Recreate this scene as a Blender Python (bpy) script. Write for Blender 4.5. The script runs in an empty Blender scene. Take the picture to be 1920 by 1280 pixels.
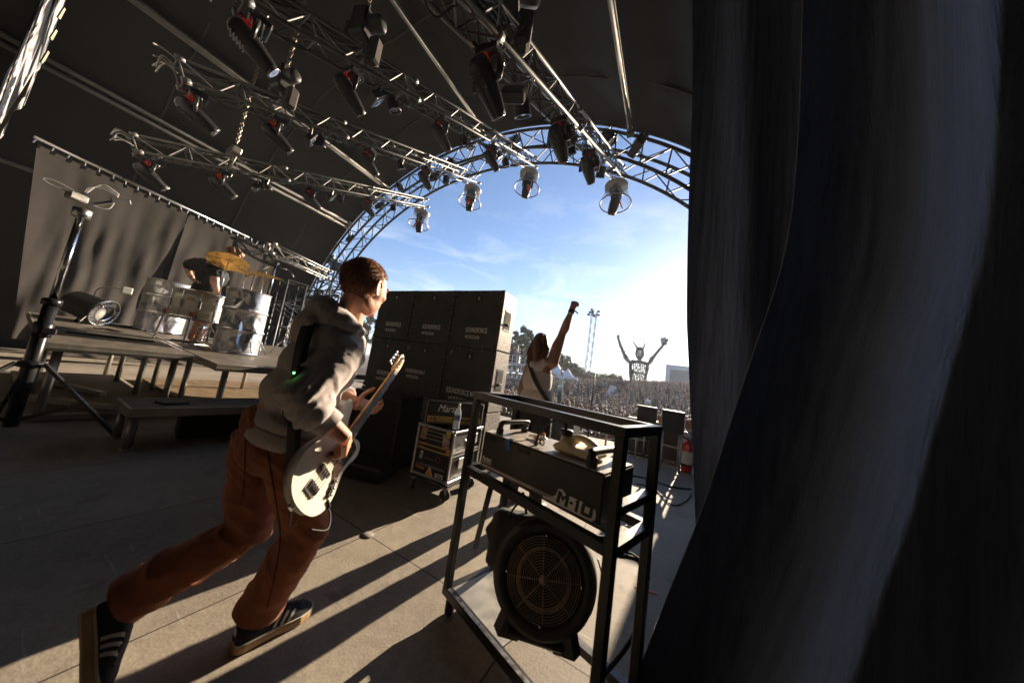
import bpy, math, random
from math import sin, cos, pi, radians as R
from mathutils import Vector as V, Matrix, noise

S = bpy.context.scene
COL = S.collection

# ---------------------------------------------------------------- camera
CAM_H = 1.23
cam_data = bpy.data.cameras.new('camera')
cam = bpy.data.objects.new('camera', cam_data)
COL.objects.link(cam)
cam_data.sensor_width = 36.0
cam_data.lens = 541.5 * 36 / 1920
cam_data.clip_start = 0.02
cam_data.clip_end = 4000
PITCH, ROLL, HEAD = R(6.51), R(8.43), R(29.57)      # tilt up, clockwise roll, heading left of the audience axis
_M = Matrix(((cos(ROLL), sin(ROLL), 0), (-sin(ROLL), cos(ROLL), 0), (0, 0, 1)))
_rt = _M @ V((1, 0, 0))
_fw = _M @ V((0, -sin(PITCH), -cos(PITCH)))
_up = _M @ V((0, cos(PITCH), -sin(PITCH)))
_Y = cos(HEAD) * _fw + sin(HEAD) * _rt
_X = -sin(HEAD) * _fw + cos(HEAD) * _rt
CAM_ROT = Matrix((_X, _Y, _up))
cam.matrix_world = Matrix.Translation((0, 0, CAM_H)) @ CAM_ROT.to_4x4()
cam_data.dof.use_dof = True
cam_data.dof.focus_distance = 2.8
cam_data.dof.aperture_fstop = 1.8
S.camera = cam


def ray(x, y):
    return CAM_ROT @ V((x - 960, -(y - 640), -541.5))


def dep(x, y, d):            # a point measured in the photo, d metres deep
    return ray(x, y) * (d / 541.5) + V((0, 0, CAM_H))


def onz(x, y, z=0.0):
    r = ray(x, y)
    return r * ((z - CAM_H) / r.z) + V((0, 0, CAM_H))


def onx(x, y, X0):
    r = ray(x, y)
    return r * (X0 / r.x) + V((0, 0, CAM_H))


def ony(x, y, Y0):
    r = ray(x, y)
    return r * (Y0 / r.y) + V((0, 0, CAM_H))


def proj(p):
    c = CAM_ROT.transposed() @ (V(p) - V((0, 0, CAM_H)))
    return 960 + 541.5 * c.x / -c.z, 640 - 541.5 * c.y / -c.z


# ---------------------------------------------------------------- light
SUN_EL, SUN_AZ = R(17.0), R(5.8)          # azimuth measured from +Y towards +X
world = bpy.data.worlds.new('World')
S.world = world
world.use_nodes = True
wn, wl = world.node_tree.nodes, world.node_tree.links
wn.clear()
w_out = wn.new('ShaderNodeOutputWorld')
w_bg = wn.new('ShaderNodeBackground')
w_sky = wn.new('ShaderNodeTexSky')
w_sky.sky_type = 'NISHITA'
w_sky.sun_disc = False
w_sky.sun_elevation = SUN_EL
w_sky.sun_rotation = SUN_AZ
w_sky.air_density = 0.8
w_sky.dust_density = 0.20
w_sky.ozone_density = 3.0
w_bg.inputs['Strength'].default_value = 0.074
# thin cirrus and low hazy cloud, laid out by direction on the sky itself
w_tc = wn.new('ShaderNodeTexCoord')
w_map = wn.new('ShaderNodeMapping')
w_map.inputs['Scale'].default_value = (2.0, 1.1, 5.5)
w_map.inputs['Rotation'].default_value = (0.25, 0.5, 0.4)
w_n = wn.new('ShaderNodeTexNoise')
w_n.inputs['Scale'].default_value = 2.3
w_n.inputs['Detail'].default_value = 9
w_n.inputs['Roughness'].default_value = 0.62
w_n.inputs['Distortion'].default_value = 0.5
w_cr = wn.new('ShaderNodeValToRGB')
w_cr.color_ramp.elements[0].position = 0.50
w_cr.color_ramp.elements[1].position = 0.92
w_sep = wn.new('ShaderNodeSeparateXYZ')
w_h = wn.new('ShaderNodeMapRange')          # more cloud low down
w_h.inputs['From Min'].default_value = 0.02
w_h.inputs['From Max'].default_value = 0.62
w_h.inputs['To Min'].default_value = 1.0
w_h.inputs['To Max'].default_value = 0.12
w_mul = wn.new('ShaderNodeMath')
w_mul.operation = 'MULTIPLY'
w_mix = wn.new('ShaderNodeMixRGB')
w_mix.inputs['Color2'].default_value = (6.5, 6.8, 7.2, 1)
wl.new(w_tc.outputs['Generated'], w_map.inputs['Vector'])
wl.new(w_map.outputs['Vector'], w_n.inputs['Vector'])
wl.new(w_n.outputs['Fac'], w_cr.inputs['Fac'])
wl.new(w_tc.outputs['Generated'], w_sep.inputs['Vector'])
wl.new(w_sep.outputs['Z'], w_h.inputs['Value'])
wl.new(w_cr.outputs['Color'], w_mul.inputs[0])
wl.new(w_h.outputs['Result'], w_mul.inputs[1])
wl.new(w_mul.outputs['Value'], w_mix.inputs['Fac'])
wl.new(w_sky.outputs['Color'], w_mix.inputs['Color1'])
# pale band of haze towards the horizon
w_hz = wn.new('ShaderNodeMapRange')
w_hz.inputs['From Min'].default_value = 0.0
w_hz.inputs['From Max'].default_value = 0.42
w_hz.inputs['To Min'].default_value = 1.0
w_hz.inputs['To Max'].default_value = 0.0
w_pw = wn.new('ShaderNodeMath')
w_pw.operation = 'POWER'
w_pw.inputs[1].default_value = 1.8
w_pm = wn.new('ShaderNodeMath')
w_pm.operation = 'MULTIPLY'
w_pm.inputs[1].default_value = 0.75
w_mix2 = wn.new('ShaderNodeMixRGB')
w_mix2.inputs['Color2'].default_value = (3.3, 3.75, 4.4, 1)
wl.new(w_sep.outputs['Z'], w_hz.inputs['Value'])
wl.new(w_hz.outputs['Result'], w_pw.inputs[0])
wl.new(w_pw.outputs['Value'], w_pm.inputs[0])
wl.new(w_pm.outputs['Value'], w_mix2.inputs['Fac'])
wl.new(w_mix.outputs['Color'], w_mix2.inputs['Color1'])
wl.new(w_mix2.outputs['Color'], w_bg.inputs['Color'])
wl.new(w_bg.outputs['Background'], w_out.inputs['Surface'])

sun_data = bpy.data.lights.new('sun', 'SUN')
sun_data.energy = 5.0
sun_data.angle = R(0.55)
sun_data.color = (1.0, 0.80, 0.58)
sun = bpy.data.objects.new('sun', sun_data)
COL.objects.link(sun)
_sd = V((sin(SUN_AZ) * cos(SUN_EL), cos(SUN_AZ) * cos(SUN_EL), sin(SUN_EL)))
sun.rotation_euler = _sd.to_track_quat('Z', 'Y').to_euler()
sun.location = _sd * 60

S.view_settings.view_transform = 'Standard'
S.view_settings.look = 'None'
S.view_settings.exposure = 1.62
S.view_settings.gamma = 1.0
S.cycles.max_bounces = 10
S.cycles.diffuse_bounces = 5
S.cycles.transparent_max_bounces = 12
S.cycles.sample_clamp_indirect = 6

# ---------------------------------------------------------------- materials
MATS = {}


def mat(name, col, rough=0.6, metal=0.0, var=0.18, scale=6.0, bump=0.0, bscale=60.0, spec=0.5, trans=0.0,
        emit=None, estr=0.0, sheen=0.0, sss=0.0, alpha=1.0, coat=0.0, stretch=None, rvar=0.1, col2=None, sheen_tint=None, sheen_rough=0.4):
    if name in MATS:
        return MATS[name]
    m = bpy.data.materials.new(name)
    m.use_nodes = True
    n, l = m.node_tree.nodes, m.node_tree.links
    b = n['Principled BSDF']
    tc = n.new('ShaderNodeTexCoord')
    src = tc.outputs['Object']
    if stretch:
        mp = n.new('ShaderNodeMapping')
        mp.inputs['Scale'].default_value = stretch
        l.new(src, mp.inputs['Vector'])
        src = mp.outputs['Vector']
    nz = n.new('ShaderNodeTexNoise')
    nz.inputs['Scale'].default_value = scale
    nz.inputs['Detail'].default_value = 7
    nz.inputs['Roughness'].default_value = 0.6
    l.new(src, nz.inputs['Vector'])
    mx = n.new('ShaderNodeMixRGB')
    c2 = col2 or tuple(min(1, c * (1 + var)) for c in col)
    c1 = tuple(c * (1 - var) for c in col) if not col2 else col
    mx.inputs['Color1'].default_value = (*c1, 1)
    mx.inputs['Color2'].default_value = (*c2, 1)
    cr = n.new('ShaderNodeMapRange')
    cr.inputs['From Min'].default_value = 0.3
    cr.inputs['From Max'].default_value = 0.7
    l.new(nz.outputs['Fac'], cr.inputs['Value'])
    l.new(cr.outputs['Result'], mx.inputs['Fac'])
    l.new(mx.outputs['Color'], b.inputs['Base Color'])
    b.inputs['Metallic'].default_value = metal
    rr = n.new('ShaderNodeMapRange')
    rr.inputs['To Min'].default_value = max(0.02, rough - rvar)
    rr.inputs['To Max'].default_value = min(1, rough + rvar)
    l.new(cr.outputs['Result'], rr.inputs['Value'])
    l.new(rr.outputs['Result'], b.inputs['Roughness'])
    b.inputs['Specular IOR Level'].default_value = spec
    b.inputs['Transmission Weight'].default_value = trans
    b.inputs['Coat Weight'].default_value = coat
    if sheen:
        b.inputs['Sheen Weight'].default_value = sheen
        b.inputs['Sheen Roughness'].default_value = sheen_rough
        if sheen_tint:
            b.inputs['Sheen Tint'].default_value = (*sheen_tint, 1)
    if sss:
        b.inputs['Subsurface Weight'].default_value = sss
        b.inputs['Subsurface Radius'].default_value = (0.02, 0.006, 0.003)
        b.inputs['Subsurface Scale'].default_value = 0.6
    b.inputs['Alpha'].default_value = alpha
    if emit:
        b.inputs['Emission Color'].default_value = (*emit, 1)
        b.inputs['Emission Strength'].default_value = estr
    if bump:
        n2 = n.new('ShaderNodeTexNoise')
        n2.inputs['Scale'].default_value = bscale
        n2.inputs['Detail'].default_value = 4
        l.new(src, n2.inputs['Vector'])
        bp = n.new('ShaderNodeBump')
        bp.inputs['Strength'].default_value = bump
        bp.inputs['Distance'].default_value = 0.01
        l.new(n2.outputs['Fac'], bp.inputs['Height'])
        l.new(bp.outputs['Normal'], b.inputs['Normal'])
    MATS[name] = m
    return m


# ---------------------------------------------------------------- mesh builder
def frame(axis):
    a = V(axis).normalized()
    t = V((0, 0, 1)) if abs(a.z) < 0.9 else V((1, 0, 0))
    u = a.cross(t).normalized()
    return u, a.cross(u).normalized(), a


class MB:
    def __init__(s):
        s.v, s.f, s.m, s.i = [], [], [], 0
        s.smooth = []

    def add(s, vs, fs, mi=None, sm=False):
        o = len(s.v)
        s.v += [tuple(p) for p in vs]
        for f in fs:
            s.f.append(tuple(k + o for k in f))
            s.m.append(s.i if mi is None else mi)
            s.smooth.append(sm)
        return s

    def box(s, c, size, rot=None, bev=0.0):
        """box with optional chamfer; rot is a 3x3 Matrix"""
        hx, hy, hz = size[0] / 2, size[1] / 2, size[2] / 2
        rot = rot or Matrix.Identity(3)
        c = V(c)
        b = min(bev, hx * .9, hy * .9, hz * .9)
        if b <= 0:
            vs = [V((x, y, z)) for x in (-hx, hx) for y in (-hy, hy) for z in (-hz, hz)]
            fs = [(0, 1, 3, 2), (4, 6, 7, 5), (0, 4, 5, 1), (2, 3, 7, 6), (0, 2, 6, 4), (1, 5, 7, 3)]
        else:
            vs, fs, idx = [], [], {}
            for x in (-1, 1):
                for y in (-1, 1):
                    for z in (-1, 1):
                        for ax in range(3):
                            h = [hx, hy, hz]
                            p = [x * (hx - b), y * (hy - b), z * (hz - b)]
                            sg = (x, y, z)[ax]
                            p[ax] = sg * h[ax]
                            idx[(x, y, z, ax)] = len(vs)
                            vs.append(V(p))
            for ax in range(3):
                o1, o2 = [k for k in range(3) if k != ax]
                for sg in (-1, 1):
                    q = []
                    for a1, a2 in ((-1, -1), (1, -1), (1, 1), (-1, 1)):
                        k = [0, 0, 0]
                        k[ax], k[o1], k[o2] = sg, a1, a2
                        q.append(idx[(*k, ax)])
                    fs.append(tuple(q) if (sg > 0) == (ax != 1) else tuple(q[::-1]))
            for ax in range(3):
                o1, o2 = [k for k in range(3) if k != ax]
                for a1 in (-1, 1):
                    for a2 in (-1, 1):
                        k0, k1 = [0] * 3, [0] * 3
                        k0[ax], k1[ax] = -1, 1
                        k0[o1] = k1[o1] = a1
                        k0[o2] = k1[o2] = a2
                        q = (idx[(*k0, o1)], idx[(*k1, o1)], idx[(*k1, o2)], idx[(*k0, o2)])
                        fs.append(q if (a1 * a2 > 0) == (ax != 1) else q[::-1])
            for x in (-1, 1):
                for y in (-1, 1):
                    for z in (-1, 1):
                        q = (idx[(x, y, z, 0)], idx[(x, y, z, 1)], idx[(x, y, z, 2)])
                        fs.append(q if x * y * z > 0 else q[::-1])
        s.add([c + rot @ p for p in vs], fs)
        return s

    def bar(s, a, b, w, h=None, up=(0, 0, 1)):
        """rectangular bar between two points"""
        a, b = V(a), V(b)
        d = (b - a)
        L = d.length
        d.normalize()
        u = V(up)
        if abs(u.dot(d)) > .98:
            u = V((0, 1, 0))
        x = d.cross(u).normalized()
        z = x.cross(d)
        s.box((a + b) / 2, (w, L, h or w), Matrix((x, d, z)).transposed())
        return s

    def tube(s, pts, r, seg=8, cap=True, closed=False, flat=None):
        """swept tube through points; r number or list; flat=(sx, sy) squashes the section"""
        pts = [V(p) for p in pts]
        n = len(pts)
        rs = r if isinstance(r, (list, tuple)) else [r] * n
        vs, fs = [], []
        u = None
        for k in range(n):
            if closed:
                d = pts[(k + 1) % n] - pts[k - 1]
            else:
                d = pts[min(k + 1, n - 1)] - pts[max(k - 1, 0)]
            if d.length < 1e-9:
                d = V((0, 0, 1))
            d.normalize()
            if u is None:
                u, w, _ = frame(d)
            else:
                u = (u - d * u.dot(d))
                if u.length < 1e-6:
                    u = frame(d)[0]
                u.normalize()
                w = d.cross(u)
            fx, fy = flat or (1, 1)
            for j in range(seg):
                t = 2 * pi * j / seg
                vs.append(pts[k] + u * (cos(t) * rs[k] * fx) + w * (sin(t) * rs[k] * fy))
        m = n if closed else n - 1
        for k in range(m):
            for j in range(seg):
                a, b = k * seg + j, k * seg + (j + 1) % seg
                c, e = ((k + 1) % n) * seg + (j + 1) % seg, ((k + 1) % n) * seg + j
                fs.append((a, b, c, e))
        if cap and not closed:
            fs.append(tuple(range(seg))[::-1])
            fs.append(tuple((n - 1) * seg + j for j in range(seg)))
        s.add(vs, fs, sm=seg > 5)
        return s

    def rod(s, a, b, r, seg=6):
        return s.tube([a, b], r, seg)

    def lathe(s, prof, org=(0, 0, 0), axis=(0, 0, 1), seg=24, cap=True, fn=None):
        """profile = [(radius, height)] round an axis"""
        u, w, a = frame(axis)
        o = V(org)
        vs, fs = [], []
        for k, (r, h) in enumerate(prof):
            for j in range(seg):
                t = 2 * pi * j / seg
                rr = r * (fn(t, h) if fn else 1)
                vs.append(o + u * (cos(t) * rr) + w * (sin(t) * rr) + a * h)
        for k in range(len(prof) - 1):
            for j in range(seg):
                a0, b0 = k * seg + j, k * seg + (j + 1) % seg
                fs.append((a0, b0, b0 + seg, a0 + seg))
        if cap:
            fs.append(tuple(range(seg))[::-1])
            fs.append(tuple((len(prof) - 1) * seg + j for j in range(seg)))
        s.add(vs, fs, sm=True)
        return s

    def ball(s, c, r, seg=12, rings=8, rot=None):
        """ellipsoid; r number or (rx, ry, rz)"""
        rx, ry, rz = r if isinstance(r, (list, tuple)) else (r, r, r)
        c = V(c)
        vs, fs = [], []
        rot = rot or Matrix.Identity(3)
        vs.append(c + rot @ V((0, 0, -rz)))
        for k in range(1, rings):
            a = -pi / 2 + pi * k / rings
            for j in range(seg):
                t = 2 * pi * j / seg
                vs.append(c + rot @ V((rx * cos(a) * cos(t), ry * cos(a) * sin(t), rz * sin(a))))
        vs.append(c + rot @ V((0, 0, rz)))
        L = len(vs) - 1
        for j in range(seg):
            fs.append((0, 1 + (j + 1) % seg, 1 + j))
            fs.append((L, L - seg + j, L - seg + (j + 1) % seg))
        for k in range(rings - 2):
            for j in range(seg):
                a, b = 1 + k * seg + j, 1 + k * seg + (j + 1) % seg
                fs.append((a, b, b + seg, a + seg))
        s.add(vs, fs, sm=True)
        return s

    def prism(s, poly, o, u, v, w, smooth=False):
        """polygon of (a, b) in the plane u, v from o, pushed along w"""
        o, u, v, w = V(o), V(u), V(v), V(w)
        n = len(poly)
        vs = [o + u * a + v * b for a, b in poly] + [o + u * a + v * b + w for a, b in poly]
        fs = [tuple(range(n))[::-1], tuple(range(n, 2 * n))]
        for k in range(n):
            fs.append((k, (k + 1) % n, n + (k + 1) % n, n + k))
        s.add(vs, fs, sm=smooth)
        return s

    def grid(s, fn, nu, nv, sm=True):
        vs = [fn(i / (nu - 1), j / (nv - 1)) for j in range(nv) for i in range(nu)]
        fs = [(j * nu + i, j * nu + i + 1, (j + 1) * nu + i + 1, (j + 1) * nu + i) for j in range(nv - 1) for i in range(nu - 1)]
        s.add(vs, fs, sm=sm)
        return s

    def mesh(s, name, mats):
        me = bpy.data.meshes.new(name)
        me.from_pydata(s.v, [], s.f)
        for m in (mats if isinstance(mats, (list, tuple)) else [mats]):
            me.materials.append(m)
        me.polygons.foreach_set('material_index', s.m)
        me.polygons.foreach_set('use_smooth', s.smooth)
        me.update()
        return me

    def obj(s, name, mats, parent=None, loc=None, **kw):
        o = bpy.data.objects.new(name, s.mesh(name, mats))
        COL.objects.link(o)
        if parent:
            o.parent = parent
        if loc is not None:
            o.location = loc
        return tag(o, **kw)


def tag(o, label=None, cat=None, group=None, kind=None):
    if label:
        o['label'] = label
    if cat:
        o['category'] = cat
    if group:
        o['group'] = group
    if kind:
        o['kind'] = kind
    return o


def thing(name, label, cat, loc=(0, 0, 0), rot=(0, 0, 0), group=None):
    o = bpy.data.objects.new(name, None)
    COL.objects.link(o)
    o.empty_display_size = 0.1
    o.location = loc
    o.rotation_euler = rot
    return tag(o, label, cat, group)


def dup(root, loc=None, rot=None, label=None, group=None, scale=None):
    """a copy of a thing with copies of its parts and sub-parts"""
    def rec(o, par):
        c = o.copy()
        COL.objects.link(c)
        if par is not None:
            c.parent = par
        for ch in kids.get(o.name, []):
            rec(ch, c)
        return c
    kids = {}
    for o in list(COL.objects):
        if o.parent:
            kids.setdefault(o.parent.name, []).append(o)
    c = rec(root, None)
    if loc is not None:
        c.location = loc
    if rot is not None:
        c.rotation_euler = rot
    if scale is not None:
        c.scale = (scale,) * 3
    if label:
        c['label'] = label
    if group:
        c['group'] = group
    return c


def fuse(mb, name, mats, voxel=0.01, smooth=4, parent=None, disp=None, factor=0.5, **kw):
    """merge overlapping shapes into one continuous skin"""
    me = mb.mesh(name, mats)
    o = bpy.data.objects.new(name, me)
    COL.objects.link(o)
    r = o.modifiers.new('r', 'REMESH')
    r.mode = 'VOXEL'
    r.voxel_size = voxel
    r.use_smooth_shade = True
    if smooth:
        k = o.modifiers.new('s', 'SMOOTH')
        k.iterations = smooth
        k.factor = factor
    dg = bpy.context.evaluated_depsgraph_get()
    ev = o.evaluated_get(dg)
    new = bpy.data.meshes.new_from_object(ev, depsgraph=dg)
    o.modifiers.clear()
    o.data = new
    new.name = name
    if len(new.materials) == 0:
        for m in (mats if isinstance(mats, (list, tuple)) else [mats]):
            new.materials.append(m)
    new.polygons.foreach_set('use_smooth', [True] * len(new.polygons))
    new.polygons.foreach_set('material_index', [0] * len(new.polygons))
    if disp:
        new.update()
        nn = [v.normal.copy() for v in new.vertices]
        for v, q in zip(new.vertices, nn):
            v.co += q * disp(v.co)
    new.update()
    bpy.data.meshes.remove(me)
    if parent:
        o.parent = parent
    return tag(o, **kw)


def surface(o):
    from mathutils.bvhtree import BVHTree
    me = o.data
    off = o.parent.location if o.parent else V((0, 0, 0))
    if o.parent and o.parent.parent: off = o.parent.parent.location
    return BVHTree.FromPolygons([v.co + off for v in me.vertices], [tuple(p.vertices) for p in me.polygons])


def on_surface(bvh, px, py, lift=.002):
    hit = bvh.ray_cast(V((0, 0, CAM_H)), ray(px, py).normalized())
    if hit[0] is None:
        return None
    return hit[0] + hit[1] * lift


def lerp(a, b, t):
    return V(a) * (1 - t) + V(b) * t


def spline(pts, n=8):
    """Catmull-Rom through points"""
    pts = [V(p) for p in pts]
    out = []
    for k in range(len(pts) - 1):
        p0, p1, p2, p3 = pts[max(k - 1, 0)], pts[k], pts[k + 1], pts[min(k + 2, len(pts) - 1)]
        for j in range(n):
            t = j / n
            out.append(0.5 * ((2 * p1) + (p2 - p0) * t + (2 * p0 - 5 * p1 + 4 * p2 - p3) * t * t + (3 * p1 - p0 - 3 * p2 + p3) * t ** 3))
    out.append(pts[-1])
    return out


def text_mesh(body, size, mat_, name, parent, M, depth=0.001, width=1.0, shear=0.0, bold=0.0, spacing=1.0, align='LEFT', **kw):
    """lettering as flat geometry: M is a 4x4 whose x runs along the line, y up the letters, z out of the surface"""
    cu = bpy.data.curves.new(name, 'FONT')
    cu.body = body
    cu.size = size
    cu.shear = shear
    cu.offset = bold
    cu.extrude = depth
    cu.space_character = spacing
    cu.align_x = align
    o = bpy.data.objects.new(name, cu)
    COL.objects.link(o)
    dg = bpy.context.evaluated_depsgraph_get()
    me = bpy.data.meshes.new_from_object(o.evaluated_get(dg), depsgraph=dg)
    bpy.data.objects.remove(o)
    bpy.data.curves.remove(cu)
    me.transform(M @ Matrix.Diagonal((width, 1, 1, 1)))
    me.materials.clear()
    me.materials.append(mat_)
    o = bpy.data.objects.new(name, me)
    COL.objects.link(o)
    if parent:
        o.parent = parent
    return tag(o, **kw)


def mat4(o, x, y, z):
    m = Matrix((V(x), V(y), V(z))).transposed().to_4x4()
    m.translation = V(o)
    return m


random.seed(7)
# shared materials
BLACK_STEEL = mat('black_steel', (0.022, 0.022, 0.024), 0.42, 0.0, spec=0.5, bump=.05)
ALU = mat('aluminium', (0.55, 0.55, 0.56), 0.34, 1.0, var=.1)
ALU_DULL = mat('dull_aluminium', (0.42, 0.41, 0.39), 0.5, 0.85, var=.2, scale=12)
CHROME = mat('chrome', (0.75, 0.75, 0.76), 0.14, 1.0, var=.05)
BLACK_PLASTIC = mat('black_plastic', (0.018, 0.018, 0.02), 0.45, bump=.08, bscale=200)
BLACK_RUBBER = mat('black_rubber', (0.02, 0.02, 0.021), 0.7)
WHITE_PAINT = mat('white_lettering', (0.80, 0.80, 0.77), 0.7, var=.3, scale=40)
# ================================================================ SETTING
def floor_material():
    m = bpy.data.materials.new('stage_floor')
    m.use_nodes = True
    n, l = m.node_tree.nodes, m.node_tree.links
    b = n['Principled BSDF']
    tc = n.new('ShaderNodeTexCoord')
    sp = n.new('ShaderNodeSeparateXYZ')
    l.new(tc.outputs['Object'], sp.inputs[0])

    def math(op, a, bb=None, c=None):
        k = n.new('ShaderNodeMath')
        k.operation = op
        for i, q in enumerate((a, bb, c)):
            if q is None:
                continue
            if isinstance(q, (int, float)):
                k.inputs[i].default_value = q
            else:
                l.new(q, k.inputs[i])
        return k.outputs[0]

    def seam(coord, off, period, w):
        a = math('ADD', coord, off)
        a = math('DIVIDE', a, period)
        a = math('FRACT', a)
        a = math('SUBTRACT', a, 0.5)
        a = math('ABSOLUTE', a)
        return math('GREATER_THAN', a, 0.5 - w / period / 2)
    sx = seam(sp.outputs['X'], 1.75 + 11.7 * 2, 1.17, 0.007)
    sy = seam(sp.outputs['Y'], -1.48 + 24.0, 2.4, 0.007)
    sm = math('MAXIMUM', sx, sy)
    n1 = n.new('ShaderNodeTexNoise'); n1.inputs['Scale'].default_value = 1.1; n1.inputs['Detail'].default_value = 9; n1.inputs['Roughness'].default_value = .62
    n2 = n.new('ShaderNodeTexNoise'); n2.inputs['Scale'].default_value = 90; n2.inputs['Detail'].default_value = 4
    n3 = n.new('ShaderNodeTexNoise'); n3.inputs['Scale'].default_value = 14; n3.inputs['Detail'].default_value = 8; n3.inputs['Distortion'].default_value = 1.2
    for q in (n1, n2, n3):
        l.new(tc.outputs['Object'], q.inputs['Vector'])
    # panel to panel tone
    px = math('FLOOR', math('DIVIDE', math('ADD', sp.outputs['X'], 25.15), 1.17))
    py = math('FLOOR', math('DIVIDE', math('ADD', sp.outputs['Y'], 22.52), 2.4))
    wn_ = n.new('ShaderNodeTexWhiteNoise'); wn_.noise_dimensions = '2D'
    cmb = n.new('ShaderNodeCombineXYZ'); l.new(px, cmb.inputs[0]); l.new(py, cmb.inputs[1]); l.new(cmb.outputs[0], wn_.inputs['Vector'])
    v = math('ADD', math('MULTIPLY', n1.outputs['Fac'], .5), math('MULTIPLY', n2.outputs['Fac'], .35))
    v = math('ADD', v, math('MULTIPLY', n3.outputs['Fac'], .3))
    v = math('ADD', v, math('MULTIPLY', wn_.outputs['Value'], .10))
    cr = n.new('ShaderNodeValToRGB')
    cr.color_ramp.elements[0].position = .42; cr.color_ramp.elements[0].color = (.135, .121, .102, 1)
    cr.color_ramp.elements[1].position = .86; cr.color_ramp.elements[1].color = (.42, .37, .30, 1)
    l.new(v, cr.inputs['Fac'])
    # scuffs and drag marks: thin stretched streaks, some pale, some dark
    mp2 = n.new('ShaderNodeMapping'); mp2.inputs['Rotation'].default_value = (0, 0, .7); mp2.inputs['Scale'].default_value = (1.2, 22, 1)
    l.new(tc.outputs['Object'], mp2.inputs['Vector'])
    n4 = n.new('ShaderNodeTexNoise'); n4.inputs['Scale'].default_value = 1.6; n4.inputs['Detail'].default_value = 5; n4.inputs['Distortion'].default_value = .6; l.new(mp2.outputs['Vector'], n4.inputs['Vector'])
    s1 = math('MULTIPLY', math('GREATER_THAN', n4.outputs['Fac'], .69), .35)
    n5 = n.new('ShaderNodeTexNoise'); n5.inputs['Scale'].default_value = 3.1; n5.inputs['Detail'].default_value = 6; l.new(tc.outputs['Object'], n5.inputs['Vector'])
    s2 = math('MULTIPLY', math('GREATER_THAN', n5.outputs['Fac'], .66), .30)
    mxa = n.new('ShaderNodeMixRGB'); mxa.inputs['Color2'].default_value = (.50, .47, .43, 1); l.new(s1, mxa.inputs['Fac']); l.new(cr.outputs['Color'], mxa.inputs['Color1'])
    mxb = n.new('ShaderNodeMixRGB'); mxb.inputs['Color2'].default_value = (.09, .08, .07, 1); l.new(s2, mxb.inputs['Fac']); l.new(mxa.outputs['Color'], mxb.inputs['Color1'])
    mx = n.new('ShaderNodeMixRGB'); mx.inputs['Color2'].default_value = (.025, .022, .02, 1)
    l.new(sm, mx.inputs['Fac']); l.new(mxb.outputs['Color'], mx.inputs['Color1'])
    l.new(mx.outputs['Color'], b.inputs['Base Color'])
    rr = n.new('ShaderNodeMapRange'); rr.inputs['To Min'].default_value = .62; rr.inputs['To Max'].default_value = .85
    l.new(n3.outputs['Fac'], rr.inputs['Value']); l.new(rr.outputs['Result'], b.inputs['Roughness'])
    bp = n.new('ShaderNodeBump'); bp.inputs['Strength'].default_value = .25; bp.inputs['Distance'].default_value = .004
    hh = math('SUBTRACT', n2.outputs['Fac'], math('MULTIPLY', sm, 2.0))
    l.new(hh, bp.inputs['Height']); l.new(bp.outputs['Normal'], b.inputs['Normal'])
    b.inputs['Specular IOR Level'].default_value = .45
    return m


STAGE_FRONT = 7.6
m = MB()
m.box((-6.5, (STAGE_FRONT - 6) / 2, -0.06), (20, STAGE_FRONT + 6, 0.12))
m.obj('stage_floor', floor_material(), kind='structure')

# the arena ground: flat in front of the stage, then a bank rising to a grassy rim
GROUND_Z = -1.9
def ground_z(x, y):
    d = math.hypot(x * .55 + 6, y - 4)
    t = max(0.0, min(1.0, (d - 24) / 34))
    t = t * t * (3 - 2 * t)
    bank = 4.6 * t * max(0.15, min(1, .85 + (x + 6) * .02))
    if y < 8:
        bank = 0
    return GROUND_Z + bank
def gfn(u, v):
    x = -420 + 840 * u
    y = -120 + 900 * v
    # finer towards the stage
    x = 420 * (2 * u - 1) * abs(2 * u - 1) ** .9
    y = 8 + (-128 if v < .2 else 800) * (abs(v - .2) / (.2 if v < .2 else .8)) ** 1.8
    z = ground_z(x, y)
    return (x, y, z + .12 * noise.noise(V((x * .2, y * .2, 0))))
MB().grid(gfn, 110, 110).obj('ground', mat('trampled_grass', (.10, .095, .06), .9, var=.35, scale=.6, bump=.4, bscale=3), kind='structure')

# ---------------------------------------------------------------- the arched roof
AX, AR, AZ = -6.15, 8.8, 8.3           # arch centre, half width, rise
ROOF_FRONT = 6.5
def arch(t, grow=0.0, y=0.0):
    """t 0..pi over the stage from the far side to the near side"""
    return V((AX - (AR + grow) * cos(t), y, (AZ + grow) * (sin(t) ** .94 if sin(t) > 0 else sin(t) * 8) + .05))
roof_mat = mat('black_roof_tarpaulin', (.017, .018, .020), .62, var=.3, scale=1.2, bump=.25, bscale=1.6, stretch=(1, .25, 1), spec=.5)
def rfn(u, v):
    t = -.03 + (pi + .06) * u
    y = -6 + (ROOF_FRONT + 6.05) * v
    sag = .07 * sin(u * 14 * pi) ** 2 + .05 * noise.noise(V((u * 9, y * .7, 1))) + .03 * noise.noise(V((u * 40, y * 2.2, 4)))
    p = arch(t, .42 - sag, y)
    return p
m = MB().grid(rfn, 170, 70)
roof = m.obj('stage_roof', roof_mat, label='black tarpaulin barrel roof arching over the whole stage', cat='roof')
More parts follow.
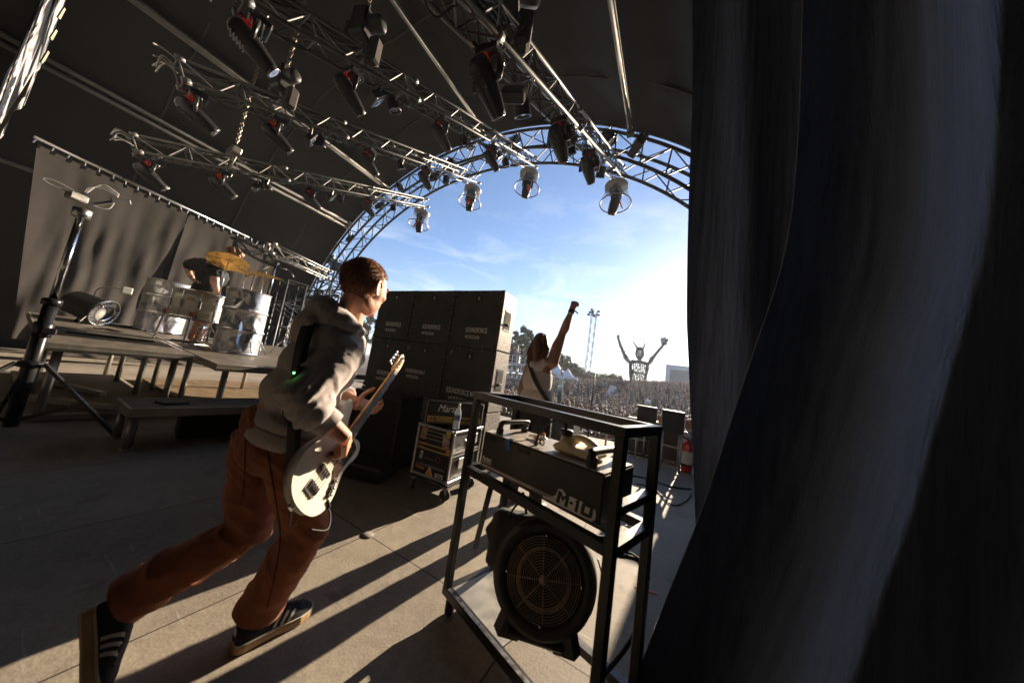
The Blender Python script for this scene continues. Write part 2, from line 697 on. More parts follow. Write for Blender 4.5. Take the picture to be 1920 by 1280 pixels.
# hemmed front edge of the roof with its laced welt
hem = MB()
hem.tube([arch(.06 + (pi - .12) * k / 60, .42, ROOF_FRONT + .06) for k in range(61)], .045, 6)
hem.obj('hem', mat('roof_hem', (.05, .047, .045), .6), roof)
for ys_ in (ROOF_FRONT - 1.25, 3.4, 1.2, -1.2):
    seamw = MB()
    seamw.tube([arch(.06 + (pi - .12) * k / 60, .37, ys_ + .02 * sin(k * 1.3)) for k in range(61)], .022, 5)
    seamw.obj('seam', mat('roof_seam', (.07, .068, .064), .7), roof)
# roof back wall
def bfn(u, v):
    t = -.03 + (pi + .06) * u
    p = arch(t, .4, -5.9)
    return (p.x, p.y, p.z * v)
MB().grid(bfn, 30, 2).obj('back_wall', mat('black_wall_cloth', (.02, .02, .021), .9), label='black cloth closing the back of the stage tent', cat='wall')

# purlins: straight tubes from the back to the front arch
pur = [(397, 109), (317, 248), (899, 233), (1180, 215), (717, 345), (0, 300), (645, 413)]
for k, (px, py) in enumerate(pur):
    r = ray(px, py)
    # meet the roof profile: scale the cross-section direction to the arch
    best = None
    for j in range(400):
        t = .06 + (pi - .12) * j / 399
        p = arch(t, .22)
        a = math.atan2(p.z - CAM_H, p.x) - math.atan2(r.z, r.x)
        if best is None or abs(a) < best[0]:
            best = (abs(a), p)
    p = best[1]
    q = MB()
    q.rod((p.x, -5.8, p.z), (p.x, ROOF_FRONT - .05, p.z), .055, 10)
    q.box((p.x, ROOF_FRONT - .1, p.z - .02), (.16, .12, .16))
    q.obj('roof_purlin', mat('purlin_steel', (.22, .22, .22), .6, .25), label=['steel roof purlin above the middle truss hoists', 'steel roof purlin low above the far curtain rail', 'steel roof purlin running between the two nearest trusses',
          'steel roof purlin nearest the big black curtain', 'steel roof purlin crossing behind the lower truss lamps', 'lowest steel purlin behind the far curtain', 'steel roof purlin ending at the far foot of the arch'][k],
          cat='roof beam', group='roof purlins')

# ---------------------------------------------------------------- the front arch: curved lattice girders
def lattice(mb, pa, pb, r_=.022, step=1):
    for k in range(0, len(pa) - 1, step):
        if (k // step) % 2 == 0:
            mb.rod(pa[k], pb[min(k + step, len(pb) - 1)], r_, 5)
        else:
            mb.rod(pb[k], pa[min(k + step, len(pa) - 1)], r_, 5)

arch_th = thing('front_arch', 'curved double lattice girder arching over the front of the stage', 'arch truss', (AX, ROOF_FRONT, 0))
arch_steel = mat('dark_arch_steel', (.05, .052, .055), .45, .3)
def arch_part(name, fn):
    q = MB(); fn(q)
    q.v = [(x - AX, y - ROOF_FRONT, z) for x, y, z in q.v]
    return q.obj(name, arch_steel, arch_th)
N = 72
T = [.02 + (pi - .04) * k / N for k in range(N + 1)]
rows = {}
for nm, g, y in (('o', .30, ROOF_FRONT + .1), ('i', -.28, ROOF_FRONT + .1), ('oo', .30, ROOF_FRONT + .75), ('ii', -.28, ROOF_FRONT + .75)):
    rows[nm] = [arch(t, g, y) for t in T]
for nm in rows:
    arch_part('chord', lambda q, nm=nm: q.tube(rows[nm], .042, 7))
arch_part('lacing', lambda q: lattice(q, rows['o'], rows['i'], .02))
arch_part('lacing', lambda q: lattice(q, rows['oo'], rows['ii'], .02))
arch_part('lacing', lambda q: lattice(q, rows['i'], rows['ii'], .016, 2))
arch_part('lacing', lambda q: lattice(q, rows['o'], rows['oo'], .016, 2))
# ================================================================ LIGHTING RIG
TR_DIR = V((.028, .915, .403)).normalized()      # the four trusses climb towards the audience
TR_END = [V((-9.17, 7.5, 7.52)), V((-6.74, 7.5, 8.04)), V((-4.48, 7.5, 8.12)), V((-1.69, 7.5, 7.12))]
TR_NAME = ['lowest lighting truss beside the far curtain, its lamps over the drums', 'second lighting truss from the far curtain, crossing above the drummer',
           'lighting truss in the middle of the roof, with two dark chain hoists on it', 'lighting truss nearest the black curtain, carrying the largest lamp']
truss_metal = mat('truss_aluminium', (.135, .135, .135), .5, .25, var=.4, scale=9)
TS = .145                                        # half section

def truss_mesh(L, half, rc, rl, pitch):
    ch, la = MB(), MB()
    cs = [(sx * half, sz * half) for sx in (-1, 1) for sz in (-1, 1)]
    for x, z in cs:
        ch.rod((x, 0, z), (x, L, z), rc, 7)
    n = int(L / pitch)
    p = L / n
    def seg(a, b):
        la.rod(a, b, rl, 5)
    for k in range(n):
        y0, y1, fl = k * p, (k + 1) * p, k % 2
        for s_ in (-half, half):
            seg((s_, y0, -half if fl else half), (s_, y1, half if fl else -half))
            seg((-half if fl else half, y0, s_), (half if fl else -half, y1, s_))
        if k % 2 == 0:
            for s_ in (-half, half):
                seg((s_, y0, -half), (s_, y0, half)); seg((-half, y0, s_), (half, y0, s_))
    for y in [0.02] + [2.5 * j for j in range(1, int(L / 2.5) + 1)] + [L - .02]:
        for x, z in cs:
            ch.rod((x, y - .05, z), (x, y + .05, z), rc * 1.7, 7)
    return ch, la

def truss_basis(d):
    d = V(d).normalized()
    x = d.cross(V((0, 0, 1))).normalized()
    return Matrix((x, d, x.cross(d))).transposed()

ROOT_PX = [(250, 265), (335, 125), (445, 10), None]
TRUSS = []
for k, e in enumerate(TR_END):
    L = 11.2
    if ROOT_PX[k]:                                # length seen in the photo
        best = min(range(300, 1300), key=lambda j: abs(proj(e - TR_DIR * (j / 100))[0] - ROOT_PX[k][0]) if (CAM_ROT.transposed() @ (e - TR_DIR * (j / 100) - V((0, 0, CAM_H)))).z < -.1 else 1e9)
        L = best / 100
    st = e - TR_DIR * L
    t = thing('lighting_truss', TR_NAME[k], 'truss', group='lighting trusses')
    t.matrix_world = Matrix.Translation(st) @ truss_basis(TR_DIR).to_4x4()
    ch, la = truss_mesh(L, TS, .026, .012, .36)
    ch.obj('chords', truss_metal, t); la.obj('lacing', truss_metal, t)
    cb = MB()                                     # cable loom strapped along the top
    for j in range(3):
        pts = [(-.06 + .05 * j + .03 * noise.noise(V((i * .7, j, k))), .1 + (L - .8) * i / 40, TS + .03 + .02 * noise.noise(V((i * .9, j * 3, k + 5)))) for i in range(41)]
        cb.tube(pts, .014, 5)
    cb.obj('cable_loom', BLACK_RUBBER, t)
    sw = MB()                                     # one lead swagged from lamp to lamp underneath
    pts = []
    nn_ = int(L / .55)
    for i in range(nn_ + 1):
        y_ = .3 + (L - .7) * i / nn_
        pts += [(.05 * random.uniform(-1, 1), y_, -TS - .02), (.06 * random.uniform(-1, 1), y_ + .27, -TS - random.uniform(.06, .24))]
    sw.tube(spline(pts, 4), .009, 5)
    sw.obj('swagged_lead', BLACK_RUBBER, t)
    en = MB()
    for q in range(5):                            # loose tails at the upstage end
        a = V((random.uniform(-.15, .15), -.02, random.uniform(-.1, .2)))
        en.tube(spline([a, a + V((.03, -.12, .06)), a + V((random.uniform(-.1, .1), -.22, random.uniform(-.15, .1)))], 4), .012, 5)
    en.obj('cable_tails', ALU_DULL, t)
    TRUSS.append((st, L))

# chain hoists and chains
chain_metal = mat('hoist_chain', (.26, .23, .18), .5, .4, var=.3, scale=60)
hoist_black = mat('hoist_casing', (.03, .03, .032), .5)
def link_chain(mb, a, b, link=.09, r_=.014):
    a, b = V(a), V(b)
    n = max(2, int((b - a).length / (link * .72)))
    d = (b - a).normalized()
    u, w, _ = frame(d)
    for k in range(n):
        c = lerp(a, b, (k + .5) / n)
        s_ = u if k % 2 else w
        pts = [c + d * (cos(q) * link * .5) + s_ * (sin(q) * link * .28) for q in [2 * pi * j / 8 for j in range(8)]]
        mb.tube(pts, r_, 4, closed=True)
def on_truss(k, px, py, off=0.0):
    st, L = TRUSS[k]
    best = None
    for j in range(0, 400):
        p = st + TR_DIR * (L * j / 399) + V((0, 0, off))
        c = CAM_ROT.transposed() @ (p - V((0, 0, CAM_H)))
        if c.z > -.3:
            continue
        x, y = proj(p)
        e = (x - px) ** 2 + (y - py) ** 2
        if best is None or e < best[0]:
            best = (e, p, j)
    return best[1]
HOISTS = [(0, 437, 275, 'pale', 'pale chain hoist on the lowest truss, chain rising beside the second truss'),
          (1, 525, 175, 'dark', 'dark chain hoist hooked on the second truss from the far curtain'),
          (2, 672, 95, 'dark', 'dark chain hoist on the middle truss above the red lit lamp'),
          (3, 940, 65, 'dark', 'large dark chain hoist on the truss nearest the black curtain')]
for k, px, py, tone, lab in HOISTS:
    p = on_truss(k, px, py + 8)
    t = thing('chain_hoist', lab, 'chain hoist', p, (0, 0, R(10 * k)), 'chain hoists')
    hs = 1.0 if tone == 'pale' else 1.15
    t.scale = (hs,) * 3
    q = MB()
    if tone == 'pale':
        q.box((0, 0, .32), (.42, .16, .15), bev=.02)
        for j in range(6):
            q.box((-.17 + j * .068, -.085, .32), (.02, .02, .13))
        q.box((0, .0, .42), (.12, .1, .07), bev=.01)
    else:
        q.box((0, 0, .52), (.24, .24, .42), bev=.03)
        q.lathe([(.0, 0), (.1, 0), (.1, .16), (.07, .19), (0, .19)], (.12, 0, .55), (1, 0, 0), 14)
        q.box((-.16, 0, .42), (.1, .18, .24), bev=.02)
    q.obj('casing', ALU_DULL if tone == 'pale' else hoist_black, t)
    q = MB(); q.tube(spline([(0, 0, .3), (.05, 0, .17), (0, 0, .1), (-.05, 0, .16)], 5), .018, 6)
    q.tube([(-.2, 0, .16), (0, 0, -.16), (.2, 0, .16)], .02, 6)
    q.obj('hook', ALU_DULL, t)
    top = (8.2 - p.z) / hs
    q = MB(); link_chain(q, (0, 0, .55), (0, 0, top))
    q.obj('chain', chain_metal, t)
    if tone == 'dark':
        q = MB()
        q.box((.2, .06, .2), (.15, .15, .36), bev=.03)
        q.obj('chain_bag', mat('chain_bag', (.045, .04, .04), .85), t)
# a second chain beside the side curtain
# ---------------------------------------------------------------- moving head lamps
lamp_black = mat('lamp_casing', (.020, .020, .022), .38, spec=.5, bump=.05)
lamp_rim = mat('lamp_rim', (.30, .29, .28), .3, .8)
red_led = mat('red_status_display', (.25, .01, .01), .3, emit=(1, .03, .02), estr=1.6)
red_glow = mat('red_translucent_shell', (.16, .012, .010), .3, emit=(1, .03, .02), estr=.035)
lens_glass = mat('lens_glass', (.05, .055, .07), .06, spec=.8, coat=1)

def make_mover(tilt, pan):
    """clamps at the truss, base box, yoke, long tapering head aimed down towards the crowd"""
    t = thing('moving_head_lamp', 'x', 'stage light', group='moving head lamps on the trusses')
    q = MB()
    q.box((0, 0, -.10), (.40, .32, .15), bev=.025)
    q.box((0, .165, -.10), (.26, .012, .07))
    q.obj('base', lamp_black, t)
    for s_ in (-.12, .12):
        q = MB()
        q.tube([(s_, 0, -.03), (s_, 0, .07)] + [(s_ + .0, .05 * cos(a), .1 + .05 * sin(a)) for a in [-.9 + 4.9 * j / 8 for j in range(9)]], .018, 6)
        q.obj('clamp', ALU_DULL, t)
    P = Matrix.Rotation(pan, 3, 'Z')
    q = MB()
    q.v = []
    q.lathe([(.0, -.2), (.11, -.2), (.13, -.17), (.0, -.17)], seg=14)
    yk = MB()
    yk.box((0, 0, -.225), (.50, .17, .07), bev=.02)
    for s_ in (-.225, .225):
        yk.tube([(s_, 0, -.23), (s_ * 1.04, 0, -.40), (s_, 0, -.56)], [.062, .058, .05], 8, flat=(.62, 1.25))
    yk.v = [tuple(P @ V(p)) for p in yk.v]
    yk.obj('yoke', lamp_black, t)
    piv = V((0, 0, -.53))
    D = P @ V((0, sin(tilt), -cos(tilt)))          # where the lens points
    sx = P @ V((1, 0, 0))
    up = sx.cross(D)
    rot = Matrix((sx, up, D)).transposed()
    q = MB()
    prof = [(.0, -.33), (.10, -.33), (.145, -.27), (.165, -.12), (.162, .05), (.145, .22), (.125, .36), (.118, .42), (.100, .43), (.0, .41)]
    q.lathe(prof, seg=20, fn=lambda a, h: 1 + .10 * (abs(cos(a)) ** 6 + abs(sin(a)) ** 6))
    for k in range(5):
        q.box((0, .17, -.2 + k * .055), (.2, .02, .02))
        q.box((0, -.17, -.2 + k * .055), (.2, .02, .02))
    q.v = [tuple(piv + rot @ V(p)) for p in q.v]
    h = q.obj('head', lamp_black, t)
    q = MB()
    q.lathe([(.120, .40), (.128, .405), (.128, .435), (.118, .44)], seg=20, cap=False)
    q.v = [tuple(piv + rot @ V(p)) for p in q.v]
    q.obj('rim', lamp_rim, h)
    q = MB()
    q.lathe([(.0, .425), (.05, .44), (.10, .435)], seg=20, cap=False)
    q.v = [tuple(piv + rot @ V(p)) for p in q.v]
    q.obj('lens', lens_glass, h)
    q = MB()
    q.box((0, .150, -.235), (.21, .05, .15), bev=.02)
    q.v = [tuple(piv + rot @ V(p)) for p in q.v]
    q.i = 0
    d = q.obj('status_display', red_glow, h)
    q = MB()
    q.box((.0, .178, -.27), (.13, .01, .022))
    q.box((-.055, .178, -.235), (.022, .01, .07))
    q.v = [tuple(piv + rot @ V(p)) for p in q.v]
    q.obj('display_light', red_led, d) if False else q.obj('display_light', red_led, h)
    return t

proto_mover = make_mover(R(60), R(-6))
MOVERS = [
    (3, 905, 160, 'largest moving head lamp, hanging close overhead with a red lit tail'),
    (3, 1042, 262, 'moving head lamp hanging where the nearest truss passes under the arch'),
    (3, 1103, 312, 'moving head lamp against the sky, just behind the glass domed lamp of the nearest truss'),
    (2, 650, 178, 'moving head lamp with a bright red tail on the middle truss beside its hoist'),
    (2, 822, 252, 'moving head lamp on the middle truss where the purlin meets the arch'),
    (2, 916, 300, 'moving head lamp against the sky below the middle truss'),
    (2, 488, 58, 'dark moving head lamp at the upstage end of the middle truss'),
    (1, 516, 252, 'moving head lamp with a red tail below the hoist of the second truss'),
    (1, 690, 303, 'moving head lamp midway along the second truss, over a purlin'),
    (1, 795, 338, 'moving head lamp against the sky below the second truss'),
    (1, 372, 180, 'dark moving head lamp at the upstage end of the second truss'),
    (0, 415, 347, 'moving head lamp with a red dot, first on the lowest truss above the curtain'),
    (0, 582, 370, 'moving head lamp midway along the lowest truss, over a purlin'),
    (0, 692, 385, 'moving head lamp of the lowest truss against the edge of the sky'),
    (0, 290, 302, 'small dark moving head lamp at the upstage end of the lowest truss'),
]
first = True
for k, px, py, lab in MOVERS:
    p = on_truss(k, px, py, -.52) + V((0, 0, .52 - .20))
    o = proto_mover if first else dup(proto_mover)
    first = False
    o.location = p + V((random.uniform(-.04, .04), 0, .0))
    o.scale = (.68,) * 3
    o.rotation_euler = (R(random.uniform(-4, 4)), R(random.uniform(-3, 3)), R(random.uniform(-9, 9)))
    o['label'] = lab

# glass domed lamps at the downstage ends
dome_glass = mat('dome_glass', (.9, .93, .95), .04, trans=1.0, spec=.5)
dome_clear = bpy.data.materials.new('clear_dome')
dome_clear.use_nodes = True
_n, _l = dome_clear.node_tree.nodes, dome_clear.node_tree.links
_b = _n['Principled BSDF']
_b.inputs['Base Color'].default_value = (.85, .9, .95, 1)
_b.inputs['Roughness'].default_value = .08
_lw = _n.new('ShaderNodeLayerWeight'); _lw.inputs['Blend'].default_value = .35
_mr = _n.new('ShaderNodeMapRange'); _mr.inputs['To Min'].default_value = .06; _mr.inputs['To Max'].default_value = .5
_l.new(_lw.outputs['Facing'], _mr.inputs['Value']); _l.new(_mr.outputs['Result'], _b.inputs['Alpha'])
def make_dome():
    t = thing('domed_lamp', 'x', 'stage light', group='glass domed lamps at the truss ends')
    q = MB()
    q.lathe([(.0, -.05), (.30, -.05), (.31, -.02), (.29, .0), (0, .0)], seg=24)
    q.lathe([(.285, -.12), (.30, -.12), (.30, -.10), (.285, -.10)], seg=24, cap=False)
    for a in range(4):
        q.rod((.16 * cos(a * pi / 2), .16 * sin(a * pi / 2), -.02), (.1 * cos(a * pi / 2), .1 * sin(a * pi / 2), .22), .014, 5)
    q.obj('top_ring', ALU_DULL, t)
    q = MB(); q.lathe([(.28, -.10), (.32, -.3), (.37, -.5), (.39, -.56)], seg=28, cap=False)
    q.obj('glass_dome', dome_clear, t)
    q = MB()
    q.tube([(.40 * cos(a), .40 * sin(a), -.56) for a in [2 * pi * j / 28 for j in range(28)]], .017, 6, closed=True)
    q.obj('bottom_ring', ALU_DULL, t)
    q = MB()
    q.box((0, 0, -.18), (.3, .26, .14), bev=.02)
    for s_ in (-.15, .15):
        q.box((s_, 0, -.36), (.05, .12, .3), bev=.015)
    q.obj('yoke', lamp_black, t)
    q = MB(); prof = [(0, -.28), (.09, -.28), (.13, -.2), (.14, 0), (.12, .2), (.095, .3), (0, .29)]
    q.lathe(prof, (0, .02, -.55), (.05, .30, -1), 16)
    h = q.obj('head', lamp_black, t)
    q = MB(); q.box((0, -.15, -.62), (.1, .02, .3), Matrix.Rotation(-.28, 3, 'X'), bev=.005)
    q.obj('red_panel', red_glow, h)
    q = MB(); q.lathe([(.0, .30), (.08, .305), (.092, .295)], (0, .02, -.55), (.05, .30, -1), 16, cap=False)
    q.obj('lens', lens_glass, h)
    return t
pd = make_dome()
DL = ['lamp in a glass dome at the end of the lowest truss, leftmost over the sky', 'lamp in a glass dome at the end of the second truss from the far curtain',
      'lamp in a glass dome hanging from the end of the middle truss', 'lamp in a glass dome at the nearest truss end, closest to the arch top']
for k in range(4):
    o = pd if k == 0 else dup(pd)
    o.location = TR_END[k] + V((0.0, -.08, -.42))
    o['label'] = DL[k]
    o.rotation_euler = (R(-4), R(3), R(25 * k))

# small spots, panels and bars between the movers
def make_spot():
    t = thing('small_spot', 'x', 'stage light', group='small round spots on the trusses')
    q = MB(); q.tube([(0, 0, .0), (0, 0, -.1)], .018, 6); q.tube([(-.14, 0, -.3), (-.15, 0, -.13), (.15, 0, -.13), (.14, 0, -.3)], .014, 5)
    q.obj('bracket', ALU_DULL, t)
    q = MB(); q.lathe([(.0, -.15), (.08, -.15), (.12, -.06), (.13, .1), (.14, .14), (.12, .14), (.11, .10), (0, .09)], (0, 0, -.30), (0, .5, -.85), 16)
    h = q.obj('can', lamp_black, t)
    q = MB(); q.lathe([(0, .10), (.06, .115), (.11, .105)], (0, 0, -.30), (0, .5, -.85), 16, cap=False)
    q.obj('lens', lens_glass, h)
    return t
def make_panel():
    t = thing('blinder_panel', 'x', 'stage light', group='square blinder panels on the trusses')
    q = MB(); q.tube([(0, 0, .0), (0, 0, -.12)], .018, 6); q.tube([(-.2, 0, -.28), (-.21, 0, -.12), (.21, 0, -.12), (.2, 0, -.28)], .014, 5)
    q.obj('bracket', ALU_DULL, t)
    rx = Matrix.Rotation(-.5, 3, 'X')
    q = MB(); q.box((0, 0, -.3), (.36, .16, .30), rx, bev=.02)
    h = q.obj('housing', lamp_black, t)
    q = MB()
    for x in (-.09, .09):
        q.lathe([(0, 0), (.05, .015), (.075, .0)], V((x, 0, -.3)) + rx @ V((0, .083, 0)), rx @ V((0, 1, 0)), 12, cap=False)
    q.obj('lens', lens_glass, h)
    return t
ps, pp = make_spot(), make_panel()
SPOTS = [(0, 500, 345, 's', 'small spot right of the first lamp on the lowest truss'), (0, 485, 333, 'p', 'small panel beside the first lamp on the lowest truss'),
         (0, 640, 368, 's', 'small spot between the two red tailed lamps and the arch, lowest truss'), (0, 622, 360, 'p', 'small panel midway on the lowest truss near the purlin'),
         (0, 736, 382, 's', 'small spot seen against the sky under the lowest truss'), (0, 717, 378, 'p', 'square panel against the sky under the lowest truss'),
         (1, 604, 262, 's', 'small spot next to the hoisted lamp of the second truss'), (1, 582, 247, 'p', 'small panel next to the hoisted lamp of the second truss'),
         (1, 836, 335, 's', 'small spot against the sky under the second truss'), (1, 817, 332, 'p', 'square panel against the sky under the second truss'),
         (1, 750, 308, 's', 'small spot of the second truss just inside the arch'),
         (2, 742, 190, 's', 'small spot on the middle truss right of its red tailed lamp'), (2, 715, 178, 'p', 'square panel on the middle truss right of its red tailed lamp'),
         (2, 872, 262, 's', 'small spot of the middle truss in front of the arch girder'), (2, 947, 308, 's', 'small spot against the sky under the middle truss'),
         (2, 930, 300, 'p', 'square panel against the sky under the middle truss'),
         (3, 982, 195, 's', 'round spot right of the largest lamp on the nearest truss'), (3, 962, 178, 'p', 'wide panel right of the largest lamp on the nearest truss'),
         (3, 1075, 270, 's', 'round spot against the sky beside the lamp under the arch, nearest truss'), (3, 1063, 258, 'p', 'square panel against the sky beside the lamp under the arch'),
         (3, 1128, 318, 's', 'round spot near the glass domed lamp of the nearest truss'), (3, 1120, 300, 'p', 'dark panel near the glass domed lamp of the nearest truss')]
us = up_ = False
for k, px, py, typ, lab in SPOTS:
    p = on_truss(k, px, py, -.36) + V((0, 0, .36 - .16))
    sc = .8
    if typ == 's':
        o = dup(ps) if us else ps; us = True
    else:
        o = dup(pp) if up_ else pp; up_ = True
    o.scale = (sc,) * 3
    o.location = p + V((random.uniform(-.08, .08), 0, 0))
    o.rotation_euler = (R(random.uniform(-8, 8)), 0, R(random.uniform(-25, 25)))
    o['label'] = lab
# lamps clamped under the arch itself
for px, py, typ, lab, sc in [(962, 264, 'p', 'dark boxy lamp under the arch between the middle and nearest trusses', 1.15), (1192, 272, 'p', 'square lamp under the arch nearest the black curtain', 1.3),
                         (1135, 262, 's', 'can lamp under the arch crown beside the nearest truss', 1.2), (880, 268, 's', 'can lamp on the arch beside the middle truss', 1.0),
                         (748, 350, 's', 'can lamp on the arch above the lowest truss end', 1.0), (850, 310, 's', 'tilted can lamp on the arch beside the second truss end', 1.4),
                         (655, 445, 'p', 'dark square lamp low on the far side of the arch', 1.2)]:
    p = ony(px, py, ROOF_FRONT + .2)
    o = dup(ps if typ == 's' else pp, V(p) + V((0, 0, .28 * sc)), (R(5), R(random.uniform(-20, 20)), R(random.uniform(-60, 60))), lab, 'lamps clamped under the arch', sc)
# ================================================================ THE FOG STAND NEAR THE CAMERA
RK_A = -.30
RK = thing('fog_stand', 'open black steel stand on castors holding the fog machine above a round blower', 'metal stand', (-.482, 1.37, 0), (0, 0, RK_A))
rk_m = mat('stand_steel', (.016, .016, .017), .36, .15, var=.3, spec=.55, bump=.06, bscale=90)
LX, LY, ZT, ZM, ZB = .43, .178, 1.11, .735, .135
TB = .036
names = 'post'
for sx in (-1, 1):
    for sy in (-1, 1):
        q = MB(); q.box((sx * (LX - TB / 2), sy * (LY - TB / 2), (ZT - TB + ZB - .02) / 2), (TB, TB, ZT - TB - ZB + .02), bev=.003); q.obj('post', rk_m, RK)
def rail(a, b, w=TB, h=TB, n='rail'):
    q = MB(); q.bar(a, b, w, h); return q.obj(n, rk_m, RK)
for sy in (-1, 1):
    y = sy * (LY - TB / 2)
    rail((-LX, y, ZT - TB / 2), (LX, y, ZT - TB / 2), n='top_rail')
    rail((-LX + TB, y, ZM - TB / 2 - .012), (LX - TB, y, ZM - TB / 2 - .012), n='shelf_rail')
    rail((-LX - .0, y * 1.0, ZB - .037), (LX + .0, y * 1.0, ZB - .037), h=.034, n='base_rail')
for sx in (-1, 1):
    x = sx * (LX - TB / 2)
    rail((x, -LY + TB, ZT - TB / 2), (x, LY - TB, ZT - TB / 2), n='top_rail')
    rail((x, -LY + TB, ZM - TB / 2 - .012), (x, LY - TB, ZM - TB / 2 - .012), n='shelf_rail')
    rail((x, -LY + TB, ZB - .037), (x, LY - TB, ZB - .037), h=.034, n='base_rail')
rail((LX - TB / 2, -LY + TB, .835), (LX - TB / 2, LY - TB, .835), h=.03, n='end_rail')
rail((-LX + TB, .0, ZM - .031), (LX - TB, .0, ZM - .031), w=.10, h=.012, n='shelf_rail')
# worn bright edges of the top frame and a bracket plate
q = MB()
q.box((0, -LY + .012, ZB - .017), (2 * LX - .03, .018, .004))
q.obj('wear_strip', mat('worn_steel', (.20, .20, .20), .35, .8, var=.5, scale=30), RK)
for a, b in (((-.24, -.12, ZM - .05), (-.36, -.06, .30)), ((-.08, -.06, ZM - .05), (-.02, .0, .42))):
    rail(a, b, .026, .012, 'strut')
# alloy base plate seen through the frame
q = MB(); q.box((-.21, 0, ZB - .026), (.40, 2 * LY - 2 * TB - .004, .008)); q.obj('base_plate', mat('alloy_plate', (.38, .37, .34), .42, .55, var=.15, scale=8, bump=.05), RK)
for sx in (-1, 1):
    for sy in (-1, 1):
        q = MB()
        c = V((sx * (LX - .05), sy * (LY - .03), .042))
        q.lathe([(.0, -.017), (.036, -.017), (.042, -.008), (.042, .008), (.036, .017), (0, .017)], c, (cos(.6 * sx), sin(.6), 0), 18)
        q.box(c + V((0, 0, .040)), (.05, .05, .010)); q.box(c + V((.0, .0, .022)), (.016, .055, .045))
        q.obj('castor', BLACK_RUBBER, RK)
bolt = MB()
for x, z in ((-.30, .48), (-.25, ZB - .02)):
    bolt.lathe([(0, 0), (.009, 0), (.009, .005), (0, .006)], (x, -LY + .002, z), (0, -1, 0), 8)

# ---------------------------------------------------------------- fog machine
FG = thing('fog_machine', 'long black M-10 fog machine lying on the stand with a pale canister on top', 'fog machine', (-.477, 1.387, ZM), (0, 0, -.245))
fx, fy, fz = .335, .148, .178
fog_m = mat('fog_casing', (.020, .020, .021), .42, .1, var=.2, bump=.05, bscale=220)
fog_top = mat('sunlit_fog_lid', (.40, .36, .30), .4, .15, var=.15, scale=14)  # the tan puts the sunlit tone of the lid into its base colour
q = MB(); q.box((0, 0, fz / 2 + .004), (2 * fx, 2 * fy, fz), bev=.006); body = q.obj('casing', fog_m, FG)
q = MB()
q.box((-fx * .68, 0, fz + .0055), (fx * .60, 2 * fy - .014, .003)); q.obj('lid', fog_top, FG)
q = MB()
q.box((fx * .325, 0, fz + .0055), (fx * 1.32, 2 * fy - .014, .003)); q.obj('lid', fog_top, FG)
q = MB()
for xx in (-fx * .93, -fx * .28):
    q = MB()
    for k in range(11):
        q.box((xx + k * .0075, -fy - .0006, fz * .90), (.003, .0012, .022))
    q.obj('vent_slots', mat('vent_dark', (.004, .004, .004), .8), FG)
q = MB(); q.box((-.06, -fy - .001, .022), (2 * fx * .80, .0016, .012)); q.obj('trim_stripe', mat('silver_decal', (.42, .41, .39), .4, .5), FG)
def on_face(x, z): return (x, -fy - .0016, z)
# badge shaped like the lettering with a swoosh
q = MB()
q.prism([(.08, .016), (.115, .022), (.14, .040), (.15, .068), (.165, .072), (.185, .060), (.30, .060), (.313, .052), (.318, .036), (.315, .018), (.305, .008), (.08, .008)][::-1], (0, -fy - .0008, .0), (1, 0, 0), (0, 0, 1), (0, -.0014, 0))
q.obj('badge', mat('badge_silver', (.72, .72, .69), .55, .0), FG)
q = MB()                                                      # heavy square lettering M-10
def glyph(polys, x0):
    for p_ in polys:
        q.prism([(x0 + (a + .10 * b) * 1.12, .0155 + b) for a, b in p_][::-1], (0, -fy - .0022, 0), (1, 0, 0), (0, 0, 1), (0, -.001, 0))
H_ = .047
glyph([[(0, 0), (0, H_), (.013, H_), (.013, 0)], [(.013, H_), (.0235, .030), (.0235, .013), (.013, .032)], [(.0235, .030), (.034, H_), (.034, .032), (.0235, .013)], [(.034, 0), (.034, H_), (.047, H_), (.047, 0)]], .146)
glyph([[(0, .018), (0, .028), (.012, .028), (.012, .018)]], .2045)
glyph([[(.005, 0), (.005, H_ - .006), (.008, H_), (.016, H_), (.016, 0)], [(-.001, H_ - .013), (.005, H_ - .006), (.005, H_ - .013)]], .2255)
glyph([[(0, .006), (0, H_ - .006), (.006, H_), (.012, H_), (.012, 0), (.006, 0)], [(.012, H_ - .012), (.012, H_), (.030, H_), (.030, H_ - .012)], [(.012, 0), (.012, .012), (.030, .012), (.030, 0)], [(.030, 0), (.030, H_), (.036, H_), (.042, H_ - .006), (.042, .006), (.036, 0)]], .2555)
q.obj('badge_lettering', fog_m, FG)
text_mesh('STAGE FOGGER', .0105, fog_m, 'stripe_lettering', FG, mat4((.02, -fy - .0022, .0185), (1, 0, 0), (0, 0, 1), (0, -1, 0)), .0003, width=1.1)
text_mesh('Antari', .026, WHITE_PAINT, 'maker_lettering', FG, mat4((-.318, -fy - .001, .048), (1, 0, 0), (0, 0, 1), (0, -1, 0)), .0004, bold=.0006)
q = MB(); q.box((-.285, -fy - .0008, .040), (.072, .0012, .009)); q.obj('maker_stripe', mat('silver_decal', (.42, .41, .39)), FG)
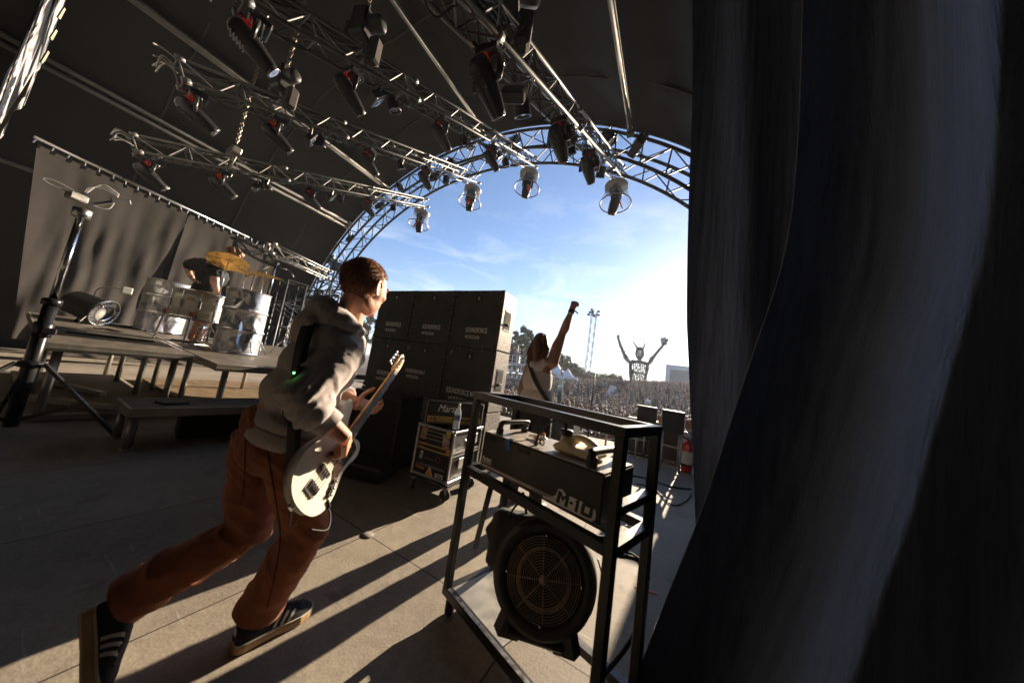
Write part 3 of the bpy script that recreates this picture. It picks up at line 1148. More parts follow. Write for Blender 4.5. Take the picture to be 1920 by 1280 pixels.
# end panel with rocker switch, and front nozzle end
q = MB(); q.box((fx + .001, -.06, .12), (.004, .04, .07), bev=.001); q.obj('end_plate', mat('grey_plate', (.12, .12, .12), .4, .6), FG)
def handle(x0, x1, y, h):
    q = MB()
    q.tube(spline([(x0, y, fz + .004), (x0 + .004, y, fz + h * .72), (x0 + .03, y, fz + h), (x1 - .03, y, fz + h), (x1 - .004, y, fz + h * .72), (x1, y, fz + .004)], 6), .011, 8, flat=(1, 1.35))
    return q
hd = MB()
hp = spline([(-fx * .80, -.10, fz), (-fx * .79, -.10, fz + .05), (-fx * .76, -.088, fz + .066), (-fx * .76, .088, fz + .066), (-fx * .79, .10, fz + .05), (-fx * .80, .10, fz)], 6)
hd.tube(hp, .012, 8, flat=(1.5, 1))
hd.box((-fx * .80, -.10, fz + .018), (.042, .022, .036), bev=.006); hd.box((-fx * .80, .10, fz + .018), (.042, .022, .036), bev=.006)
hd.obj('carry_handle', BLACK_PLASTIC, FG)
hd = MB()
hp = spline([(fx * .80, -.125, fz), (fx * .80, -.125, fz + .05), (fx * .79, -.11, fz + .066), (fx * .79, .10, fz + .058), (fx * .80, .125, fz + .045), (fx * .80, .125, fz)], 6)
hd.tube(hp, [.012] * len(hp), 8, flat=(1.5, 1))
hd.box((fx * .80, -.125, fz + .028), (.045, .024, .056), bev=.008)
hd.obj('carry_handle', BLACK_PLASTIC, FG)
# blue tape flag
q = MB()
q.grid(lambda u, v: (-fx * .50 + u * .026 + .012 * (v - .3) * v, (-fy - .0025 - .006 * sin(v * 5)) if v > .3 else (-fy + .03 - v * .1), fz + .007 if v < .3 else fz + .004 - (v - .3) * .105), 4, 14)
q.obj('blue_tape', mat('blue_tape', (.015, .12, .42), .5, var=.3, scale=40), FG)
# canister
canm = mat('canister_plastic', (.62, .52, .33), .42, var=.08, sss=.0, spec=.4)
CN = thing('fluid_canister', 'cream plastic fluid canister with a black cap lying on the fog machine', 'canister', (-.477, 1.387, ZM + fz + .008), (0, 0, -.245))
def canfn(c):
    return 0
q = MB()
q.box((.145, -.005, .020), (.21, .155, .036), bev=.016)
q.box((.10, -.005, .040), (.07, .13, .03), bev=.012)
q.tube(spline([(.10, .0, .052), (.115, .0, .066), (.15, .0, .072), (.20, .0, .062), (.235, .0, .040)], 6), [.022] * 25, 10, flat=(1.1, .75))
q.lathe([(.024, 0), (.024, .03), (.0, .03)], (.072, -.01, .04), seg=14)
fuse(q, 'jug', canm, .006, 5, CN)
q = MB(); q.lathe([(0, 0), (.031, 0), (.031, .020), (.026, .026), (0, .026)], (.072, -.01, .070), seg=22, fn=lambda a, h: 1 + .03 * cos(a * 18)); q.obj('cap', BLACK_PLASTIC, CN)
q = MB()
q.lathe([(.009, 0), (.009, .02), (.005, .024), (.005, .03)], (.066, -.01, .096), seg=8)
q.tube(spline([(.066, -.01, .118), (.03, -.03, .128), (-.015, -.06, .10), (-.035, -.08, .045), (-.038, -.085, .004)], 7), .0055, 7)
q.lathe([(.009, 0), (.009, .02), (.0, .021)], (-.038, -.085, .0), seg=8)
q.obj('hose', BLACK_RUBBER, CN)
q = MB(); q.tube([(-.002 + .012 * cos(a), -.09, .022 + .012 * sin(a)) for a in [2 * pi * j / 14 for j in range(14)]], .003, 5, closed=True); q.obj('pull_ring', BLACK_RUBBER, CN)
# ratchet strap bundle by the handle
ST = thing('ratchet_strap', 'orange ratchet strap buckle lying by the fog machine handle', 'strap', (-.477, 1.387, ZM + fz + .008), (0, 0, -.245))
q = MB()
for k in range(3):
    q.tube(spline([(-.135 + .012 * k, .02, .006), (-.11, .045 + .01 * k, .016 + .006 * k), (-.075, .03, .012 + .008 * k), (-.085, .0, .006), (-.12, -.005, .012)], 6), .006, 6, flat=(1, .4))
q.obj('webbing', mat('orange_webbing', (.55, .20, .03), .6, var=.3, scale=60), ST)
q = MB(); q.box((-.08, .015, .016), (.05, .02, .010), Matrix.Rotation(.5, 3, 'Z'), bev=.002); q.rod((-.16, .015, .01), (-.10, .02, .02), .005); q.obj('buckle', ALU, ST)

# ---------------------------------------------------------------- the blower
bl_m = mat('blower_shell', (.040, .038, .037), .55, var=.3, scale=5, bump=.12, bscale=140)
GC = dep(1019, 1083, 1.30) if False else V((-.285, 1.26, .42))
BN = V((.36, -.92, -.10)).normalized()            # the round inlet faces the camera side
_r = ray(1019, 1084)
GC = _r * (1.19 / -(CAM_ROT.transposed() @ _r).z) + V((0, 0, CAM_H))
BL = thing('stage_blower', 'black snail shaped blower with a rusty spiral wire grille under the fog machine', 'blower', tuple(GC))
bn = V((.30, -.92, .22)).normalized()
bu = bn.cross(V((0, 0, 1))).normalized() * -1     # along the picture, to the right
bw = bn.cross(bu) * -1
if bw.z < 0: bw = -bw
def L3(a, b, c=0): return bu * a + bw * b + bn * c
RG = .150
# spiral housing: a drum with an outlet throat running up and to the left
q = MB()
prof = [(.0, -.17), (.185, -.17), (.215, -.15), (.222, -.05), (.215, -.015), (.195, .006), (.165, .0), (.155, -.02), (.0, -.03)]
q.lathe(prof, (0, 0, 0), bn, 40)
th = [L3(-.02, .06, -.085), L3(-.14, .07, -.085), L3(-.245, .085, -.085)]
q.box(L3(-.13, .085, -.085), (.26, .22, .15), Matrix((bu, bw, bn)).transposed(), bev=.02)
q.box(L3(-.09, -.12, -.10), (.16, .10, .12), Matrix((bu, bw, bn)).transposed() @ Matrix.Rotation(.7, 3, 'Z'), bev=.02)
q.prism([(-.285, .115), (-.235, .185), (-.05, .205), (.05, -.19), (-.10, -.195)], bn * -.16, bu, bw, bn * .145)
shell = fuse(q, 'housing', bl_m, .009, 4, BL, disp=lambda c: .0012 * noise.noise(c * 40))
q = MB(); q.lathe([(0, -.012), (RG, -.012), (RG, -.006)], (0, 0, 0), bn, 32); q.obj('dark_inlet', mat('inlet_dark', (.006, .006, .006), .9), BL)
rust = mat('rusty_wire', (.34, .26, .20), .65, .2, var=.4, scale=40)
q = MB()
for k in range(15):
    r_ = .018 + (RG - .018) * k / 14
    q.tube([L3(r_ * cos(a), r_ * sin(a), .004 + .010 * (1 - (r_ / RG) ** 2)) for a in [2 * pi * j / 48 for j in range(48)]], .0016, 5, closed=True)
for k in range(8):
    a = k * pi / 4 + .12
    q.tube([L3(r_ * cos(a), r_ * sin(a), .0065 + .010 * (1 - (r_ / RG) ** 2)) for r_ in (.01, .05, .1, RG)], .0022, 5)
q.lathe([(0, .012), (.017, .012), (.017, .019), (0, .020)], (0, 0, 0), bn, 16)
q.obj('wire_grille', rust, BL)
q = MB()
q.lathe([(.098, -.002), (.112, .000), (.112, .004), (.098, .002)], (0, 0, 0), bn, 40, cap=False); q.obj('inlet_ring', mat('rust_ring', (.34, .26, .20), .7, .1, var=.4, scale=50), BL)
for k in range(4):
    a = k * pi / 2 + .05
    q = MB(); q.ball(L3((RG + .003) * cos(a), (RG + .003) * sin(a), .008), .006, 8, 6); q.obj('bolt', CHROME, BL)
# motor bulge behind and feet
q = MB(); q.lathe([(0, -.30), (.07, -.30), (.10, -.26), (.105, -.17)], L3(.06, -.02, 0), bn, 24); q.obj('motor', BLACK_PLASTIC, BL)
q = MB()
for s_ in (-.10, .10):
    q.bar(L3(s_, -.16, -.05), L3(s_ * 1.25, -.235, -.05), .05, .10)
q.box(L3(.0, -.215, -.07), (.22, .03, .11), Matrix((bu, bw, bn)).transposed(), bev=.01)
q.obj('feet', BLACK_PLASTIC, BL)
q = MB(); q.tube(spline([L3(.205, .12, .01), L3(.232, .05, .012), L3(.235, -.03, .012), L3(.222, -.09, .01)], 6), .003, 6); q.obj('edge_handle', ALU_DULL, BL)
# cables looping in the stand
def cable(name, label, pts, r_=.007, m=BLACK_RUBBER, group='cables on the fog stand', n=9):
    q = MB(); q.tube(spline(pts, n), r_, 7)
    return q.obj(name, m, label=label, cat='cable', group=group)
D_ = lambda x, y, d: tuple(dep(x, y, d))
cable('power_cable', 'thick black cable hanging down beside the right posts of the stand', [D_(1160, 1042, 1.3), D_(1195, 1050, 1.27), D_(1208, 1090, 1.24), D_(1203, 1140, 1.2), D_(1190, 1185, 1.17), D_(1165, 1225, 1.13), D_(1130, 1265, 1.1), D_(1080, 1310, 1.05)], .0085)
cable('signal_cable', 'thin black cable curving out to a plug right of the blower', [D_(1150, 1030, 1.3), D_(1185, 1038, 1.28), D_(1210, 1060, 1.25), D_(1218, 1085, 1.23)], .005)
cable('looped_cable', 'black cable looped over the top of the blower housing', [D_(1000, 1000, 1.3), D_(975, 985, 1.3), D_(953, 998, 1.3), D_(957, 965, 1.3), D_(970, 945, 1.32), D_(985, 940, 1.34)], .005)
cable('looped_cable', 'second black cable along the blower top below the fog machine', [D_(955, 1000, 1.29), D_(985, 978, 1.27), D_(1020, 972, 1.25), D_(1060, 985, 1.22), D_(1095, 1000, 1.2), D_(1140, 1005, 1.22), D_(1175, 985, 1.3)], .005)
cable('looped_cable', 'short black cable coil behind the right end of the stand shelf', [D_(1163, 972, 1.42), D_(1180, 978, 1.42), D_(1192, 984, 1.42), D_(1190, 996, 1.42), D_(1168, 992, 1.42), D_(1160, 978, 1.42)], .004)
q = MB(); q.tube([D_(1196, 1165, 1.178), D_(1191, 1182, 1.165)], .0095, 8)
q.obj('cable_tie', mat('yellow_tape', (.55, .38, .06), .6), label='yellow tape wrapped round the cable hanging on the stand', cat='tape')

# ================================================================ THE BLACK CURTAIN AT THE RIGHT
cur_m = mat('blue_lit_serge', (.102, .124, .180), .95, var=.45, scale=26, bump=.8, bscale=120, spec=.15, sheen=.8, sheen_tint=(.55, .7, 1.0), sheen_rough=.45, stretch=(1, 1, .03))  # black cloth with blue stage light mixed into its base and sheen colour
def edge_curve(tab, y):
    for k in range(len(tab) - 1):
        if tab[k][1] <= y <= tab[k + 1][1]:
            t = (y - tab[k][1]) / (tab[k + 1][1] - tab[k][1])
            return tab[k][0] + t * (tab[k + 1][0] - tab[k][0])
    return tab[-1][0] if y > tab[-1][1] else tab[0][0]
# far leg: hangs straight, its free edge a little in front of the sun
CX0, CY0 = None, None
p0 = onz(1310, 1010, 0.0)
_fe = sorted([(ony(px_, py_, 3.15).z, ony(px_, py_, 3.15).x) for px_, py_ in [(1299, -120), (1298, 0), (1296, 200), (1291, 450), (1288, 600), (1293, 760), (1299, 880), (1303, 980), (1309, 1030)]])
def far_edge(z):
    if z <= _fe[0][0]: return _fe[0][1]
    for (z0, x0), (z1, x1) in zip(_fe, _fe[1:]):
        if z <= z1: return x0 + (x1 - x0) * (z - z0) / (z1 - z0)
    return _fe[-1][1]
def far_leg(u, v):
    """u from the free edge into the wing, v from the floor up"""
    z = .01 + 8.2 * v
    wob = .008 * sin(z * 1.7)
    x = far_edge(z) + 2.6 * u + wob * (1 - u)
    y = 3.15 - 1.15 * u + .10 * sin(u * 30 + .25 * sin(z)) * (1 - math.exp(-u * 14)) + .05 * noise.noise(V((u * 12, z * .4, 3)))
    return (x, y, z)
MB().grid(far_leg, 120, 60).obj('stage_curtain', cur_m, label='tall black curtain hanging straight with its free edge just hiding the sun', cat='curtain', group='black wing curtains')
# near leg: pulled aside, its edge sweeping down and to the left past the lens
edge = [(1540, -700), (1512, -150), (1505, 0), (1502, 150), (1495, 300), (1480, 450), (1462, 520), (1420, 640), (1380, 760), (1330, 920), (1300, 1000), (1245, 1130), (1190, 1280), (1120, 1440)]
def near_leg(u, v):
    y = -500 + 1960 * v
    ex = edge_curve(edge, y)
    # smoothed edge
    ex = (edge_curve(edge, y - 60) + ex + edge_curve(edge, y + 60)) / 3
    x = ex + 900 * u ** 1.15
    s_ = (x - ex)
    y2 = .35 * max(0, (y - 500) / 700)
    sm_ = max(0, min(1, (s_ - 80 - 50 * y2) / (300 + 50 * y2)))
    sm_ = sm_ * sm_ * (3 - 2 * sm_)
    d = 1.15 - .60 * sm_ - .12 * max(0, min(1, (s_ - 330) / 400.))
    mid = sm_ * (1 - sm_) * 4
    w_ = s_ + 14 * noise.noise(V((v * 2.2, s_ / 70., 0)))
    fold = mid * (.0045 * sin(w_ / 6.5) + .012 * sin(w_ / 15. + 1.2) + .016 * sin(w_ / 31. + .4)) + .014 * sin(s_ / 92. + .8) * min(1, s_ / 60.)
    lip = .03 * math.exp(-s_ / 26.)
    return D_(x, y, d + fold - lip * .4)
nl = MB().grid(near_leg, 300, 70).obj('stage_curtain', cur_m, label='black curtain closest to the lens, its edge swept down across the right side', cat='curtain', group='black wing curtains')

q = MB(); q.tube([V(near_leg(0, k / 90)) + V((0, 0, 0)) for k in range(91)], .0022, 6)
q.obj('rim_lit_edge', mat('rim_lit_selvedge', (.16, .175, .20), .95, sheen=.8), nl)  # pale tube: rim light on the cloth edge put in as colour
# ================================================================ STACK OF LOUDSPEAKER BOXES
SKC, SKA = V((-3.014, 3.093, 0)), .032
SKL, SKW = 2.28, .355
su = V((cos(SKA), sin(SKA), 0)); sv = V((-sin(SKA), cos(SKA), 0))
box_m = mat('speaker_paint', (.055, .056, .052), .72, var=.35, scale=3.5, bump=.35, bscale=75, spec=.35)
side_m = mat('sunlit_side_paint', (.30, .29, .27), .55, var=.75, scale=60, bump=.3, bscale=70, spec=.5)  # same black paint, lightened and speckled to carry grazing sunlight on this side
recess_m = mat('recess_black', (.008, .008, .008), .8)
screw_m = mat('screw_heads', (.45, .44, .42), .4, .7)
HZ = [0, .742, 1.497, 2.255]
ROWN = ['bottom', 'middle', 'top']
COLN = ['far', 'centre', 'near']
cw = SKL / 3
def stack_text(r, c):
    if r == 2: return [('SOUNDFORCE', .105, .33, .26), ('+45 70 23 33 64', .072, .33, .15)]
    if r == 1: return [[('SOUNDFORCE', .105, .33, .28), ('+45 70 23 33 64', .072, .33, .17)], [('SOUNDFORCE MK II', .085, .10, .42), ('+45 70 23 33 64', .072, .14, .32)],
                       [('SOUNDFORCE MK II', .115, .12, .20), ('+45 70 23 33 64', .085, .19, .08)]][c]
    return [('SOUNDFORCE', .10, .30, .30), ('+45 70 23 33 64', .07, .33, .19)]
for r in range(3):
    h = HZ[r + 1] - HZ[r] - .006
    for c in range(3):
        off = random.uniform(-.006, .006)
        base = SKC + su * ((c - 1) * cw) + V((0, 0, HZ[r])) + sv * off
        lab = f'black loudspeaker box, {ROWN[r]} row of the big stack, ' + ['column behind the bass player', 'middle column', 'column by the raised fist player'][c]
        t = thing('speaker_box', lab, 'loudspeaker', tuple(base), (0, 0, SKA + random.uniform(-.004, .004)), 'boxes of the loudspeaker stack')
        w, d = cw - .008, SKW
        q = MB(); q.box((0, 0, h / 2), (w, d, h), bev=.008); q.obj('cabinet', box_m, t)
        if c == 2:
            q = MB(); q.box((w / 2 + .001, 0, h / 2), (.003, d - .02, h - .02)); q.obj('sunlit_side_sheet', side_m, t)
            q = MB(); q.box((w / 2 + .003, -.01, h * .53), (.006, .17, .27), bev=.002); q.obj('side_handle_frame', BLACK_STEEL, t)
            q = MB(); q.box((w / 2 + .0065, -.01, h * .53), (.003, .13, .22)); q.rod((w / 2 + .012, -.065, h * .46), (w / 2 + .012, .045, h * .46), .009, 7); q.obj('side_handle', recess_m, t)
        # recessed latch dish near the top of the rear panel
        fy = -d / 2
        q = MB(); q.box((.0, fy - .002, h * .86), (.105, .006, .10), bev=.002); f = q.obj('latch_dish', BLACK_STEEL, t)
        q = MB(); q.box((.0, fy - .0055, h * .86), (.085, .003, .08)); q.obj('dish_recess', recess_m, f)
        q = MB(); q.box((.008, fy - .009, h * .853), (.030, .006, .045), bev=.002); q.obj('connector', ALU_DULL, f)
        # screws
        sc = MB()
        for k in range(5):
            x = -w / 2 + .04 + (w - .08) * k / 4
            for z in (.022, h - .022):
                sc.lathe([(0, 0), (.0065, 0), (.0065, .003), (0, .004)], (x, fy + .001, z), (0, -1, 0), 6)
        for k in range(1, 5):
            z = h * k / 5
            for x in (-w / 2 + .02, w / 2 - .02):
                sc.lathe([(0, 0), (.0065, 0), (.0065, .003), (0, .004)], (x, fy + .001, z), (0, -1, 0), 6)
        sc.obj('screws', screw_m, t, kind='stuff')
        for s_ in (-1, 1):
            for z in (.03, h - .03):
                q = MB(); q.box((s_ * (w / 2 - .024), fy - .001, z), (.055, .008, .058), bev=.002); q.obj('corner_plate', BLACK_STEEL, t)
        for body, size, x0, z0 in stack_text(r, c):
            xx = -w / 2 + x0 * w
            text_mesh(body, size * .82, WHITE_PAINT, 'stencil_lettering', t, mat4((xx, fy - .0012, z0 * h), (1, 0, 0), (0, 0, 1), (0, -1, 0)), .0004, width=.58, bold=.0016)
        if r == 1 and c in (1, 2):
            text_mesh(['', '13', '7'][c], .075, WHITE_PAINT, 'number_lettering', t, mat4((-w / 2 + (.03 if c == 1 else .06), fy - .0012, h - .115), (1, 0, 0), (0, 0, 1), (0, -1, 0)), .0004, width=.7)

# ---------------------------------------------------------------- amplifier rack, head and bottle
CS = thing('amp_rack', 'flight case on castors holding amplifiers, stickers on its front, beside the speaker stack', 'rack case', (-1.951, 2.45, 0), (0, 0, .076))
cwid, cdep, cz0, cz1 = .425, .494, .165, .62
q = MB(); q.box((0, .0, (cz0 + cz1) / 2), (cwid - .02, cdep - .02, cz1 - cz0 - .02)); q.obj('case', mat('case_laminate', (.028, .028, .03), .5, bump=.2, bscale=120), CS)
q = MB()
for x in (-1, 1):
    for y in (-1, 1):
        q.box((x * cwid / 2, y * cdep / 2, (cz0 + cz1) / 2), (.022, .022, cz1 - cz0 - .03), bev=.005)
    for z in (cz0, cz1):
        q.box((x * cwid / 2, 0, z), (.022, cdep - .03, .022), bev=.005)
for y in (-1, 1):
    for z in (cz0, cz1):
        q.box((0, y * cdep / 2, z), (cwid - .03, .022, .022), bev=.005)
        for x in (-1, 1):
            q.ball((x * cwid / 2, y * cdep / 2, z), .019, 10, 8)
q.box((cwid / 2, 0, cz0 + .26), (.012, cdep - .03, .018)); q.box((cwid / 2, 0, cz0 + .23), (.010, cdep - .03, .014))
q.obj('edge_extrusions', ALU, CS)
q = MB()
q.box((cwid / 2 + .006, -.06, cz0 + .15), (.012, .11, .10), bev=.003); q.obj('side_latch', ALU_DULL, CS)
q = MB(); q.box((cwid / 2 + .006, .12, cz0 + .36), (.012, .10, .10), bev=.003); q.obj('side_latch', ALU_DULL, CS)
fy = -cdep / 2 + .004
q = MB(); q.box((0, fy, (cz0 + cz1) / 2), (cwid - .03, .004, cz1 - cz0 - .03)); q.obj('rack_front', mat('rack_panel', (.012, .012, .013), .45), CS)
gold = mat('gold_panel', (.55, .36, .10), .4, .3, var=.15, scale=30)
q = MB(); q.box((0, fy - .005, cz0 + .265), (cwid - .04, .008, .058), bev=.002); amp = q.obj('gold_amplifier', gold, CS)
q = MB(); q.box((.02, fy - .010, cz0 + .266), (.26, .003, .028)); q.obj('amplifier_display', BLACK_PLASTIC, amp)
for j in range(5):
    q = MB(); q.lathe([(0, 0), (.011, 0), (.010, .014), (0, .015)], (-.17 + j * .028, fy - .009, cz0 + .27), (0, -1, 0), 10); q.obj('knob', BLACK_PLASTIC, amp)
q = MB(); q.box((0, fy - .004, cz0 + .175), (cwid - .04, .007, .11), bev=.002); pre = q.obj('preamp', mat('preamp_black', (.02, .02, .022), .35), CS)
q = MB(); q.tube([(.075 + .026 * cos(a), fy - .009, cz0 + .178 + .026 * sin(a)) for a in [2 * pi * j / 20 for j in range(20)]], .003, 5, closed=True); q.obj('red_ring', mat('red_enamel', (.5, .04, .03), .4), pre)
text_mesh('CONTROL', .024, mat('dim_lettering', (.25, .25, .25), .6), 'preamp_lettering', pre, mat4((-.09, fy - .0086, cz0 + .155), (1, 0, 0), (0, 0, 1), (0, -1, 0)), .0003)
q = MB(); q.box((0, fy - .004, cz0 + .095), (cwid - .08, .006, .022)); q.obj('blank_panel', mat('grey_strip', (.16, .16, .17), .5, .4), CS)
q = MB(); q.box((0, fy - .004, cz0 + .385), (cwid - .05, .006, .14)); pt = q.obj('patch_bay', mat('patch_black', (.015, .015, .016), .6), CS)
q = MB()
for j in range(12):
    for i in range(3):
        q.lathe([(.004, 0), (.008, 0), (.008, .005), (.004, .006)], (-.12 + j * .022, fy - .007, cz0 + .345 + i * .036), (0, -1, 0), 7, cap=False)
q.obj('sockets', ALU_DULL, pt, kind='stuff')
stick = mat('sticker_print', (.55, .35, .22), .5, var=.6, scale=25, col2=(.12, .06, .05))
def sticker(x, z, w, h, m, rot=0.0, n='sticker'):
    q = MB(); q.box((x, fy - .0105, z), (w, .0015, h), Matrix.Rotation(rot, 3, 'Y')); return q.obj(n, m, CS)
sticker(-.135, cz0 + .385, .07, .115, stick, .12); sticker(.135, cz0 + .36, .08, .125, mat('sticker_pink', (.6, .45, .40), .5, var=.5, scale=30, col2=(.15, .09, .09)), -.1)
sticker(.150, cz0 + .425, .05, .05, mat('sticker_yellow', (.75, .65, .05), .5)); sticker(-.125, cz0 + .182, .035, .072, mat('sticker_white', (.65, .63, .56), .5), .08)
q = MB(); q.box((-.128, fy - .0122, cz0 + .186), (.018, .001, .020)); q.box((-.124, fy - .0122, cz0 + .160), (.014, .001, .014)); q.obj('sticker_print', mat('sticker_brown', (.18, .10, .05), .6), CS)
q = MB(); q.prism([(-.047, 0), (.047, 0), (0, .082)], (.0, fy - .009, cz0 + .018), (1, 0, 0), (0, 0, 1), (0, -.0016, 0)); q.obj('warning_triangle', mat('sticker_white', (.65, .63, .56)), CS)
q = MB(); q.prism([(-.034, 0), (.034, 0), (0, .058)], (.0, fy - .0108, cz0 + .026), (1, 0, 0), (0, 0, 1), (0, -.001, 0)); q.obj('warning_field', mat('orange_field', (.75, .32, .02), .5), CS)
text_mesh('Fomoen', .040, mat('orange_lettering', (.85, .36, .03), .5), 'sticker_lettering', CS, mat4((-.175, fy - .009, cz0 + .055), (1, 0, 0), (0, 0, 1), (0, -1, 0)), .0004, width=.8, shear=.25, bold=.001)
text_mesh('SOTS', .05, WHITE_PAINT, 'sticker_lettering', CS, mat4((.065, fy - .009, cz0 + .022), (1, 0, 0), (0, 0, 1), (0, -1, 0)), .0004, width=.85, bold=.0015)
q = MB(); q.box((0, 0, cz0 - .024), (cwid + .05, cdep + .03, .018)); q.obj('dolly_board', mat('ply_black', (.02, .018, .016), .7), CS)
for x in (-1, 1):
    for y in (-1, 1):
        c = V((x * (cwid / 2 - .02), y * (cdep / 2 - .03), .052))
        q = MB(); q.box(c + V((0, 0, .072)), (.075, .075, .012)); q.tube([c + V((0, -.02, .06)), c + V((.018, 0, 0)), c + V((.018, 0, -.012))], .013, 6); q.tube([c + V((0, .02, .06)), c + V((-.018, 0, 0)), c + V((-.018, 0, -.012))], .013, 6)
        k = q.obj('castor', ALU_DULL, CS)
        q = MB(); ax = V((cos(.5 + x), sin(.5 + x * y), 0)); q.lathe([(0, -.016), (.045, -.016), (.052, -.008), (.052, .008), (.045, .016), (0, .016)], c, ax, 18); q.obj('wheel', BLACK_RUBBER, k)
q = MB()
q.tube(spline([(cwid / 2 + .02, -.1, .55), (cwid / 2 + .05, -.02, .5), (cwid / 2 + .03, .08, .56)], 8), .006, 6); q.obj('case_handle', ALU, CS)

AM = thing('guitar_amplifier', 'black guitar amplifier head with a gold control panel standing on the rack case', 'amplifier', (-2.03, 2.52, .633), (0, 0, R(56)))
aw, ad, ah = .62, .24, .235
q = MB(); q.box((0, 0, ah / 2), (aw, ad, ah), bev=.012); q.obj('cabinet', mat('black_tolex', (.016, .016, .017), .55, bump=.3, bscale=260), AM)
q = MB()
for z in (.01, ah - .006):
    q.box((0, -ad / 2 - .001, z), (aw - .02, .004, .005))
q.box((-aw / 2 + .006, -ad / 2 - .001, ah / 2), (.005, .004, ah - .02)); q.box((aw / 2 - .006, -ad / 2 - .001, ah / 2), (.005, .004, ah - .02))
q.obj('piping', mat('cream_piping', (.4, .38, .33), .6), AM)
q = MB(); q.box((0, -ad / 2 - .002, .05), (aw - .05, .005, .058), bev=.001); g = q.obj('control_panel', gold, AM)
for j in range(9):
    q = MB(); q.lathe([(0, 0), (.013, 0), (.011, .016), (0, .017)], (-.02 + j * .030, -ad / 2 - .005, .05), (0, -1, 0), 10); q.obj('knob', BLACK_PLASTIC, g)
for x in (-.25, -.215):
    q = MB(); q.box((x, -ad / 2 - .006, .05), (.018, .006, .026), bev=.001); q.obj('rocker_switch', mat('red_enamel', (.5, .04, .03)) if x < -.22 else BLACK_PLASTIC, g)
text_mesh('Marshall', .105, WHITE_PAINT, 'script_lettering', AM, mat4((-.20, -ad / 2 - .004, .125), (1, .03, 0), (0, 0, 1), (0, -1, 0)), .002, width=.86, shear=.35)
BO = thing('water_bottle', 'clear plastic water bottle in front of the amplifier head', 'bottle', (-1.80, 2.32, .633))
bot = bpy.data.materials.new('clear_plastic'); bot.use_nodes = True
_b = bot.node_tree.nodes['Principled BSDF']; _b.inputs['Base Color'].default_value = (.85, .92, 1, 1); _b.inputs['Roughness'].default_value = .08; _b.inputs['Alpha'].default_value = .38
q = MB(); q.lathe([(0, 0), (.032, 0), (.034, .01), (.031, .05), (.034, .09), (.031, .12), (.034, .15), (.022, .19), (.012, .21), (.012, .222)], seg=20); q.obj('body', bot, BO)
q = MB(); q.lathe([(.0345, .085), (.0345, .135)], seg=20, cap=False); q.obj('label_band', mat('label_blue', (.10, .16, .28), .5, var=.5, scale=40), BO)
q = MB(); q.lathe([(0, .22), (.014, .22), (.014, .24), (0, .241)], seg=14); q.obj('cap', mat('cap_white', (.6, .6, .62), .5), BO)

CB = thing('bass_cabinet', 'large plain dark cabinet standing behind the bass player', 'cabinet', (-2.98, 2.44, 0), (0, 0, .05))
q = MB(); q.box((0, 0, .40), (.80, .34, .79), bev=.012); q.obj('cabinet', mat('cab_black', (.013, .013, .014), .6, bump=.25, bscale=160), CB)
q = MB(); q.box((0, -.172, .40), (.72, .004, .70)); q.obj('grille_cloth', mat('grille_cloth', (.010, .010, .010), .9, bump=.3, bscale=300), CB)
PC = thing('pedal_case', 'black plastic carry case lying on the floor in front of the dark cabinet', 'case', (-2.62, 2.08, 0), (0, 0, .30))
q = MB(); q.box((0, 0, .075), (.46, .30, .145), bev=.02); q.obj('shell', mat('case_plastic', (.016, .016, .017), .35, spec=.6), PC)
for x in (-.14, .14):
    q = MB(); q.box((x, -.152, .085), (.055, .014, .05), bev=.004); q.obj('latch', BLACK_PLASTIC, PC)
q = MB(); q.tube(spline([(-.07, -.155, .10), (-.06, -.19, .11), (.06, -.19, .11), (.07, -.155, .10)], 6), .009, 7); q.obj('handle', BLACK_RUBBER, PC)
for x in (-.19, .19):
    q = MB(); q.box((x, 0, .149), (.03, .28, .008), bev=.003); q.obj('rib', mat('case_plastic', (.016, .016, .017)), PC)

for k, (x, lab) in enumerate([(-4.10, 'added unseen black cabinet behind the low step to shade the floor, nearest the stack'), (-4.72, 'added unseen black cabinet behind the low step to shade the floor, nearest the riser')]):  # unseen cabinets added to keep sun off the left part of the floor
    t = thing('shade_cabinet', lab, 'cabinet', (x, 3.82, 0), (0, 0, .02 * k), 'added shade cabinets behind the step')
    q = MB(); q.box((0, 0, .68), (.60, .40, 1.36), bev=.015); q.obj('cabinet', mat('cab_black', (.013, .013, .014)), t)
    q = MB(); q.box((0, -.202, .68), (.54, .004, 1.28)); q.obj('rear_panel', mat('rear_panel', (.02, .02, .02), .7), t)

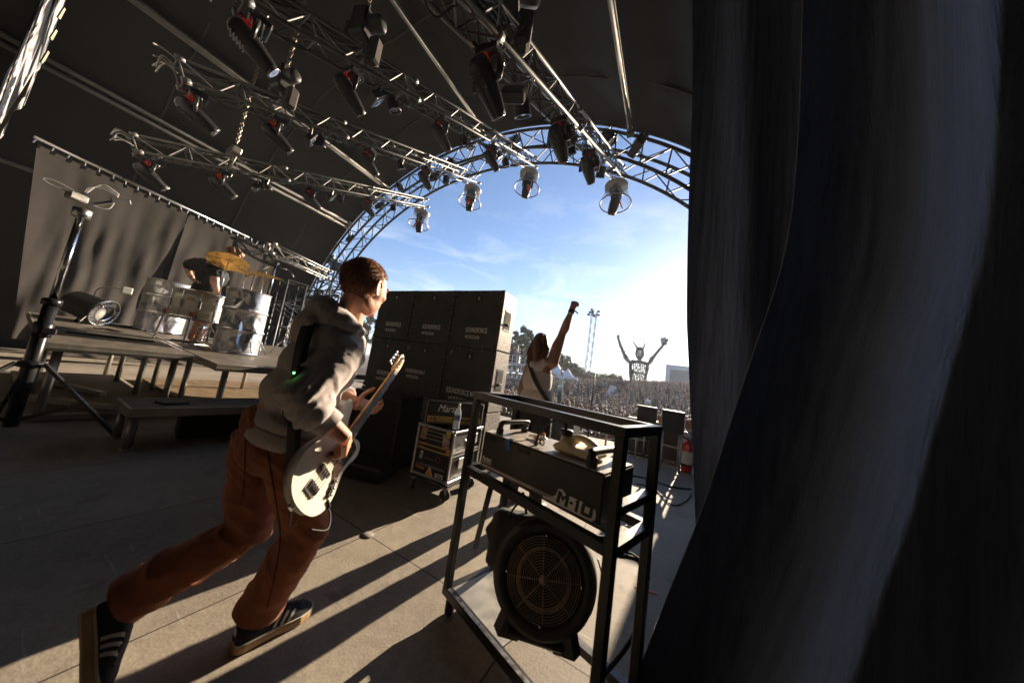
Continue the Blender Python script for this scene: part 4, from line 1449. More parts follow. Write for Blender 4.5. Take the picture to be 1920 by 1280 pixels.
# ================================================================ DRUM RISER, STEP AND KIT
RAKE0, RAKE = -5.4, .05
def deck_z(x): return .84 + (RAKE0 - x) * RAKE
def on_deck(px, py):
    r = ray(px, py)
    t = (.84 + RAKE0 * RAKE - CAM_H) / (r.z + RAKE * r.x)
    return r * t + V((0, 0, CAM_H))
ply = mat('deck_plywood', (.10, .085, .068), .7, var=.4, scale=3, bump=.1, stretch=(1, 3, 1))
leg_m = mat('leg_aluminium', (.40, .38, .34), .42, .8, var=.25, scale=6, stretch=(1, 1, .2))
def deck(name, label, x0, x1, y0, y1, legs, cat, group, z=None, thick=.09):
    t = thing(name, label, cat, ((x0 + x1) / 2, (y0 + y1) / 2, 0), group=group)
    cx, cy = (x0 + x1) / 2, (y0 + y1) / 2
    zf = (lambda x: z) if z else deck_z
    ang = 0 if z else math.atan(RAKE)
    Rm = Matrix.Rotation(ang, 3, 'Y')
    zc = zf(cx)
    w, d = x1 - x0, y1 - y0
    q = MB(); q.box((0, 0, zc - .012), (w - .06, d - .06, .022), Rm); q.obj('deck_board', ply, t)
    for s_ in (-1, 1):
        q = MB(); q.box(Rm @ V((0, s_ * (d / 2 - .015), 0)) + V((0, 0, zc - thick / 2)), (w, .03, thick), Rm, bev=.004)
        q.box(Rm @ V((0, s_ * (d / 2 + .001), 0)) + V((0, 0, zc - thick * .62)), (w, .008, .014), Rm)
        q.obj('edge_profile', leg_m, t)
        q = MB(); q.box(Rm @ V((s_ * (w / 2 - .015), 0, 0)) + V((0, 0, zc - thick / 2)), (.03, d - .06, thick), Rm, bev=.004)
        q.box(Rm @ V((s_ * (w / 2 + .001), 0, 0)) + V((0, 0, zc - thick * .62)), (.008, d, .014), Rm)
        q.obj('edge_profile', leg_m, t)
    for x, y in legs:
        zz = zf(x) - thick
        q = MB(); q.tube([(x - cx, y - cy, 0.01), (x - cx, y - cy, zz)], .034, 12); q.lathe([(0, 0), (.045, 0), (.045, .015), (.034, .02)], (x - cx, y - cy, 0), seg=12)
        q.obj('leg', leg_m, t)
    return t
gr = 'stage decks of the drum riser'
deck('drum_riser', 'left raised stage deck of the drum riser, carrying the round strobe fan', -10.2, -5.75, .27, 1.40,
     [(x, y) for x in (-5.9, -7.4, -8.9, -10.0) for y in (.40, 1.27)], 'stage deck', gr)
deck('drum_riser', 'raised stage deck under the drummer and the front oil drum', -9.6, -5.02, 1.44, 4.3,
     [(x, y) for x in (-5.15, -6.6, -8.2) for y in (1.58, 2.85, 4.15)], 'stage deck', gr)
deck('low_step', 'low platform step in front of the drum riser', -4.98, -4.36, .74, 3.3, [(-4.42, .80), (-4.90, .80), (-4.42, 2.0), (-4.9, 2.0), (-4.42, 3.2), (-4.9, 3.2)], 'step', None, z=.40, thick=.085)
# timber and rails lying under the riser
under = mat('under_ply', (.22, .16, .10), .6, var=.3, scale=2.5, stretch=(1, 4, 1))
q = MB(); q.box((-7.9, .82, .028), (3.9, 1.05, .05)); q.obj('spare_deck', under, label='spare brown deck panel lying flat beneath the left riser deck', cat='deck panel', group='spare panels under the riser')
q = MB(); q.box((-7.6, 2.6, .034), (3.9, 1.9, .055)); q.obj('spare_deck', under, label='spare brown deck panel lying flat beneath the drummer', cat='deck panel', group='spare panels under the riser')
for k, (a, b, lab) in enumerate([((-5.85, .30, .05), (-5.85, 1.42, .05), 'alloy floor rail along the front foot of the left riser deck'), ((-6.9, .35, .085), (-5.95, 1.05, .085), 'alloy bar lying askew on the panel under the left riser deck'),
                      ((-8.6, .5, .085), (-7.2, .95, .085), 'alloy bar lying far back under the left riser deck'), ((-6.9, 1.6, .09), (-5.6, 3.6, .09), 'long alloy bar lying under the drummer deck'),
                      ((-5.3, 1.5, .04), (-5.3, 4.0, .04), 'alloy floor rail along the front foot of the drummer deck')]):
    q = MB(); q.bar(a, b, .07, .06); q.obj('alloy_bar', leg_m, label=lab, cat='bar', group='alloy bars under the riser')
q = MB(); q.bar((-4.86, 1.2, .14), (-4.55, 2.95, .14), .42, .26); q.obj('storage_box', mat('trunk_black', (.012, .012, .012), .7), label='long black box pushed under the low step', cat='box')
pad = MB(); pad.box((-4.62, 1.06, .412), (.16, .20, .022), Matrix.Rotation(.3, 3, 'Z'), bev=.005)
pad.obj('stage_box', BLACK_PLASTIC, label='small flat black box lying on the low step', cat='box')
mt = on_deck(215, 634)
q = MB(); q.box((mt.x - .1, mt.y, mt.z + .014), (.16, .75, .02), bev=.004); q.obj('rubber_mat', BLACK_RUBBER, label='long black cable ramp lying on the riser edge', cat='cable ramp')
for k in range(6):
    c = on_deck(*[(300, 621), (250, 617), (345, 641), (330, 628), (230, 612), (205, 620)][k]) + V((0, 0, .012))
    pts = [c + V((.22 * cos(a) * (1 + .3 * noise.noise(V((a, k, 0)))), .15 * sin(a), .01 * (j % 2))) for j, a in enumerate([2 * pi * i / 20 * (1.0 + .2 * k) for i in range(22)])]
    q = MB(); q.tube(spline(pts, 3), .011, 5); q.obj('stage_cable', BLACK_RUBBER, label='black cable coiled loosely on the drum riser', cat='cable', group='cables on the drum riser')

# oil drums
barrel_m = mat('galvanised_steel', (.66, .66, .68), .30, .8, var=.18, scale=3.5, rvar=.12)
def make_barrel(r, h, dents, label, pos, rz):
    t = thing('oil_drum', label, 'oil drum', tuple(pos), (0, 0, rz), 'dented steel oil drums')
    prof = []
    n = 80
    for k in range(n + 1):
        z = h * k / n
        b = 0
        for zr in (.36, .68):
            b += .030 * math.exp(-((z / h - zr) / .011) ** 2)
        b += .014 * math.exp(-((z / h) / .008) ** 2) + .014 * math.exp(-((z / h - 1) / .008) ** 2)
        prof.append((r + b * .8, z))
    q = MB()
    q.lathe(prof, seg=110, cap=False)
    vs = []
    for x, y, z in q.v:
        a = math.atan2(y, x)
        d = 0
        for k_, (da, dz, sa, sz, dp) in enumerate(dents):
            aa = ((a - da + pi) % (2 * pi) - pi) / sa
            zz = (z / h - dz) / sz
            c_, s2 = cos(k_ * 1.1 + .4), sin(k_ * 1.1 + .4)
            e = max(abs(aa * c_ + zz * s2), abs(-aa * s2 * .8 + zz * c_ + .15 * noise.noise(V((a * 4, z * 4, k_))))) + .12 * noise.noise(V((a * 6, z * 6, k_ * 3)))
            d += dp * .62 * max(0, 1 - e)
        d += .012 * noise.noise(V((x * 4, y * 4, z * 4)))
        k = 1 - d / r
        vs.append((x * k, y * k, z))
    q.v = vs
    q.obj('shell', barrel_m, t)
    q = MB(); q.lathe([(0, h - .02), (r - .012, h - .02), (r - .008, h - .004)], seg=48, cap=False); q.obj('lid', barrel_m, t)
    return t
pA = on_deck(441, 661)
hA = 1.10
ca = math.atan2(-pA.y, -pA.x)
make_barrel(.30, hA, [(ca - .35, .83, .55, .12, .10), (ca - .15, .52, .6, .16, .09), (ca + .12, .30, .42, .20, .13), (ca - .5, .15, .4, .14, .06), (ca + .75, .55, .5, .2, .04)], 'dented steel oil drum at the front edge of the riser', pA, 0)
pB = on_deck(296, 622)
make_barrel(.33, 1.06, [(ca - .25, .85, .5, .12, .10), (ca + .05, .45, .5, .2, .07), (ca + .3, .15, .4, .16, .08)], 'dented steel oil drum behind the white drum', pB, 0)

# white drum on its cradle
pD = on_deck(354, 645)
scale_d = -(CAM_ROT.transposed() @ (pD - V((0, 0, CAM_H)))).z / 541.5
DR = thing('white_drum', 'white wooden drum on chrome legs between the two oil drums', 'drum', tuple(pD), (0, 0, .4))
DR.scale = (1.36, 1.36, 1.1)
white_w = mat('white_lacquer', (.85, .82, .74), .28, var=.06, coat=.5)
q = MB(); q.lathe([(0, .40), (.245, .40), (.245, .82), (0, .82)], seg=40); q.obj('shell', white_w, DR)
for z in (.40, .82):
    q = MB(); q.lathe([(.243, z - .02), (.262, z - .02), (.262, z + .02), (.243, z + .02)], seg=40, cap=False); q.obj('hoop', CHROME, DR)
for k in range(10):
    a = 2 * pi * k / 10
    q = MB(); q.rod((.258 * cos(a), .258 * sin(a), .41), (.258 * cos(a), .258 * sin(a), .81), .006, 6); q.box((.252 * cos(a), .252 * sin(a), .61), (.03, .03, .12), Matrix.Rotation(a, 3, 'Z'), bev=.006); q.obj('tension_lug', CHROME, DR)
q = MB(); q.lathe([(0, .822), (.24, .824)], seg=36, cap=False); q.obj('drum_head', mat('drum_skin', (.6, .58, .52), .5), DR)
q = MB(); q.box((.2485 * cos(-1.0), .2485 * sin(-1.0), .70), (.006, .06, .035), Matrix.Rotation(-1.0, 3, 'Z'), bev=.002); q.obj('badge', mat('brass', (.55, .40, .15), .35, .9), DR)
for k in range(4):
    a = pi / 4 + k * pi / 2
    q = MB(); q.tube(spline([(.24 * cos(a), .24 * sin(a), .50), (.27 * cos(a), .27 * sin(a), .40), (.30 * cos(a), .30 * sin(a), .012)], 5), .012, 7); q.obj('leg', CHROME, DR)
    q = MB(); q.box((.262 * cos(a), .262 * sin(a), .46), (.05, .05, .06), Matrix.Rotation(a, 3, 'Z'), bev=.01); q.obj('leg_clamp', mat('copper_clamp', (.50, .20, .08), .4, .7), DR)
q = MB(); q.box((0, -.3, .05), (.12, .30, .03), Matrix.Rotation(.2, 3, 'X')); q.rod((0, -.18, .06), (.0, -.12, .36), .012); q.box((0, -.2, .02), (.35, .06, .03), bev=.006); q.lathe([(0, -.03), (.05, -.03), (.05, .03), (0, .03)], (0, -.14, .33), (0, 1, 0), 14)
PD = q.obj('drum_pedal', CHROME, label='chrome kick pedal standing under the white drum', cat='pedal'); PD.location = pD; PD.rotation_euler = (0, 0, 2.2)
def stand(name, label, cat, base, top_z, spread=.26, m=CHROME, r_=.012, group='stands round the drum kit'):
    t = thing(name, label, cat, tuple(base), (0, 0, random.uniform(0, 2)), group)
    q = MB(); q.rod((0, 0, .10), (0, 0, top_z * .55), r_ * 1.3, 8); q.rod((0, 0, top_z * .5), (0, 0, top_z), r_ * .8, 8); q.lathe([(0, -.02), (r_ * 2, -.02), (r_ * 2, .02), (0, .02)], (0, 0, top_z * .55), seg=10); q.obj('tube', m, t)
    for k in range(3):
        a = 2 * pi * k / 3
        q = MB(); q.rod((spread * cos(a), spread * sin(a), .01), (0, 0, .36), r_ * .8, 6); q.rod((spread * .55 * cos(a), spread * .55 * sin(a), .16), (0, 0, .14), r_ * .6, 5); q.obj('leg', m, t)
    return t
cym_m = mat('bronze_cymbal', (.85, .52, .15), .28, .7, var=.25, scale=9, rvar=.12)
def cymbal(px, py, d, r, tilt, label):
    c = dep(px, py, d)
    aw_ = V((c.x, c.y, 0)).normalized()
    tilt_axis = V((0, 0, 1)).cross(aw_)
    t = thing('cymbal', label, 'cymbal', tuple(c), (0, 0, 0), 'bronze cymbals')
    q = MB(); prof = [(.006, .030), (.02, .030), (.045, .022), (.055, .010)] + [(.055 + (r - .055) * k / 22, .010 - .022 * (k / 22) ** 1.3 + .0016 * (k % 2)) for k in range(1, 23)]
    q.lathe(prof, seg=56, cap=False)
    Rm = Matrix.Rotation(tilt, 3, V(tilt_axis))
    q.v = [tuple(Rm @ V(p)) for p in q.v]
    q.obj('bronze_disc', cym_m, t)
    q = MB(); q.rod(Rm @ V((0, 0, -.02)), Rm @ V((0, 0, .07)), .006, 6); q.lathe([(0, .03), (.018, .03), (.014, .045), (0, .05)], axis=Rm @ V((0, 0, 1)), seg=10); q.obj('wing_nut', CHROME, t)
    return c
c1 = cymbal(428, 490, 5.1, .285, R(21), 'large golden cymbal tilted in front of the drummer head')
c2 = cymbal(497, 515, 5.15, .265, R(-3), 'flat cymbal above the front oil drum, seen edge on')
c3 = cymbal(462, 511, 5.7, .19, R(2), 'smaller flat cymbal just behind the tilted golden one')
def cstand(c, label, off=(0, 0)):
    z0 = deck_z(c.x + off[0])
    b = V((c.x + off[0], c.y + off[1], z0))
    return stand('cymbal_stand', label, 'cymbal stand', b, c.z - z0 - .02)
cstand(c1, 'chrome stand rising behind the front oil drum to the golden cymbal'); cstand(c2, 'chrome stand under the flat edge on cymbal'); cstand(c3, 'chrome stand under the smaller flat cymbal')
for px, py, d, hgt, lab, ang in [(478, 512, 5.6, 1.75, 'microphone stand with a black mic pointing over the front oil drum', .8), (520, 490, 5.5, 1.85, 'tall microphone stand right of the flat cymbal', -.5)]:
    c = dep(px, py, d); z0 = deck_z(c.x)
    t = stand('mic_stand', lab, 'mic stand', V((c.x, c.y, z0)), c.z - z0, m=BLACK_STEEL if ang > 0 else CHROME, r_=.014)
    t.rotation_euler = (0, 0, 0)
    tz = c.z - z0
    q = MB(); q.rod((0, -.12, tz - .12), (0, .22, tz + .25 * (1 if ang > 0 else -.35)), .008, 6); q.obj('boom', BLACK_STEEL, t)
    q = MB(); q.lathe([(0, 0), (.018, 0), (.024, .10), (.022, .15), (0, .17)], (0, .2, tz + (.24 if ang > 0 else -.09)), (0, .7, .5 if ang > 0 else -.7), 10); q.obj('microphone', BLACK_PLASTIC, t)
hb = on_deck(528, 664)
t = stand('hi_hat_stand', 'chrome stand with looped tube right of the front oil drum', 'stand', hb, .78, spread=.2)
q = MB(); q.tube(spline([(.0, .04, .10), (.02, .05, .72), (.05, .09, .78), (.08, .12, .70), (.10, .15, .1)], 6), .012, 6); q.obj('looped_tube', CHROME, t)

# round strobe fan on the left deck
pf = on_deck(160, 606)
FL = thing('strobe_fan', 'round black drum fan with a bright ribbed ring, tilted on the left riser deck', 'fan', tuple(pf), (0, 0, 0))
sc_f = -(CAM_ROT.transposed() @ (pf - V((0, 0, CAM_H)))).z / 541.5
ax = V((.62, .62, -.25)).normalized(); cz = 30 * sc_f
q = MB(); rr_ = 25 * sc_f
q.lathe([(0, -1.15 * rr_), (.75 * rr_, -1.15 * rr_), (.85 * rr_, -1.0 * rr_), (rr_, .75 * rr_), (rr_ * 1.04, .8 * rr_), (rr_ * 1.04, .9 * rr_), (rr_ * .9, .9 * rr_), (rr_ * .86, .7 * rr_), (0, .7 * rr_)], (0, 0, cz), ax, 32)
q.obj('drum_body', mat('fan_casing', (.05, .05, .052), .55), FL)
q = MB(); u_, w_, a_ = frame(ax)
for k in range(30):
    a = 2 * pi * k / 30
    q.rod(V((0, 0, cz)) + a_ * (.92 * rr_) + (u_ * cos(a) + w_ * sin(a)) * rr_ * .62, V((0, 0, cz)) + a_ * (.92 * rr_) + (u_ * cos(a) + w_ * sin(a)) * rr_ * .97, .010, 5)
for f_ in (.62, .97):
    q.tube([V((0, 0, cz)) + a_ * (.92 * rr_) + (u_ * cos(a) + w_ * sin(a)) * rr_ * f_ for a in [2 * pi * k / 32 for k in range(32)]], .009, 5, closed=True)
q.obj('guard_ring', CHROME, FL)
for s_ in (-.22, .22):
    q = MB(); q.tube(spline([(s_ - .12, .1, .01), (s_ - .02, .02, cz * .55), (s_ + .02, -.02, cz * .6), (s_ + .12, -.1, .01)], 5), .016, 6); q.obj('foot', BLACK_STEEL, FL)
q = MB(); q.tube(spline([(0, 0, cz + rr_ * .9), (.02, .02, cz + rr_ * 1.5), (.08, .12, cz + rr_ * 1.8), (.16, .24, cz + rr_ * 1.8)], 6), .012, 6); q.obj('arm', ALU, FL)
q = MB(); q.box((.2, .3, cz + rr_ * 1.75), (.10, .12, .12), bev=.01); q.obj('junction_box', mat('white_box', (.6, .6, .55), .5), FL)

# wind up stand in the left foreground
WS = thing('wind_up_stand', 'heavy black wind-up tripod stand at the left, tall pole with a small camera head', 'tripod stand', (-5.45, .25, 0), (0, 0, 0))
ws_m = mat('stand_black', (.02, .021, .025), .3, .3, var=.3)
top = 2.20
q = MB(); q.rod((0, 0, .05), (0, 0, 1.30), .044, 16); q.lathe([(.044, 0), (.060, 0), (.060, .06), (.044, .07)], (0, 0, 1.24), seg=16, cap=False); q.lathe([(.044, 0), (.058, 0), (.058, .14), (.044, .15)], (0, 0, .92), seg=16, cap=False); q.obj('column', ws_m, WS)
q = MB(); q.rod((0, 0, 1.3), (0, 0, top), .026, 14); q.obj('inner_pole', CHROME, WS)
q = MB(); q.lathe([(.044, 0), (.075, 0), (.075, .05), (.044, .06)], (0, 0, .62), seg=16, cap=False); q.obj('collar', ws_m, WS)
for a in (R(50), R(185), R(300)):
    q = MB(); q.bar((.09 * cos(a), .09 * sin(a), .66), (.72 * cos(a), .72 * sin(a), .02), .026, .03); q.obj('leg', ws_m, WS)
    q = MB(); q.bar((.05 * cos(a), .05 * sin(a), .12), (.42 * cos(a), .42 * sin(a), .30), .022, .03); q.obj('brace', ws_m, WS)
q = MB(); q.rod((.06, 0, .95), (.16, .02, .95), .02); q.box((.15, .03, .99), (.05, .08, .06), bev=.01); q.obj('crank', ws_m, WS)
q = MB(); q.lathe([(0, 0), (.06, 0), (.06, .09), (.035, .10), (0, .10)], (0, 0, top - .02), seg=14); q.obj('top_spigot', ALU, WS)
CH = thing('remote_camera', 'small remote camera with curling cables on top of the wind-up stand', 'camera', (-5.45, .25, top + .12))
CH.scale = (.55,) * 3
q = MB(); q.box((-.02, -.10, .10), (.18, .22, .14), Matrix.Rotation(.3, 3, 'Z'), bev=.02); q.obj('body', ALU_DULL, CH)
q = MB(); q.bar((0, .10, .08), (.02, .30, .26), .05, .05); q.box((.02, .36, .30), (.10, .24, .09), Matrix.Rotation(.35, 3, 'X'), bev=.01); q.obj('lens_arm', mat('grey_cam', (.25, .25, .25), .4, .4), CH)
q = MB()
for k in range(3):
    q.tube(spline([(0, -.05, .14), (0, -.02 + .03 * k, .34 + .03 * k), (0, .14, .42 + .04 * k), (0, .32, .36 + .03 * k)], 6), .012, 6)
q.tube(spline([(0, -.1, .18), (0, -.34, .25), (0, -.46, .22), (0, -.36, .16), (0, -.15, .14)], 6), .009, 5)
q.tube(spline([(0, .3, .26), (0, .26, .08), (0, .12, .04), (0, .05, .1)], 6), .01, 5)
q.obj('curled_cables', mat('light_cable', (.45, .45, .44), .5), CH)

# ================================================================ FAR SIDE: CURTAIN, RAIL, PA SCAFFOLD
CXF = -12.0
far_cloth = mat('brown_black_cloth', (.042, .039, .037), .95, var=.12, scale=4, spec=.1, bump=.1, bscale=250, sheen=.2)
ctop = [onx(70, 266, -11.4), None, None, None, onx(520, 474, -12.5)]   # hung a little askew, turned towards the audience
cT = lambda u: lerp(ctop[0], ctop[4], u)
def far_curtain(u0, u1, zbot, hem_fn, seed):
    def fn(u, v):
        a = u0 + (u1 - u0) * u
        t = cT(a)
        zt = t.z
        zb = zbot
        z = zt + (zb - zt) * v
        dy = hem_fn(u, v)
        ff = v ** .7
        w_ = u + .10 * noise.noise(V((u * 3, v * 1.2, seed)))
        fold = .03 * sin(w_ * 15 + 2.2 * v + seed) * ff * (.4 + .6 * abs(noise.noise(V((u * 5, 0, seed + 3))) * 2)) + .015 * sin(w_ * 41 + 4 * v * u + seed * 2) * ff + .30 * noise.noise(V((u * 2.2 + v * .8, v * 1.9 - u, seed))) * ff + .05 * noise.noise(V((u * 11 + v * 3, v * 5, seed))) * ff
        return (t.x + fold, t.y + dy, z)
    return fn
MB().grid(far_curtain(0, .49, .50, lambda u, v: .42 * v * (1 - u) + .0, 1.0), 130, 50).obj('far_curtain', far_cloth, label='brownish black curtain at the far left, its free corner drawn out to the side', cat='curtain', group='far wing curtains')
MB().grid(far_curtain(.495, 1.0, .50, lambda u, v: -.12 * v * (1 - u), 4.0), 130, 50).obj('far_curtain', far_cloth, label='brownish black curtain behind the drummer', cat='curtain', group='far wing curtains')
q = MB(); q.tube([cT(-.01) + V((.05, 0, .05)), cT(.8) + V((.05, 0, .05))], .035, 8)
for k in range(24):
    p = cT(k / 24 * .98) + V((.06, 0, .02)); q.rod(p + V((0, 0, .05)), p + V((0, random.uniform(-.04, .04), -.08)), .012, 5)
q.obj('curtain_rail', ALU, label='alloy rail along the top of the far curtains', cat='rail')
st, en = cT(.93), cT(1.42)
t = thing('side_truss', 'short aluminium truss from the curtain rail to the far foot of the arch', 'truss')
t.matrix_world = Matrix.Translation(st + V((.15, 0, .0))) @ truss_basis(en - st).to_4x4()
ch, la = truss_mesh((en - st).length, .17, .03, .014, .42)
ch.obj('chords', ALU_DULL, t); la.obj('lacing', ALU_DULL, t)
# drooping rope chains at the far left edge
q = MB(); q.tube(spline([(-11.5, -.95, 4.6), (-11.4, -.75, 3.2), (-11.5, -.9, 2.2), (-11.5, -1.0, .6)], 8), .03, 6)
q.obj('hanging_rope', mat('pale_rope', (.30, .28, .22), .9), label='pale rope hanging beside the far curtain', cat='rope')
# PA scaffold tower
def scaffold(x0, x1, y0, y1, z0, z1, nx, ny, nz, r_, name, label, m, brace=True):
    t = thing(name, label, 'scaffold', ((x0 + x1) / 2, (y0 + y1) / 2, 0), group='scaffold towers left of the arch')
    cx, cy = (x0 + x1) / 2, (y0 + y1) / 2
    X_ = [x0 - cx + (x1 - x0) * i / nx for i in range(nx + 1)]
    Y_ = [y0 - cy + (y1 - y0) * i / ny for i in range(ny + 1)]
    Z_ = [z0 + (z1 - z0) * i / nz for i in range(nz + 1)]
    for x in X_:
        for y in Y_:
            q = MB(); q.rod((x, y, z0), (x, y, z1), r_, 6); q.obj('upright', m, t)
    q = MB()
    for z in Z_:
        for y in Y_: q.rod((X_[0], y, z), (X_[-1], y, z), r_ * .8, 5)
        for x in X_: q.rod((x, Y_[0], z), (x, Y_[-1], z), r_ * .8, 5)
    q.obj('ledgers', m, t)
    if brace:
        q = MB()
        for k in range(nz):
            for y in Y_:
                a, b = (X_[0], X_[-1]) if k % 2 else (X_[-1], X_[0]); q.rod((a, y, Z_[k]), (b, y, Z_[k + 1]), r_ * .7, 5)
            for x in X_:
                a, b = (Y_[0], Y_[-1]) if k % 2 else (Y_[-1], Y_[0]); q.rod((x, a, Z_[k]), (x, b, Z_[k + 1]), r_ * .7, 5)
        q.obj('braces', m, t)
    return t
scaf = mat('scaffold_tube', (.10, .105, .115), .45, .6)
scaffold(-16.2, -14.9, 7.6, 8.9, -1.9, 5.6, 1, 1, 14, .045, 'lattice_tower', 'tall lattice tower standing outside the far foot of the arch', scaf)
scaffold(-15.4, -13.3, 5.2, 7.2, -1.9, 3.6, 3, 3, 6, .04, 'pa_scaffold', 'dense dark scaffold of the far speaker wing beneath the side truss', scaf)
q = MB()
q.grid(lambda u, v: (-15.6 + .06 * sin(u * 20), 4.6 + 3.0 * u, -1.0 + 4.4 * v + .05 * sin(u * 9 + v * 5)), 30, 20)
scrim = mat('dark_scrim', (.03, .034, .045), .9, var=.7, scale=4.5, stretch=(1, 1, .25))
q.obj('scrim', scrim, label='dark netting behind the far speaker scaffold', cat='netting')
for k, (px, py) in enumerate([(625, 447), (618, 470), (634, 484), (610, 500)]):
    p = ony(px, py, 7.3)
    dup(pp, p, (R(5), 0, R(40 * k)), ['boxy lamp on top of the lattice tower', 'lamp on the lattice tower under the arch', 'lamp midway on the lattice tower', 'lowest lamp on the lattice tower'][k], 'lamps on the lattice tower', 1.3)

# painted backdrop at the upper left
BX, BY, BZ = -6.0, -.213, 3.66
bd = bpy.data.materials.new('painted_backdrop'); bd.use_nodes = True
n_, l_ = bd.node_tree.nodes, bd.node_tree.links
tc = n_.new('ShaderNodeTexCoord'); mp = n_.new('ShaderNodeMapping'); mp.inputs['Rotation'].default_value = (0, 0, 0); mp.inputs['Scale'].default_value = (.8, 1, .16)
nz = n_.new('ShaderNodeTexNoise'); nz.inputs['Scale'].default_value = 3.6; nz.inputs['Detail'].default_value = 6; nz.inputs['Distortion'].default_value = .35
cr = n_.new('ShaderNodeValToRGB'); cr.color_ramp.elements[0].position = .44; cr.color_ramp.elements[0].color = (.02, .022, .03, 1); cr.color_ramp.elements[1].position = .50; cr.color_ramp.elements[1].color = (.72, .74, .80, 1)
l_.new(tc.outputs['Object'], mp.inputs['Vector']); l_.new(mp.outputs['Vector'], nz.inputs['Vector']); l_.new(nz.outputs['Fac'], cr.inputs['Fac']); l_.new(cr.outputs['Color'], n_['Principled BSDF'].inputs['Base Color']); n_['Principled BSDF'].inputs['Roughness'].default_value = .8
tl_ = n_.new('ShaderNodeBsdfTranslucent'); ms_ = n_.new('ShaderNodeMixShader'); ms_.inputs['Fac'].default_value = .55
l_.new(cr.outputs['Color'], tl_.inputs['Color']); l_.new(n_['Principled BSDF'].outputs[0], ms_.inputs[1]); l_.new(tl_.outputs[0], ms_.inputs[2]); l_.new(ms_.outputs[0], n_['Material Output'].inputs['Surface'])   # thin cloth: sunlight glows through
BDT = thing('backdrop', 'hanging black backdrop painted with white streaks at the upper left', 'backdrop', (BX, BY, BZ))
bdir = V((-6.2, -.46, 0)).normalized()
bnr = V((-bdir.y, bdir.x, 0))
q = MB(); q.grid(lambda u, v: bdir * (7 * u) + V((0, 0, 4.2 * v - .05 * abs(noise.noise(V((u * 40, 0, 0)))) * (1 - v))) + bnr * (.04 * sin(u * 25 + 3 * v)), 100, 40)
q.obj('cloth', bd, BDT)
q = MB(); q.grid(lambda u, v: bdir * (7 * u + .01) + V((0, 0, -.02 - (.30 + .22 * noise.noise(V((u * 6, 2, 0))) + .10 * noise.noise(V((u * 60, 5, 0)))) * v)) + bnr * .02, 120, 3)
q.obj('frayed_hem', mat('hem_lining', (.22, .23, .17), .9, var=.3, scale=8), BDT)
q = MB()
for k in range(16):
    z = .1 + k * .26; q.tube(spline([(0, 0, z), V((.10, .01, z + random.uniform(-.05, .1))), V((.16, 0, z - random.uniform(0, .12)))], 4), .010, 4)
q.obj('tie_tapes', mat('tie_tape', (.30, .31, .24), .9), BDT)
# ================================================================ PEOPLE
skin_m = mat('skin', (.52, .27, .18), .5, var=.10, scale=14, sss=.35, spec=.4, bump=.04, bscale=160)
skin_pale = mat('skin_pale', (.55, .33, .25), .5, var=.12, scale=18, sss=.15, spec=.4)
skin_shade = mat('skin_tanned', (.50, .27, .18), .5, var=.12, scale=12, sss=.12, spec=.35)

def hand(mb, wrist, d, n, t, curls, thumb, s=1.0, spread=.12):
    """palm + five fingers: d towards the knuckles, n out of the back of the hand, t towards the thumb side"""
    w, d, n, t = V(wrist), V(d).normalized(), V(n).normalized(), V(t).normalized()
    kn = w + d * (.088 * s)
    for k in range(4):
        off = (.030 - .020 * k) * s
        mb.tube([w + t * (off * .55) + d * .008 * s, kn + t * off - d * (.004 * abs(k - 1.2)) * s], [.0155 * s, .0125 * s], 8)
    mb.ball(lerp(w, kn, .5), (.034 * s, .036 * s, .015 * s), 10, 8, Matrix((t, d, n)).transposed())
    ln = [.043, .047, .044, .034]
    for k in range(4):
        off = (.030 - .020 * k) * s
        p = kn + t * off - d * (.004 * abs(k - 1.2)) * s
        dsp = (d + t * (spread * (1.5 - k) * .5)).normalized()
        pts, phi = [p], 0
        for j, f_ in enumerate((1, .68, .5)):
            phi += curls[k][j]
            p = p + (dsp * cos(phi) - n * sin(phi)) * (ln[k] * f_ * s)
            pts.append(p)
        mb.tube(pts, [.0098 * s, .0090 * s, .0082 * s, .0066 * s], 8)
        mb.ball(pts[-1], .0068 * s, 8, 6)
    a = w + t * (.026 * s) + d * (.018 * s)
    pts = [a] + [a + V(q) * s for q in thumb]
    mb.tube(pts, [.0150 * s, .0118 * s, .0100 * s][:len(pts)] if len(pts) < 4 else [.015 * s, .0125 * s, .0105 * s, .008 * s], 8)
    mb.ball(pts[-1], .0088 * s, 8, 6)

